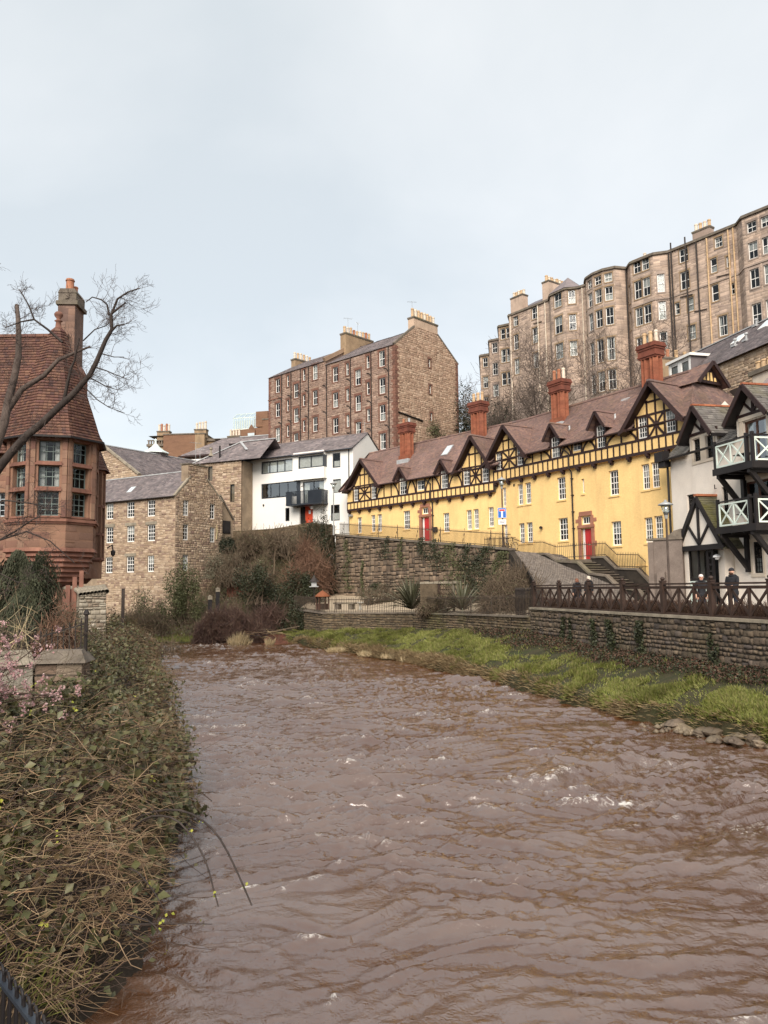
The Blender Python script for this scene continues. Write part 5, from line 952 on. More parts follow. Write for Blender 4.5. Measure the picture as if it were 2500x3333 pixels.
# ------------------------------------------------------------------ white half-timbered house with balconies, right edge
def whitehouse():
    root = thing('white_half_timbered_house', 'cream house with black timber gables, mint green balconies and a steep porch', 'house', (18, 43, 2.9))
    F = Fr.two((17.4, 46.1), (19.13, 38.2)); L = 13.5; ze = 11.75; Z0 = 2.7; g1, g2 = 3.28, 7.55
    w_up = [(2.69, 11.17, .68, 1.29), (3.87, 11.17, .68, 1.29)]; grd = (7.21, 4.69, .76, 1.6); dr = (4.8, 3.0, .85, 3.1); door2 = (7.6, 10.25, 1.75, 2.3); door3 = (7.5, 7.1, 1.8, 2.3); ws = (4.93, 7.9, .5, 1.5); wl = (1.86, 8.3, .72, 1.05); grd2 = (10.2, 4.69, .76, 1.6)
    lo = [grd, dr, door3, ws, wl, grd2]
    one('wall', M['harl'], root, lambda b: b.wall(F, 0, L, Z0, ze, lo+[(o[0], o[1], o[2], ze-o[1]) for o in w_up]+[(door2[0], door2[1], door2[2], ze-door2[1])], .22))
    def gables(b):
        for c, hw, zt, az, ops in ((g1, 1.25, 12.6, 14.2, w_up), (g2, 1.35, 12.75, 14.3, [door2])):
            b.wall(F, c-hw, c+hw, ze, zt, ops, .22); b.face([F(c-hw, 0, zt), F(c+hw, 0, zt), F(c, 0, az-.1)])
            for s in (-1, 1): b.face([F(c+s*hw, 0, ze), F(c+s*hw, 0, zt), F(c+s*hw, 2.2, zt), F(c+s*hw, 1.0, ze)])
    one('gable_wall', M['harl'], root, gables)
    one('end_wall', M['harl'], root, lambda b: b.face([F(0, 0, Z0), F(0, 8, Z0), F(0, 8, ze), F(0, 4, 15.5), F(0, 0, ze)]))
    trim = lambda n, *bx: one(n, M['harltrim'], root, lambda b: [b.box(F, *q) for q in bx])
    trim('window_trim', (2.2, 4.4, -.05, -.003, 11.0, 11.16), (2.2, 2.34, -.04, -.003, 11.163, 12.5), (3.04, 3.52, -.04, -.003, 11.163, 12.5), (4.22, 4.36, -.04, -.003, 11.163, 12.5), (2.2, 4.36, -.045, -.003, 12.503, 12.65)); trim('window_trim', (6.7, 7.72, -.06, -.003, 4.5, 4.68), (6.68, 6.82, -.04, -.003, 4.683, 6.3), (7.6, 7.74, -.04, -.003, 4.683, 6.3), (6.68, 7.74, -.04, -.003, 6.303, 6.45))
    trim('door_trim', (6.45, 6.72, -.06, -.003, 10.25, 12.6), (8.48, 8.75, -.06, -.003, 10.25, 12.6), (6.45, 8.75, -.08, -.003, 12.603, 12.85)); trim('door_trim', (6.4, 6.6, -.05, -.003, 7.1, 9.5), (8.4, 8.6, -.05, -.003, 7.1, 9.5), (6.4, 8.6, -.06, -.003, 9.503, 9.7)); trim('door_trim', (4.2, 4.372, -.05, -.003, 3.0, 6.2), (5.23, 5.42, -.05, -.003, 3.0, 6.2))
    for o in w_up+[ws, wl]: window(root, F, *o, cols=2, ru=2, rl=2, bt=.07, bar=.03, dep=.12, fm='black', curtain=None)
    for o in (grd, grd2): window(root, F, *o, cols=3, ru=3, rl=3, bt=.07, bar=.03, dep=.12, fm='black', curtain='half')
    M['brownwood'] = mat('varnished_brown_frame', [(.10, .042, .025)], .5, namt=.15)
    window(root, F, *door2, cols=2, ru=1, rl=0, bt=.12, bar=.14, dep=.1, fm='brownwood', curtain='sides', name='balcony_door', gm='glass_clear'); window(root, F, *door3, cols=2, ru=1, rl=0, bt=.12, bar=.14, dep=.1, fm='brownwood', name='balcony_door')
    one('door', M['black'], root, lambda b: (b.box(F, 4.38, 5.22, .12, .2, 3.0, 6.1), b.box(F, 4.6, 5.0, .1, .12, 4.4, 4.46)))
    for c, hw, az, zf, tz in ((g1, 1.45, 14.25, 12.45, 12.75), (g2, 1.55, 14.35, 12.6, 12.9)):
        for s in (-1, 1):
            a = np.array(F(c+s*(hw+.1), -.6, zf-.1)); ap = np.array(F(c, -.6, az)); U = np.array(F(0, 1, 0))-np.array(F(0, 0, 0)); Hs = float(np.linalg.norm(ap-a)); Ln = 4.2
            tiles(root, a, U, ap-a, Ln, Hs, tw=.3, ex=.2, th=.03, mat_='mossslate', seed=71, jit=.6, name='dormer_slates', iv=lambda s_, Ln=Ln, Hs=Hs: (0, Ln*(.62+.38*s_/Hs)))
            o1 = np.array(F(c+s*(hw+.08), -.62, zf-.12)); o2 = np.array(F(c, -.62, az-.08)); nr = Vector((F.s, -F.c, 0))
            one('bargeboard', M['timber'], root, lambda b: b.beam(o1, o2, .07, .26, up=nr.cross(Vector(o2-o1)))); one('soffit', M['black'], root, lambda b: b.face([F(c+s*hw, -.6, zf-.12), F(c, -.6, az-.1), F(c, 0, az-.1), F(c+s*hw, 0, zf-.12)]))
            one('brace', M['timber'], root, lambda b: b.beam(F(c, -.06, tz+.05), F(c+s*.62, -.06, tz+.62), .05, .12)); one('eave_board', M['black'], root, lambda b: b.beam(F(c+s*(hw+.1), -.55, zf-.16), F(c+s*(hw+.1), 1.8, zf-.16), .1, .16))
        one('tie_beam', M['timber'], root, lambda b: b.box(F, c-hw+.1, c+hw-.1, -.09, -.003, tz-.1, tz+.06)); one('king_post', M['timber'], root, lambda b: b.box(F, c-.07, c+.07, -.08, -.003, tz+.063, az-.25)); one('ridge_tiles', M['pantile'], root, lambda b: [b.beam(F(c, d, az+.04), F(c, d+.36, az+.04), .2, .1) for d in np.arange(-.62, 3.2, .38)])
    cuts = [(-.3, g1-1.28), (g1+1.28, g2-1.38), (g2+1.38, L)]
    for k, (a, b_) in enumerate(cuts): roof_slope(root, F, a, b_, -.35, ze-.1, 1.75, 13.55, tw=.3, ex=.2, th=.03, mat_='mossslate', seed=73+k, jit=.6, name='roof_slates')
    roof_slope(root, F, 4.0, L, 1.75, 13.55, 4.6, 16.2, tw=.26, ex=.28, th=.06, mat_='pantile', seed=77, jit=.15, name='pantiles'); roof_slope(root, F, -.3, 4.0, 1.75, 13.55, 3.2, 14.8, tw=.3, ex=.2, th=.03, mat_='mossslate', seed=78, name='roof_slates'); roof_slope(root, F, -.3, L, 8.5, 12.5, 4.6, 16.2, tw=.5, ex=.5, th=.03, mat_='mossslate', seed=79, name='roof_slates')
    one('verge', M['slate'], root, lambda b: b.beam(F(4.0, 1.6, 13.5), F(4.0, 4.6, 16.3), .4, .25))
    one('gutter', M['black'], root, lambda b: b.tube([F(-.35, -.42, ze-.1), F(6.2, -.42, ze-.1)], .07, 6)); downpipe(root, [F(-.15, -.1, ze-.1), F(-.12, -.1, 3)], .07, 'black'); one('eave_bracket', M['black'], root, lambda b: (b.box(F, -.75, .1, -.6, -.1, ze-.15, ze+.45), b.box(F, -.55, .1, -.45, -.05, ze-.5, ze-.153)))
    ck = one('chimney', M['harltrim'], root, lambda b: b.box(F, 2.6, 4.3, 4.0, 4.9, 13, 16.35)); one('chimney_cap', M['cope'], ck, lambda b: b.box(F, 2.4, 4.5, 3.85, 5.05, 16.35, 16.62))
    for k in range(4): pot(ck, F(2.75+k*.47, 4.4, 16.62), .6, .23, 'pot_buff', 14)
    # porch
    c = 4.15; pd = -1.25
    pr = one('porch', M['harl'], root, lambda b: (b.face([F(c-1.75, pd+.12, 6.2), F(c+1.75, pd+.12, 6.2), F(c, pd+.12, 8.65)]), b.box(F, c-1.55, c-1.2, pd+.15, -.003, 2.8, 6.2), b.box(F, c+.75, c+1.25, -.6, -.003, 2.8, 6.2)))
    nr = Vector((F.s, -F.c, 0))
    for s in (-1, 1):
        o1 = np.array(F(c+s*2.1, pd, 6.0)); o2 = np.array(F(c, pd, 8.85)); one('bargeboard', M['black'], pr, lambda b: b.beam(o1, o2, .1, .24, up=nr.cross(Vector(o2-o1)))); one('brace', M['black'], pr, lambda b: b.beam(F(c, pd+.06, 6.3), F(c+s*.92, pd+.06, 7.38), .08, .13))
        a = np.array(F(c+s*2.15, pd-.02, 5.98)); ap = np.array(F(c, pd-.02, 8.95)); U = np.array(F(0, 1, 0))-np.array(F(0, 0, 0)); tiles(pr, a, U, ap-a, 1.25, float(np.linalg.norm(ap-a)), tw=.26, ex=.17, th=.035, mat_='greenslate', seed=81, jit=.6, name='porch_slates')
    one('king_post', M['black'], pr, lambda b: b.box(F, c-.07, c+.07, pd+.02, pd+.11, 6.3, 8.7)); one('tie_beam', M['black'], pr, lambda b: b.box(F, c-2.1, c+2.1, pd-.02, pd+.13, 6.0, 6.28)); one('ridge_tile', M['pantile'], pr, lambda b: b.beam(F(c, pd-.05, 9.02), F(c, .0, 9.02), .26, .12))
    sc_ = one('glazed_screen', M['black'], pr, lambda b: (b.box(F, c-1.2, c-1.1, pd+.2, pd+.3, 2.9, 6.0), b.box(F, c-.42, c-.33, pd+.2, pd+.3, 2.9, 6.0), b.box(F, c+.35, c+.45, pd+.2, pd+.3, 2.9, 6.0), b.box(F, c-1.1, c+.35, pd+.2, pd+.3, 4.35, 4.5), b.box(F, c+.45, c+.55, pd+.2, pd+.3, 2.9, 6.0), b.box(F, c+.8, c+.95, pd+.2, pd+.3, 2.9, 6.0), [b.box(F, c+.55, c+.8, pd+.21, pd+.29, z, z+.1) for z in np.arange(3.0, 6, .36)], b.box(F, c-1.1, c+.9, pd+1.1, pd+1.15, 2.9, 6.0)))
    for a, b_ in ((c-1.1, c-.42), (c-.33, c+.35), (c+.55, c+.8)): one('pane', M['glass'], sc_, lambda b: b.face([F(a, pd+.25, 2.95), F(b_, pd+.25, 2.95), F(b_, pd+.25, 6), F(a, pd+.25, 6)]))
    for a in (c-1.08, c-.31):
        one('crossed_panel', M['mint'], sc_, lambda b: (b.beam(F(a, pd+.16, 3.0), F(a+.62, pd+.16, 4.3), .04, .07), b.beam(F(a, pd+.155, 4.3), F(a+.62, pd+.155, 3.0), .04, .07), b.box(F, a-.03, a+.05, pd+.13, pd+.19, 2.95, 4.34), b.box(F, a+.57, a+.65, pd+.13, pd+.19, 2.95, 4.34), b.box(F, a+.05, a+.57, pd+.13, pd+.19, 4.27, 4.34), b.box(F, a+.05, a+.57, pd+.13, pd+.19, 2.95, 3.02)))
    one('wall_lamp', M['signwhite'], root, lambda b: b.lathe(F(c+1.0, -.85, 5.55), [(.04, -.1), (.1, -.08), (.12, .0), (.22, .03), (.2, .12), (.05, .2)], 10)); one('door_canopy', M['black'], root, lambda b: b.box(F, 4.3, 5.6, -.5, -.003, 6.22, 6.4))
    one('wall_bracket', M['black'], root, lambda b: b.tube([F(4.3, -.05, 9.4), F(4.3, -.15, 9.35), F(4.3, -.15, 9.6)], .03, 5))
    # balconies
    for z in (6.95, 9.98):
        bl = one('balcony', M['black'], root, lambda b: (b.box(F, 6.35, 9.3, -1.62, -.003, z-.18, z+.04), b.box(F, 6.3, 9.35, -1.68, -1.62, z-.24, z+.1), b.box(F, 9.3, 9.36, -1.62, -.003, z-.24, z+.1), [b.box(F, u, u+.09, -1.6, -.003, z-.3, z-.183) for u in (6.5, 7.4, 8.3, 9.1)]))
        for u, d in ((6.42, -1.55), (8.85, -1.55), (9.28, -1.55), (9.28, -.1)): one('post', M['black'], bl, lambda b: b.box(F, u-.07, u+.07, d-.07, d+.07, z+.04, z+1.55))
        one('handrail', M['black'], bl, lambda b: (b.box(F, 6.35, 9.35, -1.61, -1.49, z+1.36, z+1.43), b.box(F, 9.22, 9.34, -1.49, -.03, z+1.362, z+1.428)))
        def xp(f2, u0, u1, nx, d):
            p_ = one('crossed_panel', M['mint'], bl, lambda b: (b.box(f2, u0, u1, d-.03, d+.03, z+.14, z+.22), b.box(f2, u0, u1, d-.03, d+.03, z+1.22, z+1.3), b.box(f2, u0, u0+.07, d-.028, d+.028, z+.22, z+1.22), b.box(f2, u1-.07, u1, d-.028, d+.028, z+.22, z+1.22), [b.box(f2, u0+(u1-u0)*k/nx-.035, u0+(u1-u0)*k/nx+.035, d-.026, d+.026, z+.22, z+1.22) for k in range(1, nx)]))
            for k in range(nx):
                a = u0+(u1-u0)*k/nx+.05; b_ = u0+(u1-u0)*(k+1)/nx-.05
                one('cross_bar', M['mint'], p_, lambda b: b.beam(f2(a, d-.005, z+.2), f2(b_, d-.005, z+1.24), .04, .075)); one('cross_bar', M['mint'], p_, lambda b: b.beam(f2(a, d+.012, z+1.24), f2(b_, d+.012, z+.2), .04, .075))
        xp(F, 6.5, 8.77, 2, -1.55); xp(F.sub(9.28, 0, R(90)), -1.47, -.18, 1, 0)
        for u in (6.6, 8.95): one('bracket', M['black'], bl, lambda b: (b.beam(F(u, -1.5, z-.3), F(u, -.1, z-2.0), .2, .22), b.box(F, u-.12, u+.12, -.2, -.003, z-2.2, z-.3), b.box(F, u-.1, u+.1, -1.6, -.2, z-.42, z-.24)))
        one('table', M['black'], bl, lambda b: (b.box(F, 7.2, 8.2, -1.1, -.5, z+.68, z+.72), b.box(F, 7.65, 7.75, -.85, -.75, z+.04, z+.68)))
whitehouse()
# ------------------------------------------------------------------ red sandstone turret building on the left
def turret():
    root = thing('red_sandstone_building', 'red sandstone corner turret building with steep red tiled roof and tall chimney', 'building', (-17.6, 40.5, 2.6))
    cx, cy = -17.6, 40.6; ax = math.atan2(-cy, -cx)          # towards the camera
    def ngon(r, n=8, turn=R(-6.7)): return [(cx+r*math.cos(ax+turn+(k+.5)*2*math.pi/n), cy+r*math.sin(ax+turn+(k+.5)*2*math.pi/n)) for k in range(n)]
    r0 = 2.26; P = ngon(r0); n = 8
    rows = [(10.8, 1.08), (9.5, 1.08), (8.02, 1.24)]
    for k in range(n):
        # walls seen from outside run left to right when the corners run clockwise
        q, p = P[(k) % n], P[(k-1) % n]
        f = Fr.two(p, q); Lf = math.hypot(q[0]-p[0], q[1]-p[1]); vis = k in (0, 1, 7, 2, 6)
        ops = [(Lf/2, z, 1.0, h) for z, h in rows] if vis else []
        one('wall', M['sandred'], root, lambda b: (b.wall(f, 0, Lf, 6.4, 12.3, ops, .3)))
        for o in ops:
            window(root, f, *o, cols=3, ru=2, rl=1 if o[3] < 1.2 else 2, bt=.05, bar=.03, dep=.26, fm='sage', curtain=None if random.random() < .6 else 'sides', panes=True, name='window')
            one('transom', M['sandcorbel'], root, lambda b: b.box(f, Lf/2-.68, Lf/2+.68, -.1, .02, o[1]+o[3]+.02, o[1]+o[3]+.13)); one('window_sill', M['sandcorbel'], root, lambda b: b.box(f, Lf/2-.6, Lf/2+.6, -.06, .25, o[1]-.1, o[1]-.003))
        for s in (0, 1): one('pilaster', M['sandblock'], root, lambda b: [b.box(f, s*Lf+(-.02 if s else .0)-(.22 if s else 0), s*Lf+(.0 if s else .22), -.1, .02, z, z+.42) for z in np.arange(7.95, 12.0, .43)])
        one('sill_cornice', M['sandcorbel'], root, lambda b: (b.box(f, -.05, Lf+.05, -.16, .02, 7.72, 7.86), b.box(f, -.03, Lf+.03, -.08, .02, 7.62, 7.72)))
        stones(root, f, 6.42, 7.6, lambda z: [(0, Lf)], (), (.36, .42), (.5, 1.0), .012, .02, 'sandblock', 14, 90+k, name='block')
        one('eave_band', M['sandred'], root, lambda b: b.box(f, -.04, Lf+.04, -.12, .02, 12.0, 12.3))
    # corbel rings below the drum
    prof = [(6.4, 2.34), (6.22, 2.4), (6.14, 2.22), (5.98, 2.28), (5.9, 2.1), (5.72, 2.16), (5.64, 1.98), (5.46, 2.04), (5.38, 1.84), (5.2, 1.9), (5.12, 1.7), (4.96, 1.76), (4.88, 1.52), (4.7, 1.58), (4.62, 1.34), (4.4, 1.08)]
    def corb(b):
        for (za, ra), (zb, rb) in zip(prof, prof[1:]):
            A, B = ngon(ra), ngon(rb)
            for k in range(n): b.face([(*A[k], za), (*A[(k+1) % n], za), (*B[(k+1) % n], zb), (*B[k], zb)])
    one('corbelling', M['sandcorbel'], root, corb)
    Bs = ngon(1.08)
    for k in range(n):
        q, p = Bs[k], Bs[k-1]; f = Fr.two(p, q); Lf = math.hypot(q[0]-p[0], q[1]-p[1])
        one('base_wall', M['sandred'], root, lambda b: b.wall(f, 0, Lf, 1.2, 4.4))
        if k in (0, 1, 7): stones(root, f, 1.6, 4.4, lambda z: [(0, Lf)], (), (.42, .5), (.5, .9), .012, .02, 'sandblock', 12, 97+k, name='block')
    # tiled bell-cast roof, course by course, each tile a wedge
    rp = [(2.7, 12.05), (2.5, 12.32), (2.32, 12.75), (2.14, 13.3), (1.92, 13.95), (1.66, 14.7), (1.34, 15.6), (.97, 16.65), (.55, 17.8), (.3, 18.4)]
    zs_ = np.array([z for r, z in rp]); rs_ = np.array([r for r, z in rp]); V = []; Fc = []; z = 12.05; rr = np.random.RandomState(5)
    while z < 18.3:
        z2 = min(z+.165, 18.4); ra = np.interp(z, zs_, rs_); rb = np.interp(z2+.02, zs_, rs_); A = ngon(ra+.055); A0 = ngon(ra-.01); B = ngon(rb)
        for k in range(n):
            a, a2, b, b2, c, c2 = (np.array(x) for x in (A[k], A[(k+1) % n], B[k], B[(k+1) % n], A0[k], A0[(k+1) % n])); L_ = np.linalg.norm(a2-a); m_ = max(1, int(L_/.19))
            for i in range(m_):
                t, t2 = (i+.02)/m_, (i+.98)/m_; j = (rr.rand()-.5)*.025; o = len(V)
                V += [(*(c+(c2-c)*t), z+j-.012), (*(c+(c2-c)*t2), z+j-.012), (*(a+(a2-a)*t2), z+j), (*(a+(a2-a)*t), z+j), (*(b+(b2-b)*t2), z2+.02), (*(b+(b2-b)*t), z2+.02)]
                Fc += [(o, o+1, o+2, o+3), (o+3, o+2, o+4, o+5)]
        z = z2
    np_obj('turret_roof_tiles', np.array(V), np.array(Fc), M['redtile'], root, kind='stuff')
    def deck(b):
        for (ra, za), (rb, zb) in zip(rp, rp[1:]):
            A, B = ngon(ra-.04), ngon(rb-.04)
            for k in range(n): b.face([(*A[k], za), (*A[(k+1) % n], za), (*B[(k+1) % n], zb), (*B[k], zb)])
        b.face([(*q, 12.04) for q in ngon(2.66)])
    one('turret_roof', M['redtile'], root, deck); one('eave_gutter', M['black'], root, lambda b: [b.beam((*a, 12.03), (*c, 12.03), .1, .1) for a, c in zip(ngon(2.71), ngon(2.71)[1:]+ngon(2.71)[:1])])
    one('finial', M['sandcorbel'], root, lambda b: b.lathe((cx, cy, 18.35), [(.3, 0), (.16, .15), (.13, .45), (.22, .5), (.12, .56), (.1, .62), (.22, .78), (.24, .88), (.16, 1.0), (.02, 1.05)], 12), smooth=True)
    # main range running off to the left
    F = Fr((-32, 40.7), 0); Lm = 14.0
    mops = [(9.3, z, 1.0, 1.3) for z in (5.2, 8.2)]+[(11.8, 8.2, .8, 1.3)]
    one('wall', M['sandred'], root, lambda b: (b.wall(F, 0, Lm, 1.0, 11.7, mops, .25), b.face([F(Lm, 0, 1), F(Lm, 5, 1), F(Lm, 5, 12), F(Lm, 1.4, 18.3), F(Lm, 0, 12)])))
    stones(root, F, 1.5, 11.5, lambda z: [(0, Lm)], mops, (.32, .42), (.5, 1.0), .015, .02, 'sandblock', 60, 120, name='block')
    for o in mops: window(root, F, *o, cols=3, ru=2, rl=2, bt=.06, bar=.03, dep=.2, fm='blind')
    roof_slope(root, F, 0, Lm+.2, -.6, 11.5, 1.4, 18.5, tw=.22, ex=.17, th=.06, mat_='redtile', seed=131); roof_slope(root, F, 0, Lm+.2, 5.2, 11.5, 1.4, 18.5, tw=.5, ex=.4, th=.03, mat_='redtile', seed=132)
    one('ridge_tiles', M['redtile'], root, lambda b: [b.beam(F(u, 1.4, 18.55), F(u+.43, 1.4, 18.55), .26, .16) for u in np.arange(4, Lm, .45)])
    one('dormer', M['sandcorbel'], root, lambda b: (b.box(F, 12.0, 12.9, -.2, 1.0, 11.3, 12.4), b.box(F, 11.9, 13.0, -.3, .9, 12.4, 12.55)))
    # chimney stack
    C_ = Fr((-18.35, 42.2), R(4)); ch = one('chimney', M['chimstone'], root, lambda b: b.box(C_, 0, .95, 0, 1.5, 12, 20.4)); stones(ch, C_, 15.5, 20.3, lambda z: [(.0, .95)], (), (.34, .42), (.4, .7), .012, .02, 'chimstone', 40, 140, name='block')
    one('chimney_head', M['cope'], ch, lambda b: (b.box(C_, -.1, 1.1, -.1, 1.6, 20.4, 20.62), b.box(C_, .0, 1.0, .0, 1.5, 20.62, 21.1), b.prism(C_, [(-.03, 21.1), (1.03, 21.1), (.9, 21.35), (.1, 21.35)], -.03, 1.5), b.box(C_, .4, .6, -.06, .02, 20.75, 21.0))); pot(ch, C_(.5, .4, 21.33), .72, .25, 'pot_red', 14); pot(ch, C_(.6, 1.0, 21.33), .5, .17, 'pot_red')
    one('chimney_foot', M['sandcorbel'], ch, lambda b: (b.box(C_, -.25, 1.25, -.3, 1.6, 13.2, 16.6), b.prism(C_, [(-.25, 16.6), (1.25, 16.6), (1.0, 17.1), (0, 17.1)], -.3, 1.6)))
    # second smaller bay behind
    c2 = (-17.25, 43.8)
    def ng2(r): return [(c2[0]+r*math.cos(ax+k*math.pi/3.5), c2[1]+r*math.sin(ax+k*math.pi/3.5)) for k in range(7)]
    P2 = ng2(1.12)
    one('small_bay', M['sandred'], root, lambda b: [b.face([(*a, 4.9), (*c, 4.9), (*c, 11.1), (*a, 11.1)]) for a, c in zip(P2, P2[1:]+P2[:1])])
    one('small_bay_pilasters', M['sandblock'], root, lambda b: [b.beam((*a, 5.9), (*a, 11.0), .16, .16) for a in ng2(1.14)]); [one('small_bay_cornice', M['sandcorbel'], root, lambda b: [b.beam((*a, z), (*c, z), .14, .14) for a, c in zip(ng2(1.18), ng2(1.18)[1:]+ng2(1.18)[:1])]) for z in (7.4, 9.0, 6.0, 11.0)]
    def r2(b):
        pr = [(1.5, 11.05), (1.3, 11.4), (1.05, 12.0), (.6, 13.2), (.1, 14.6)]
        for (ra, za), (rb, zb) in zip(pr, pr[1:]):
            m_ = max(1, int((zb-za)/.14))
            for i in range(m_):
                t, t2 = i/m_, (i+1)/m_; A, B = ng2(ra+(rb-ra)*t+.02), ng2(ra+(rb-ra)*t2-.02)
                for k in range(7): b.face([(*A[k], za+(zb-za)*t), (*A[(k+1) % 7], za+(zb-za)*t), (*B[(k+1) % 7], za+(zb-za)*t2), (*B[k], za+(zb-za)*t2)])
    one('small_bay_roof', M['redtile'], root, r2)
    one('small_bay_corbel', M['sandcorbel'], root, lambda b: [b.face([(*A[k], za), (*A[(k+1) % 7], za), (*B[(k+1) % 7], zb), (*B[k], zb)]) for (ra, za), (rb, zb) in zip([(1.25, 6.0), (1.1, 5.8), (1.12, 5.6), (.9, 5.4), (.92, 5.2), (.7, 5.0)], [(1.1, 5.8), (1.12, 5.6), (.9, 5.4), (.92, 5.2), (.7, 5.0), (.3, 4.6)]) for A, B in [(ng2(ra), ng2(rb))] for k in range(7)])
    one('lantern_bracket', M['black'], root, lambda b: (b.tube([(-15.6, 43.2, 6.6), (-15.25, 43.0, 6.75), (-15.2, 43.0, 6.4)], .04, 5), b.lathe((-15.2, 43.0, 6.1), [(.02, 0), (.12, .1), (.14, .3), (.03, .38)], 8)))
turret()
# ------------------------------------------------------------------ buildings behind the mill
def chapel():
    root = thing('slate_roofed_hall', 'grey slate hall roof with small pale cupola behind the mill house', 'hall', (-33.1, 89.3, 8))
    d = np.array([.54, .84]); a = math.atan2(.84, .54); F = Fr((-33.1, 89.3), a); W_ = 6.7    # along the ridge
    Lr = 24; zr, ze = 21.3, 17.2
    for s in (-1, 1): roof_slope(root, F, 0, Lr, s*W_, ze, 0, zr, tw=.4, ex=.28, th=.025, mat_='slate', seed=150+s, jit=.4)
    one('gable_wall', M['millmortar'], root, lambda b: (b.face([F(0, -W_, 8), F(0, W_, 8), F(0, W_, ze), F(0, 0, zr), F(0, -W_, ze)]), b.face([F(0, -W_, 8), F(Lr, -W_, 8), F(Lr, -W_, ze), F(0, -W_, ze)])))
    G = Fr((F(0, W_, 0)[0], F(0, W_, 0)[1]), a-R(90)); stones(root, G, 15.5, zr-.2, lambda z: [(.05, 2*W_-.05)] if z < ze else [(W_*(z-ze)/(zr-ze)+.2, 2*W_-W_*(z-ze)/(zr-ze)-.2)], (), (.2, .32), (.3, .7), .025, .03, 'millstone', 40, 152)
    [one('skew', M['palecope'], root, lambda b: b.beam(F(-.05, s*W_, ze+.05), F(-.05, 0, zr+.1), .35, .2)) for s in (-1, 1)]
    one('ridge', M['ridge'], root, lambda b: b.beam(F(0, 0, zr+.05), F(Lr, 0, zr+.05), .3, .12))
    C_ = (-29.2, 97.2); cu = one('cupola', M['slate'], root, lambda b: b.lathe((C_[0], C_[1], 19.9), [(1.35, 0), (1.35, 1.8)], 8)); one('cupola_roof', M['copper'], cu, lambda b: b.lathe((C_[0], C_[1], 21.6), [(1.75, 0), (1.72, .1), (1.1, .42), (.55, .85), (.3, 1.15), (.14, 1.3), (.12, 1.6), (.2, 1.72), (.14, 1.86), (.02, 1.98)], 8)); one('cupola_skirt', M['ridge'], cu, lambda b: b.lathe((C_[0], C_[1], 19.85), [(1.5, 0), (1.5, .12), (1.36, .14)], 8))
chapel()
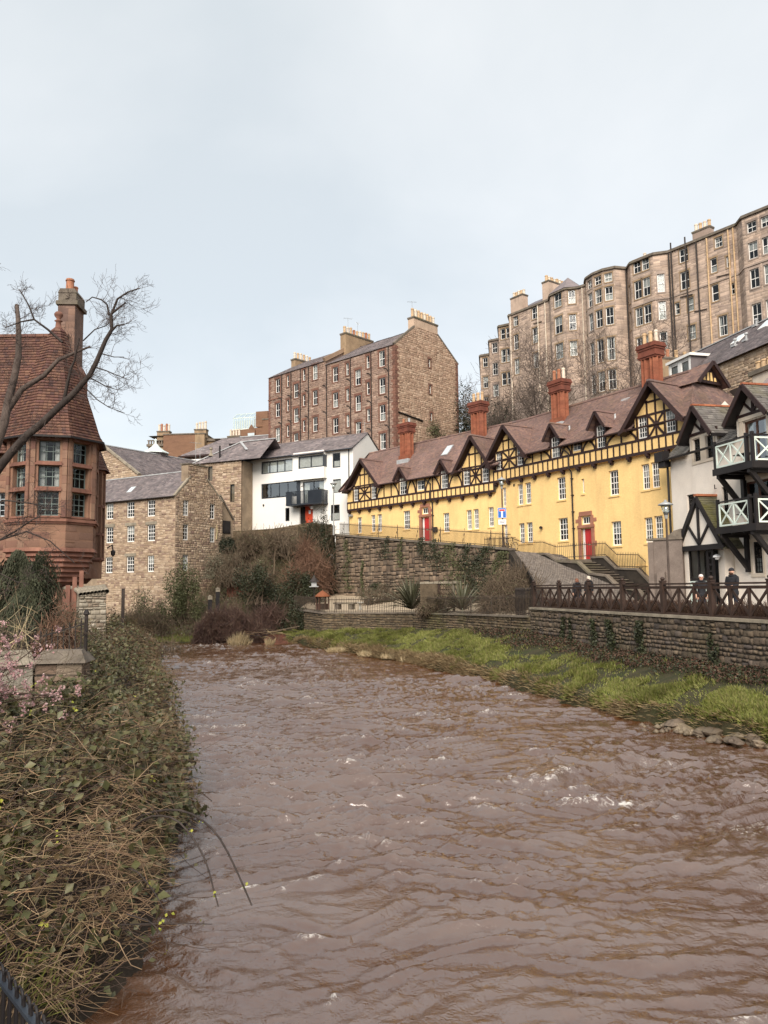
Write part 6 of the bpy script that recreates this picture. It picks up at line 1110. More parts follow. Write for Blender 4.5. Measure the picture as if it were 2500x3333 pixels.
def backbuildings():
    root = thing('brick_tenement', 'orange-brown brick tenement with chimney stacks behind the cupola', 'tenement', (-33, 125, 18)); F = Fr((-39.3, 127), R(-4))
    one('wall', M['backbrick'], root, lambda b: (b.box(F, 2.6, 8.0, -.3, 9, 12, 30.0), b.box(F, .0, 2.6, .5, 9, 12, 28.2))); one('stone_wing', M['buffstone'], root, lambda b: (b.box(F, 8.0, 9.6, -.32, 9, 12, 30.0), b.box(F, 9.6, 12.2, 1, 9, 12, 29.0), b.box(F, -.2, 2.6, .3, .48, 12, 28.2)))
    one('cornice', M['cope'], root, lambda b: (b.box(F, 2.5, 9.7, -.4, 9.1, 30.0, 30.2), b.box(F, -.4, 2.6, 0, 9, 28.2, 28.6), b.box(F, 9.6, 12.5, .7, 9, 29.0, 29.4), b.box(F, 9.6, 12.0, .8, 9, 27.6, 27.8)))
    one('balustrade', M['cope'], root, lambda b: (b.box(F, -.3, 2.4, .1, .4, 29.15, 29.3), [b.box(F, u, u+.2, .15, .35, 28.6, 29.15) for u in np.arange(-.2, 2.3, .45)]))
    stack(root, F, 1.2, 3.3, .5, 1.5, 28.5, 30.9, 'buffstone', 'cope', 5, 1.2, .2, ('pot_pale', 'pot_red')); stack(root, F, 7.7, 9.7, .2, 1.4, 29.5, 31.0, 'buffstone', 'cope', 4, 1.3, .22, ('pot_pale', 'pot_pale')); window(root, F, 6.35, 26.3, .6, 1.5, cols=1, ru=1, rl=0, bt=.07, dep=.1, fm='navy', d=-.3)
    one('roof', M['slate'], root, lambda b: b.face([F(-.2, .2, 30.0), F(9.6, -.3, 30.05), F(9.6, 9, 30.05), F(-.2, 9, 30.0)]))
    # glass-topped brick block
    root = thing('glass_topped_block', 'brown brick block with glass rooftop room beside the tall tenement', 'building', (-22, 119, 20)); F = Fr((-24.2, 120), R(-14))
    one('wall', M['backbrick'], root, lambda b: (b.prism(F, [(.6, 20), (8, 20), (8, 29.6), (0, 29.2), (.6, 27.6)], 0, 7), b.box(F, 4.2, 6.2, .3, 7, 29.65, 32.1), b.box(F, 5.5, 8, -.1, 7, 20, 30.6)))
    one('parapet', M['cope'], root, lambda b: b.box(F, 5.4, 8.1, -.2, 7, 30.6, 30.8)); one('gablet', M['backbrick'], root, lambda b: b.prism(F, [(3.0, 27), (4.3, 27), (4.3, 29.0), (3.65, 30.0), (3.0, 29.0)], -.25, .0)); one('gablet_window', M['blind'], root, lambda b: b.box(F, 3.1, 4.2, -.3, -.255, 26.8, 28.6))
    gl = one('glass_room', M['mint'], root, lambda b: (b.box(F, .35, 3.95, .3, .38, 29.3, 29.5), [b.box(F, .3+k*.4, .36+k*.4, .3, .36, 29.4, 31.3) for k in range(10)], b.box(F, .3, 3.96, .3, .38, 31.2, 31.32), [b.beam(F(.33+k*.9, .33, 31.3), F(.33+k*.9, 1.7, 32.2), .06, .06) for k in range(5)], b.beam(F(.3, 1.7, 32.2), F(3.96, 1.7, 32.2), .08, .08), [b.box(F, 3.9, 3.96, .3+k*.45, .36+k*.45, 29.4, 31.25) for k in range(4)]))
    for k in range(9): one('pane', M['glass_clear'], gl, lambda b: b.face([F(.36+k*.4, .33, 29.45), F(.7+k*.4, .33, 29.45), F(.7+k*.4, .33, 31.2), F(.36+k*.4, .33, 31.2)]))
    for k in range(4): one('roof_pane', M['glass_clear'], gl, lambda b: b.face([F(.36+k*.9, .33, 31.32), F(1.2+k*.9, .33, 31.32), F(1.2+k*.9, 1.7, 32.22), F(.36+k*.9, 1.7, 32.22)]))
    one('inner_blind', M['white'], gl, lambda b: [b.box(F, .45+k*.4, .7+k*.4, .6, .62, 29.4, 30.9) for k in range(9)]); one('room_floor', M['buffstone'], gl, lambda b: b.box(F, .3, 3.96, .4, 3.0, 29.2, 29.42))
    # long slate roof behind the rubble house
    root = thing('long_slate_roof_house', 'low house with long grey slate roof between hall and tall tenement', 'house', (-21, 104, 14)); F = Fr((-27, 106), R(-17))
    roof_slope(root, F, 0, 12.5, -2.5, 22.4, 3.2, 25.6, tw=.4, ex=.3, th=.025, mat_='slate', seed=161, jit=.4, iv=lambda s: (max(0, s*.55-.2), 12.5)); roof_slope(root, F, 2, 12.5, 9, 22.4, 3.2, 25.6, tw=.8, ex=.6, th=.025, mat_='slate', seed=162)
    one('wall', M['tenmortar'], root, lambda b: b.box(F, .3, 12.3, -2.0, 8.5, 10, 22.3)); one('eave_board', M['timber'], root, lambda b: b.box(F, -.2, 12.5, -2.7, -2.4, 22.15, 22.38)); one('ridge', M['ridge'], root, lambda b: b.beam(F(3, 3.2, 25.65), F(12.5, 3.2, 25.65), .35, .12)); stack(root, F, 4.2, 6.0, 3, 4, 25, 25.9, 'slate', 'cope', 4, 1.0, .17, ('pot_pale',))
    one('eave_cresting', M['white'], root, lambda b: b.box(F, 1.5, 7.0, -2.6, -2.5, 21.6, 21.8))
    # rubble house between mill and white house
    root = thing('rubble_house', 'rubble stone house with dark slit windows between mill and white house', 'house', (-17.5, 84.5, 9)); F = Fr((-21.3, 86.2), R(-24)); L = 6.2; ops = [(2.0, 16.35, .65, 1.62), (5.0, 13.8, .6, 1.95)]
    one('wall', M['millmortar'], root, lambda b: (b.wall(F, 0, L, 7, 18.4, ops, .22), b.box(F, .05, L, .3, 6, 7, 18.3))); stones(root, F, 11, 18.35, lambda z: [(.02, L)], ops, (.18, .34), (.25, .6), .035, .035, 'millstone', 110, 170)
    for o in ops: window(root, F, *o, cols=1, ru=1, rl=0, bt=.06, dep=.12, fm='black')
    roof_slope(root, F, -.2, 9, -.3, 18.35, 2.6, 20.9, tw=.4, ex=.27, th=.025, mat_='slate', seed=171, jit=.4, iv=lambda s: (s*1.15, 9)); roof_slope(root, F, 2.6, 9, 5.6, 18.35, 2.6, 20.9, tw=.6, ex=.4, th=.025, mat_='slate', seed=172)
    one('hip_lead', M['ridge'], root, lambda b: (b.beam(F(-.2, -.3, 18.45), F(4.3, 2.6, 21.0), .22, .1), b.beam(F(4.3, 2.6, 21.0), F(6.2, 1.0, 19.7), .28, .1), b.beam(F(4.3, 2.6, 21.0), F(9, 2.6, 21.0), .25, .1)))
    one('flue', M['black'], root, lambda b: b.tube([F(3.0, .4, 18.8), F(3.0, .4, 20.3)], .1, 8)); one('ball_finial', M['palecope'], root, lambda b: b.lathe(F(1.5, .8, 19.3), [(.35, 0), (.2, .25), (.1, .4), (.1, .7), (.2, .8), (.18, .95), (.02, 1.02)], 10))
    # stone building with slate roof and white dormer, upper right
    root = thing('slate_roof_stone_house', 'stone house with grey slate roof, roof lights and white dormer above yellow house', 'house', (31, 68, 14)); F = Fr((27.2, 75.5), math.atan2(-8, 2.05)); L = 24; ze = 23.4; zr = 27.2
    one('wall', M['buffstone'], root, lambda b: (b.wall(F, 0, L, 12, ze, (), .2), b.face([F(0, 0, 12), F(0, 8, 12), F(0, 8, ze), F(0, 4, zr), F(0, 0, ze)]))); stones(root, F, 17, ze-.1, lambda z: [(0, L)], (), (.22, .36), (.35, .8), .025, .03, 'millstone', 60, 181)
    roof_slope(root, F, -.2, L, -.35, ze-.1, 4, zr, tw=.32, ex=.22, th=.025, mat_='slate', seed=182, jit=.4); roof_slope(root, F, -.2, L, 8.3, ze-.1, 4, zr, tw=.7, ex=.5, th=.025, mat_='slate', seed=183); one('ridge', M['ridge'], root, lambda b: b.beam(F(0, 4, zr+.05), F(L, 4, zr+.05), .3, .1))
    dm = one('dormer', M['slate'], root, lambda b: (b.face([F(2.2, .3, 23.8), F(2.2, .3, 25.5), F(2.2, 2.6, 25.5)]), b.face([F(5.6, .3, 23.8), F(5.6, .3, 25.5), F(5.6, 2.6, 25.5)]), b.box(F, 2.1, 5.75, .1, 2.8, 25.5, 25.65))); one('dormer_fascia', M['white'], dm, lambda b: (b.box(F, 2.05, 5.8, .05, .099, 25.45, 25.7), b.box(F, 5.751, 5.85, .1, 2.8, 25.45, 25.7)))
    one('dormer_front', M['white'], dm, lambda b: b.wall(F, 2.2, 5.6, 23.75, 25.5, [(3.05, 24.05, 1.2, 1.2), (4.7, 24.05, 1.2, 1.2)], .1, d=.28))
    for u in (3.05, 4.7): window(dm, F, u, 24.05, 1.2, 1.2, cols=1, ru=1, rl=0, bt=.12, dep=.05, curtain='full', d=.28)
    sl = (zr-ze+.1)/4.35; zz = lambda d: ze-.1+(d+.35)*sl
    for u, d in ((9.3, 2.6), (12.2, 3.1), (15.5, 2.4)): one('roof_light', [M['white'], M['blind']], root, lambda b: (b.beam(F(u, d-.5, zz(d-.5)+.08), F(u, d+.5, zz(d+.5)+.08), 1.1, .1), b.beam(F(u, d-.42, zz(d-.42)+.14), F(u, d+.42, zz(d+.42)+.14), .9, .02, m=1)))
    for u, d in ((9.9, 1.7), (11.2, 1.8), (10.2, 3.8), (12.6, 3.9)): one('roof_vent', M['ridge'], root, lambda b: (b.tube([F(u, d, zz(d)), F(u, d, zz(d)+.55)], .09, 8), b.lathe(F(u, d, zz(d)+.5), [(.16, 0), (.16, .12), (.02, .2)], 8), b.box(F, u-.25, u+.25, d-.3, d+.2, zz(d)-.12, zz(d)+.06)))
    stack(root, F, -.9, .3, .5, 7.5, 22, 27.0, 'buffstone', 'cope', 7, .95, .2, ('pot_red', 'pot_red', 'pot_buff', 'pot_buff', 'pot_buff'))
backbuildings()
# ------------------------------------------------------------------ walls, fences, lane, steps
def poly_wall(root, line, zb, thick, mat_m, mat_s, ch, ln, n_ind, seed, proud=.04, gap=.03, top=None):
    """stone wall along a polyline (x,y,ztop), outer face to the right of travel direction reversed: seen from the river"""
    segs = list(zip(line, line[1:])); tot = sum(math.dist(a[:2], b[:2]) for a, b in segs)
    for i, (a, b) in enumerate(segs):
        f = Fr.two(a, b); L = math.dist(a[:2], b[:2]); z0 = zb[i] if isinstance(zb, (list, tuple)) else zb; zt = lambda u: a[2]+(b[2]-a[2])*u/L
        one('wall_core', M[mat_m], root, lambda m: m.hexa([f(0, 0, z0), f(L, 0, z0), f(L, thick, z0), f(0, thick, z0), f(0, 0, a[2]), f(L, 0, b[2]), f(L, thick, b[2]), f(0, thick, a[2])]))
        zmx, zmn = max(a[2], b[2]), min(a[2], b[2])
        def span(z):
            if z < zmn-.02: return [(0, L)]
            t = (z-a[2])/(b[2]-a[2]+1e-9)*L
            return [(0, t-.1)] if b[2] < a[2] else [(t+.1, L)]
        stones(root, f, z0+.3, zmx-.01, span, (), ch, ln, gap, proud, mat_s, int(n_ind*L/tot), seed+i)
# quay wall on the right
qw = thing('quay_wall', 'dark rubble quay wall under the brown wooden fence', 'wall', (9.6, 31.4, 1.2))
poly_wall(qw, [(7.42, 39.5, 3.0), (9.56, 31.4, 2.98), (11.7, 23.3, 2.96), (14.6, 12, 2.94)], .9, .5, 'quaymortar', 'quaystone', (.13, .31), (.13, .36), 300, 200, .05, .03)
def _qc(b):
    for a, c in zip(QUAY, QUAY[1:]): b.beam((a[0]+.2, a[1]+.05, a[2]-.06), (c[0]+.2, c[1]+.05, c[2]-.06), .62, .1)
one('wall_cope', M['palecope'], qw, _qc)
QF = Fr.two((7.42, 39.5), (11.7, 23.3))
for u, z, r in ((14.1, 2.55, .1), (15.2, 2.35, .07), (16.4, 2.6, .09), (11.0, 2.3, .11), (12.0, 1.9, .08), (6.2, 2.5, .06), (15.9, 1.95, .06), (9.1, 1.8, .05), (13.1, 2.6, .05), (5.0, 2.2, .06)):
    one('lichen_patch', M['lichen'], qw, lambda b: b.lathe((0, 0, 0), [(.01, 0), (r, 0)], 7)).location = Vector(QF(u, -.062, z))-rootloc(qw)
    o = qw.children[-1]
for o in qw.children:
    if o.name.startswith('lichen'): o.rotation_euler = (R(90), random.uniform(0, 3), 0); o.rotation_euler = (R(90), 0, QF.a); o.scale = (1, random.uniform(.8, 1.6), 1)
# brown wooden fence on the quay
def fence():
    root = thing('wooden_fence', 'dark brown wooden fence with crossed braces along the quay', 'fence', (9.6, 31.4, 3.05))
    F = Fr.two((7.55, 39.4), (11.83, 23.3)); L = 27.0; z0 = 3.06; zt = 4.24; step = 2.72
    n = int(L/step)
    for k in range(n+1):
        u = .05+k*step; z = z0-.0023*u
        po = one('post', M['wood_fence'], root, lambda b: (b.box(F, u-.085, u+.085, -.06, .11, z, zt+.04), b.box(F, u-.1, u+.1, -.075, .125, zt+.04, zt+.09)))
        one('post_cap', M['wood_fence'], po, lambda b: b.lathe(F(u, .025, zt+.09), [(.05, 0), (.085, .04), (.085, .09), (.04, .13), (.0, .135)], 8), smooth=True)
        if k == n: break
        a, c = u+.085, u+step-.085
        one('top_rail', M['wood_fence'], root, lambda b: (b.box(F, a, c, -.035, .085, zt-.07, zt-.01), b.box(F, a, c, .0, .05, zt-.22, zt-.12))); one('bottom_rail', M['wood_fence'], root, lambda b: b.box(F, a, c, -.01, .06, z+.05, z+.12))
        m = 3; w = (c-a)/m
        for j in range(m):
            x0 = a+j*w; x1 = x0+w
            if j: one('upright', M['wood_fence'], root, lambda b: b.box(F, x0-.04, x0+.04, -.012, .062, z+.12, zt-.12))
            one('brace', M['wood_fence'], root, lambda b: b.beam(F(x0+.03, .012, z+.14), F(x1-.03, .012, zt-.24), .035, .085)); one('brace', M['wood_fence'], root, lambda b: b.beam(F(x0+.03, .044, zt-.24), F(x1-.03, .044, z+.14), .025, .085))
fence()
# quay paving and hedge strip behind the fence
one('quay_pavement', M['paving'], None, lambda b: b.face([(8.0, 39.6, 2.94), (12.2, 23.3, 2.92), (15, 12, 2.9), (26, 12, 2.9), (22, 34, 2.93), (18, 47, 2.95), (13.5, 47, 2.95), (9.0, 43, 2.95)]), kind='structure')
lw = thing('low_wall', 'low stone wall between the hedge strip and the quay path', 'wall', (10.9, 31, 2.9)); LWF = Fr.two((9.2, 39.2), (13.3, 23.3)); one('wall_core', M['cope'], lw, lambda b: b.box(LWF, 0, 24, 0, .22, 2.8, 3.36)); one('wall_cope', M['palecope'], lw, lambda b: b.box(LWF, -.02, 24, -.04, .26, 3.36, 3.42))
# retaining wall below the yellow house
rw = thing('retaining_wall', 'tall dark retaining wall of big squared stones below the yellow house', 'wall', (2, 62.5, 3.2))
RETL = [(-4.56, 72, 9.12), (2.0, 62.5, 7.9), (8.57, 53, 6.67)]
poly_wall(rw, RETL, [3.0, 2.6], .7, 'retmortar', 'retstone', (.24, .52), (.26, .72), 300, 220, .06, .045)
one('wall_cope', M['cope'], rw, lambda b: [b.beam((a[0]+.2, a[1]+.12, a[2]+.06), (c[0]+.2, c[1]+.12, c[2]+.06), .75, .16) for a, c in zip(RETL, RETL[1:])])
# wall end turning down towards the quay
we = thing('ramp_wall', 'stone wall stepping down from the retaining wall to the quay', 'wall', (8.6, 48, 2.8)); WE = [(8.57, 53, 6.6), (8.75, 48.5, 5.0), (8.45, 43, 3.5)]
for i, (a, c) in enumerate(zip(WE, WE[1:])):
    f = Fr.two(a, c); L = math.dist(a[:2], c[:2]); one('wall_core', M['retmortar'], we, lambda m: m.hexa([f(0, 0, 2.6), f(L, 0, 2.6), f(L, .4, 2.6), f(0, .4, 2.6), f(0, 0, a[2]), f(L, 0, c[2]), f(L, .4, c[2]), f(0, .4, a[2])])); stones(we, f, 2.7, c[2], lambda z: [(0, L)], (), (.22, .4), (.3, .7), .035, .04, 'retstone', 50, 226+i)
    one('board', M['black'], we, lambda m: m.hexa([f(0, -.08, a[2]-.4), f(L, -.08, c[2]-.4), f(L, -.02, c[2]-.4), f(0, -.02, a[2]-.4), f(0, -.08, a[2]+.75), f(L, -.08, c[2]+.75), f(L, -.02, c[2]+.75), f(0, -.02, a[2]+.75)])) if i == 1 else None
# garden wall beside the grass bank
gw = thing('garden_wall', 'low brown rubble wall between the grass bank and the garden', 'wall', (1.8, 52, 1)); poly_wall(gw, GARDEN, [.2, .6, .7, .8, 1.0], .5, 'quaymortar', 'gardenstone', (.11, .24), (.2, .5), 300, 230, .045, .03)
one('wall_cope', M['cope'], gw, lambda b: [b.beam((a[0]+.1, a[1]+.2, a[2]+.03), (c[0]+.1, c[1]+.2, c[2]+.03), .6, .09) for a, c in zip(GARDEN, GARDEN[1:])])
# terrace wall under the white house
tw = thing('terrace_wall', 'weathered stone terrace wall below the white house', 'wall', (-10.5, 76, 9)); poly_wall(tw, [(-15.6, 79, 10.15), (-11, 76.6, 10.2), (-7.3, 74.7, 10.6), (-5.0, 73.3, 10.2)], 8.0, .5, 'gardenstone', 'gardenstone', (.16, .3), (.25, .6), 140, 240, .04, .03)
# iron railings: bars as separate pieces
def railing(root, line, h, spacing, br=.011, rail=True, spear=True, matn='rustiron', stays=0, nb=[0], low=.12, h2=None):
    segs = list(zip(line, line[1:]))
    for a, b in segs:
        A, B = Vector(a), Vector(b); L = (B-A).length; n = max(1, int(L/spacing)); rz = math.atan2(B.y-A.y, B.x-A.x)
        for z in (low, h-.16): one('rail', M[matn], root, lambda m: m.beam(A+Vector((0, 0, z)), B+Vector((0, 0, z)), .012, .045))
        for k in range(n):
            p = A+(B-A)*((k+.5)/n)
            def bar(m):
                m.box(IDF, -br, br, -br, br, 0, h-.1)
                if spear:
                    kk = len(m.v); m.v += [(-br*1.9, 0, h-.1), (0, -br*1.9, h-.1), (br*1.9, 0, h-.1), (0, br*1.9, h-.1), (0, 0, h+.05), (0, 0, h-.16)]
                    m.f += [(kk, kk+1, kk+4), (kk+1, kk+2, kk+4), (kk+2, kk+3, kk+4), (kk+3, kk, kk+4), (kk+1, kk, kk+5), (kk+2, kk+1, kk+5), (kk+3, kk+2, kk+5), (kk, kk+3, kk+5)]; m.m += [0]*8
                    m.v[kk:kk+6] = m.v[kk:kk+6]
            inst(('bar', h, br, spear, matn), 'bar', bar, M[matn], root, p, rz)
        if stays:
            m_ = max(1, round(L/stays))
            for k in range(m_):
                p = A+(B-A)*((k+.3)/m_); nrm = Vector((B.y-A.y, -(B.x-A.x), 0)).normalized()
                one('stay', M[matn], root, lambda m: (m.beam(p, p+Vector((0, 0, h+.1)), .035, .035), m.tube([p+nrm*.28+Vector((0, 0, -.55)), p+nrm*.22+Vector((0, 0, .1)), p+nrm*.03+Vector((0, 0, h*.75))], .018, 4)))
lr = thing('lane_railing', 'long spear-topped iron railing on the retaining wall before the yellow house', 'railing', (2, 62.5, 8)); railing(lr, [(-4.2, 72.1, 9.22), (2.25, 62.65, 8.02), (8.75, 53.1, 6.78)], 1.12, .135, .011, stays=2.8)
gr = thing('garden_railing', 'thin iron railing along the garden above the low wall', 'railing', (1.8, 52, 2.4)); railing(gr, [(x+.12, y+.15, z+.05) for x, y, z in GARDEN], 1.1, .15, .011, stays=2.6)
# lane, cobbled ramp and steps beside the yellow house
FRy = Fr.two((9.2, 62.4), (17.884, 47.5)); FLy = Fr.two((-3.5, 77), (9.2, 62.4))
lane, _ = loft('lane', [[(-6, 73.3, 9.3), (-4.3, 72.3, 9.15), (2.3, 62.8, 7.95), (8.9, 53.2, 6.7), (9.15, 48.5, 4.85), (8.8, 43, 2.98)], [(-4.5, 77.6, 9.35), (-3.3, 77.1, 9.2), (4.2, 68, 8.1), (9.3, 62.5, 7.0), FRy(7.5, 0, 6.1), FRy(7.8, -.2, 6.0)], ], M['paving'], 60, 6, .0, kind='structure')
ramp_pts = [[(9.0, 53.2, 6.6), (9.2, 48.5, 4.8), (8.9, 43, 2.96), (9.0, 40, 2.95)], [(12.6, 54.6, 6.35), (14.1, 49.0, 4.6), (14.9, 44.5, 2.97), (15.2, 42.5, 2.95)]]
ramp, GRm = loft('cobbled_ramp', ramp_pts, M['cobble'], 40, 10, .02, kind='structure')
# individual cobbles on the ramp
def cobbles():
    A = resample(ramp_pts[0], 70); B = resample(ramp_pts[1], 70); k = 0
    for i in range(1, 66):
        for j in range(26):
            t = (j+.5+(i % 2)*.5)/27; p = A[i]*(1-t)+B[i]*t
            if p[2] < 3.0: continue
            q = A[i+1]*(1-t)+B[i+1]*t; tilt = math.atan2(q[2]-p[2], math.dist(p[:2], q[:2])); az = math.atan2(q[1]-p[1], q[0]-p[0])
            L_.append((p, az, tilt))
L_ = []; cobbles(); L_.sort(key=lambda r: r[0][1])
def cob(b): b.hexa([(-.09, -.07, -.02), (.09, -.07, -.02), (.09, .07, -.02), (-.09, .07, -.02), (-.07, -.055, .035), (.07, -.055, .035), (.07, .055, .035), (-.07, .055, .035)])
_cb = MB()
for i, (p, az, tilt) in enumerate(L_):
    if i < 300: inst('cobble', 'cobble', cob, M['cobble'], ramp, p, rot=(0, -tilt, az))
    else:
        c, s = math.cos(az), math.sin(az); k = len(_cb.v); m = MB(); cob(m); _cb.v += [(p[0]+x*c-y*s, p[1]+x*s+y*c, p[2]+z+x*math.tan(tilt)) for x, y, z in m.v]; _cb.f += [tuple(k+j for j in f) for f in m.f]; _cb.m += [0]*6
_cb.build('cobble_field', M['cobble'], ramp, kind='stuff')
st = thing('stone_steps', 'dark stone steps with low side walls descending from the lower red door', 'steps', FRy(13, -2, 2.9))
n = 17; u0, u1, z0, z1 = 10.9, 17.6, 5.9, 2.95
one('landing', M['cope'], st, lambda b: (b.box(FRy, 7.6, u0, -2.9, -.02, 3, 5.93)))
for k in range(n):
    ua = u0+(u1-u0)*k/n; ub = u0+(u1-u0)*(k+1)/n; z = z0+(z1-z0)*(k+1)/n+.02
    one('step', M['cope'], st, lambda b: b.box(FRy, ua+.002, ub+.05, -2.9, -.6, z-.05, z)); one('riser', M['retmortar'], st, lambda b: b.box(FRy, ua+.06, ub+.001, -2.88, -.62, 2.6, z-.051))
def coped(nm, pts, d0, d1, zb=2.8):
    w = one(nm, M['retmortar'], st, lambda b: [b.hexa([FRy(a[0], d0, zb), FRy(c[0], d0, zb), FRy(c[0], d1, zb), FRy(a[0], d1, zb), FRy(a[0], d0, a[1]), FRy(c[0], d0, c[1]), FRy(c[0], d1, c[1]), FRy(a[0], d1, a[1])]) for a, c in zip(pts, pts[1:])])
    one('cope', M['cope'], w, lambda b: [b.hexa([FRy(a[0], d0-.06, a[1]+.004), FRy(c[0], d0-.06, c[1]+.004), FRy(c[0], d1+.06, c[1]+.004), FRy(a[0], d1+.06, a[1]+.004), FRy(a[0], d0-.06, a[1]+.14), FRy(c[0], d0-.06, c[1]+.14), FRy(c[0], d1+.06, c[1]+.14), FRy(a[0], d1+.06, a[1]+.14)]) for a, c in zip(pts, pts[1:])])
coped('side_wall', [(6.5, 6.35), (9.2, 6.3), (10.3, 5.75), (12.2, 5.6), (13.2, 4.85), (14.6, 4.7), (15.6, 3.95), (17.0, 3.8), (17.8, 3.2)], -3.2, -2.93)
coped('inner_wall', [(10.8, 6.0), (12.0, 6.0), (13.0, 5.2), (14.8, 5.1), (15.8, 4.2), (17.6, 4.1)], -.58, -.25)
sr = thing('steps_railing', 'spear-topped iron railing dropping beside the stone steps', 'railing', FRy(9, -.5, 5.9)); railing(sr, [FRy(.8, -2.0, 7.0), FRy(4.2, -2.0, 6.9), FRy(5.6, -2.0, 6.45), FRy(7.6, -2.0, 6.4), FRy(9.0, -2.0, 5.98), FRy(10.8, -.45, 6.1), FRy(12.0, -.42, 6.1), FRy(13.0, -.42, 5.3), FRy(14.8, -.42, 5.2), FRy(15.4, -.42, 4.7)], 1.05, .13, .011)
g2 = thing('gate_railing', 'short black iron railing panel at the foot of the yellow wall', 'railing', FRy(16.5, -.8, 4.2)); railing(g2, [FRy(15.9, -.5, 4.25), FRy(18.2, -.9, 4.25)], 1.35, .17, .016, matn='iron')
pw = thing('pier_wall', 'brown roughcast pier wall between yellow and white houses', 'wall', (15.9, 43.3, 2.9)); PF = Fr.two((15.2, 44.3), (16.9, 43.0))
one('pier', M['roughcast'], pw, lambda b: (b.box(PF, .3, 1.9, 0, .5, 2.8, 6.7), b.box(PF, .0, .3, -.05, .6, 2.8, 6.6), b.box(PF, .5, .95, -.25, 0, 2.8, 4.9))); one('pier_cap', M['cope'], pw, lambda b: (b.box(PF, -.06, 1.95, -.08, .6, 6.7, 6.82), b.prism(PF, [(1.0, 6.82), (1.9, 6.82), (1.9, 7.3), (1.5, 7.2)], 0, .5)))
# left side: bastion with iron railing, pale wall, rough stub wall
bs = thing('stone_bastion', 'stained stone bastion with sloping cope beside the brambles', 'wall', (-8.5, 20.3, .4))
BF = Fr.two((-9.05, 20.1), (-7.93, 20.25)); BL = 1.16
one('core', M['retmortar'], bs, lambda b: (b.box(BF, 0, BL, .0, .85, .95, 2.35), b.box(BF, .12, BL-.1, .2, .8, -.2, .95))); stones(bs, BF, 1.42, 2.33, lambda z: [(0, BL)], (), (.28, .36), (.4, .8), .012, .02, 'bastion', 40, 250, name='block')
BR = BF.sub(BL, 0, R(90)); stones(bs, BR, 1.42, 2.33, lambda z: [(0, .85)], (), (.28, .36), (.4, .8), .012, .02, 'bastion', 40, 251, name='block')
one('cope', M['cope'], bs, lambda b: (b.hexa([BF(-.12, -.12, 2.35), BF(BL+.12, -.12, 2.35), BF(BL+.12, .97, 2.35), BF(-.12, .97, 2.35), BF(.12, .22, 2.66), BF(BL-.08, .22, 2.66), BF(BL-.08, .7, 2.66), BF(.12, .7, 2.66)]),)); one('moulding', M['cope'], bs, lambda b: (b.box(BF, -.05, BL+.05, -.06, .9, 1.32, 1.41), b.box(BF, .02, BL-.02, .0, .84, 1.2, 1.319)))
for k, z in enumerate((.05, .3, .55, .8)): one('lower_course', M['retmortar'], bs, lambda b: b.box(BF, .08+.02*(k % 2), BL-.05-.03*(k % 2), .1+.03*(k % 2), .78, z, z+.22))
pl = thing('pale_river_wall', 'pale weathered stone wall running left from the bastion', 'wall', (-9.8, 19, .3)); PW = Fr.two((-11.4, 17.2), (-9.08, 20.05)); PLn = math.dist((-11.4, 17.2), (-9.08, 20.05)); one('core', M['palecope'], pl, lambda b: b.box(PW, 0, PLn, 0, .6, -.2, 2.35)); stones(pl, PW, .1, 2.34, lambda z: [(0, PLn)], (), (.3, .42), (.45, .9), .012, .02, 'palewall', 60, 252, name='block'); one('cope', M['palecope'], pl, lambda b: b.hexa([PW(0, -.1, 2.35), PW(PLn, -.1, 2.35), PW(PLn, .7, 2.35), PW(0, .7, 2.35), PW(0, .15, 2.7), PW(PLn, .15, 2.7), PW(PLn, .5, 2.7), PW(0, .5, 2.7)]))
br = thing('bastion_railing', 'black iron railing behind the bastion with a heavy corner post', 'railing', (-8.6, 21.2, 2.4)); railing(br, [(-10.4, 20.95, 2.3), (-9.15, 20.75, 2.3), (-8.1, 20.85, 2.6)], .88, .145, .014, spear=True, matn='iron'); one('corner_post', M['iron'], br, lambda b: (b.tube([(-8.05, 20.85, 2.5), (-8.05, 20.85, 3.55)], .05, 8), b.lathe((-8.05, 20.85, 3.55), [(.05, 0), (.09, .03), (.07, .1), (.02, .16)], 8), b.tube([(-8.05, 20.85, 3.3), (-8.0, 20.75, 3.4), (-7.95, 20.7, 3.15), (-8.1, 20.75, 3.0)], .02, 5)))
sw = thing('rough_stub_wall', 'rough whitish rubble wall end with curved cope beside the turret', 'wall', (-13.6, 36, 1.5)); SF = Fr.two((-14.2, 35.8), (-13.2, 36.3)); one('core', M['palecope'], sw, lambda b: (b.hexa([SF(0, 0, 1.0), SF(1.25, 0, 1.0), SF(1.25, 5, 1.0), SF(0, 5, 1.0), SF(.1, 0, 4.0), SF(1.2, 0, 4.15), SF(1.2, 5, 4.3), SF(.1, 5, 4.2)]))); stones(sw, SF, 1.2, 4.0, lambda z: [(.02, 1.22)], (), (.1, .3), (.15, .45), .03, .06, 'palewall', 90, 255)
one('cope', M['palecope'], sw, lambda b: [b.tube([SF(.1+k*.16, -.08, 4.02+.02*k), SF(.1+k*.16, 1.2, 4.2+.03*k), SF(.0+k*.16, 3, 4.35), SF(-.3+k*.16, 5, 4.35)], .12, 8) for k in range(8)])
sw2 = thing('gate_post', 'thin dark post rising from creeper between stub wall and mill', 'post', (-12.75, 37.6, 1.5)); one('post', M['darkbark'], sw2, lambda b: b.box(Fr((-12.75, 37.6), .2), -.07, .07, -.07, .07, 1.2, 4.3)); one('post_foot', M['darkbark'], sw2, lambda b: b.box(Fr((-12.75, 37.6), .2), -.12, .12, -.12, .12, 1.2, 1.7))
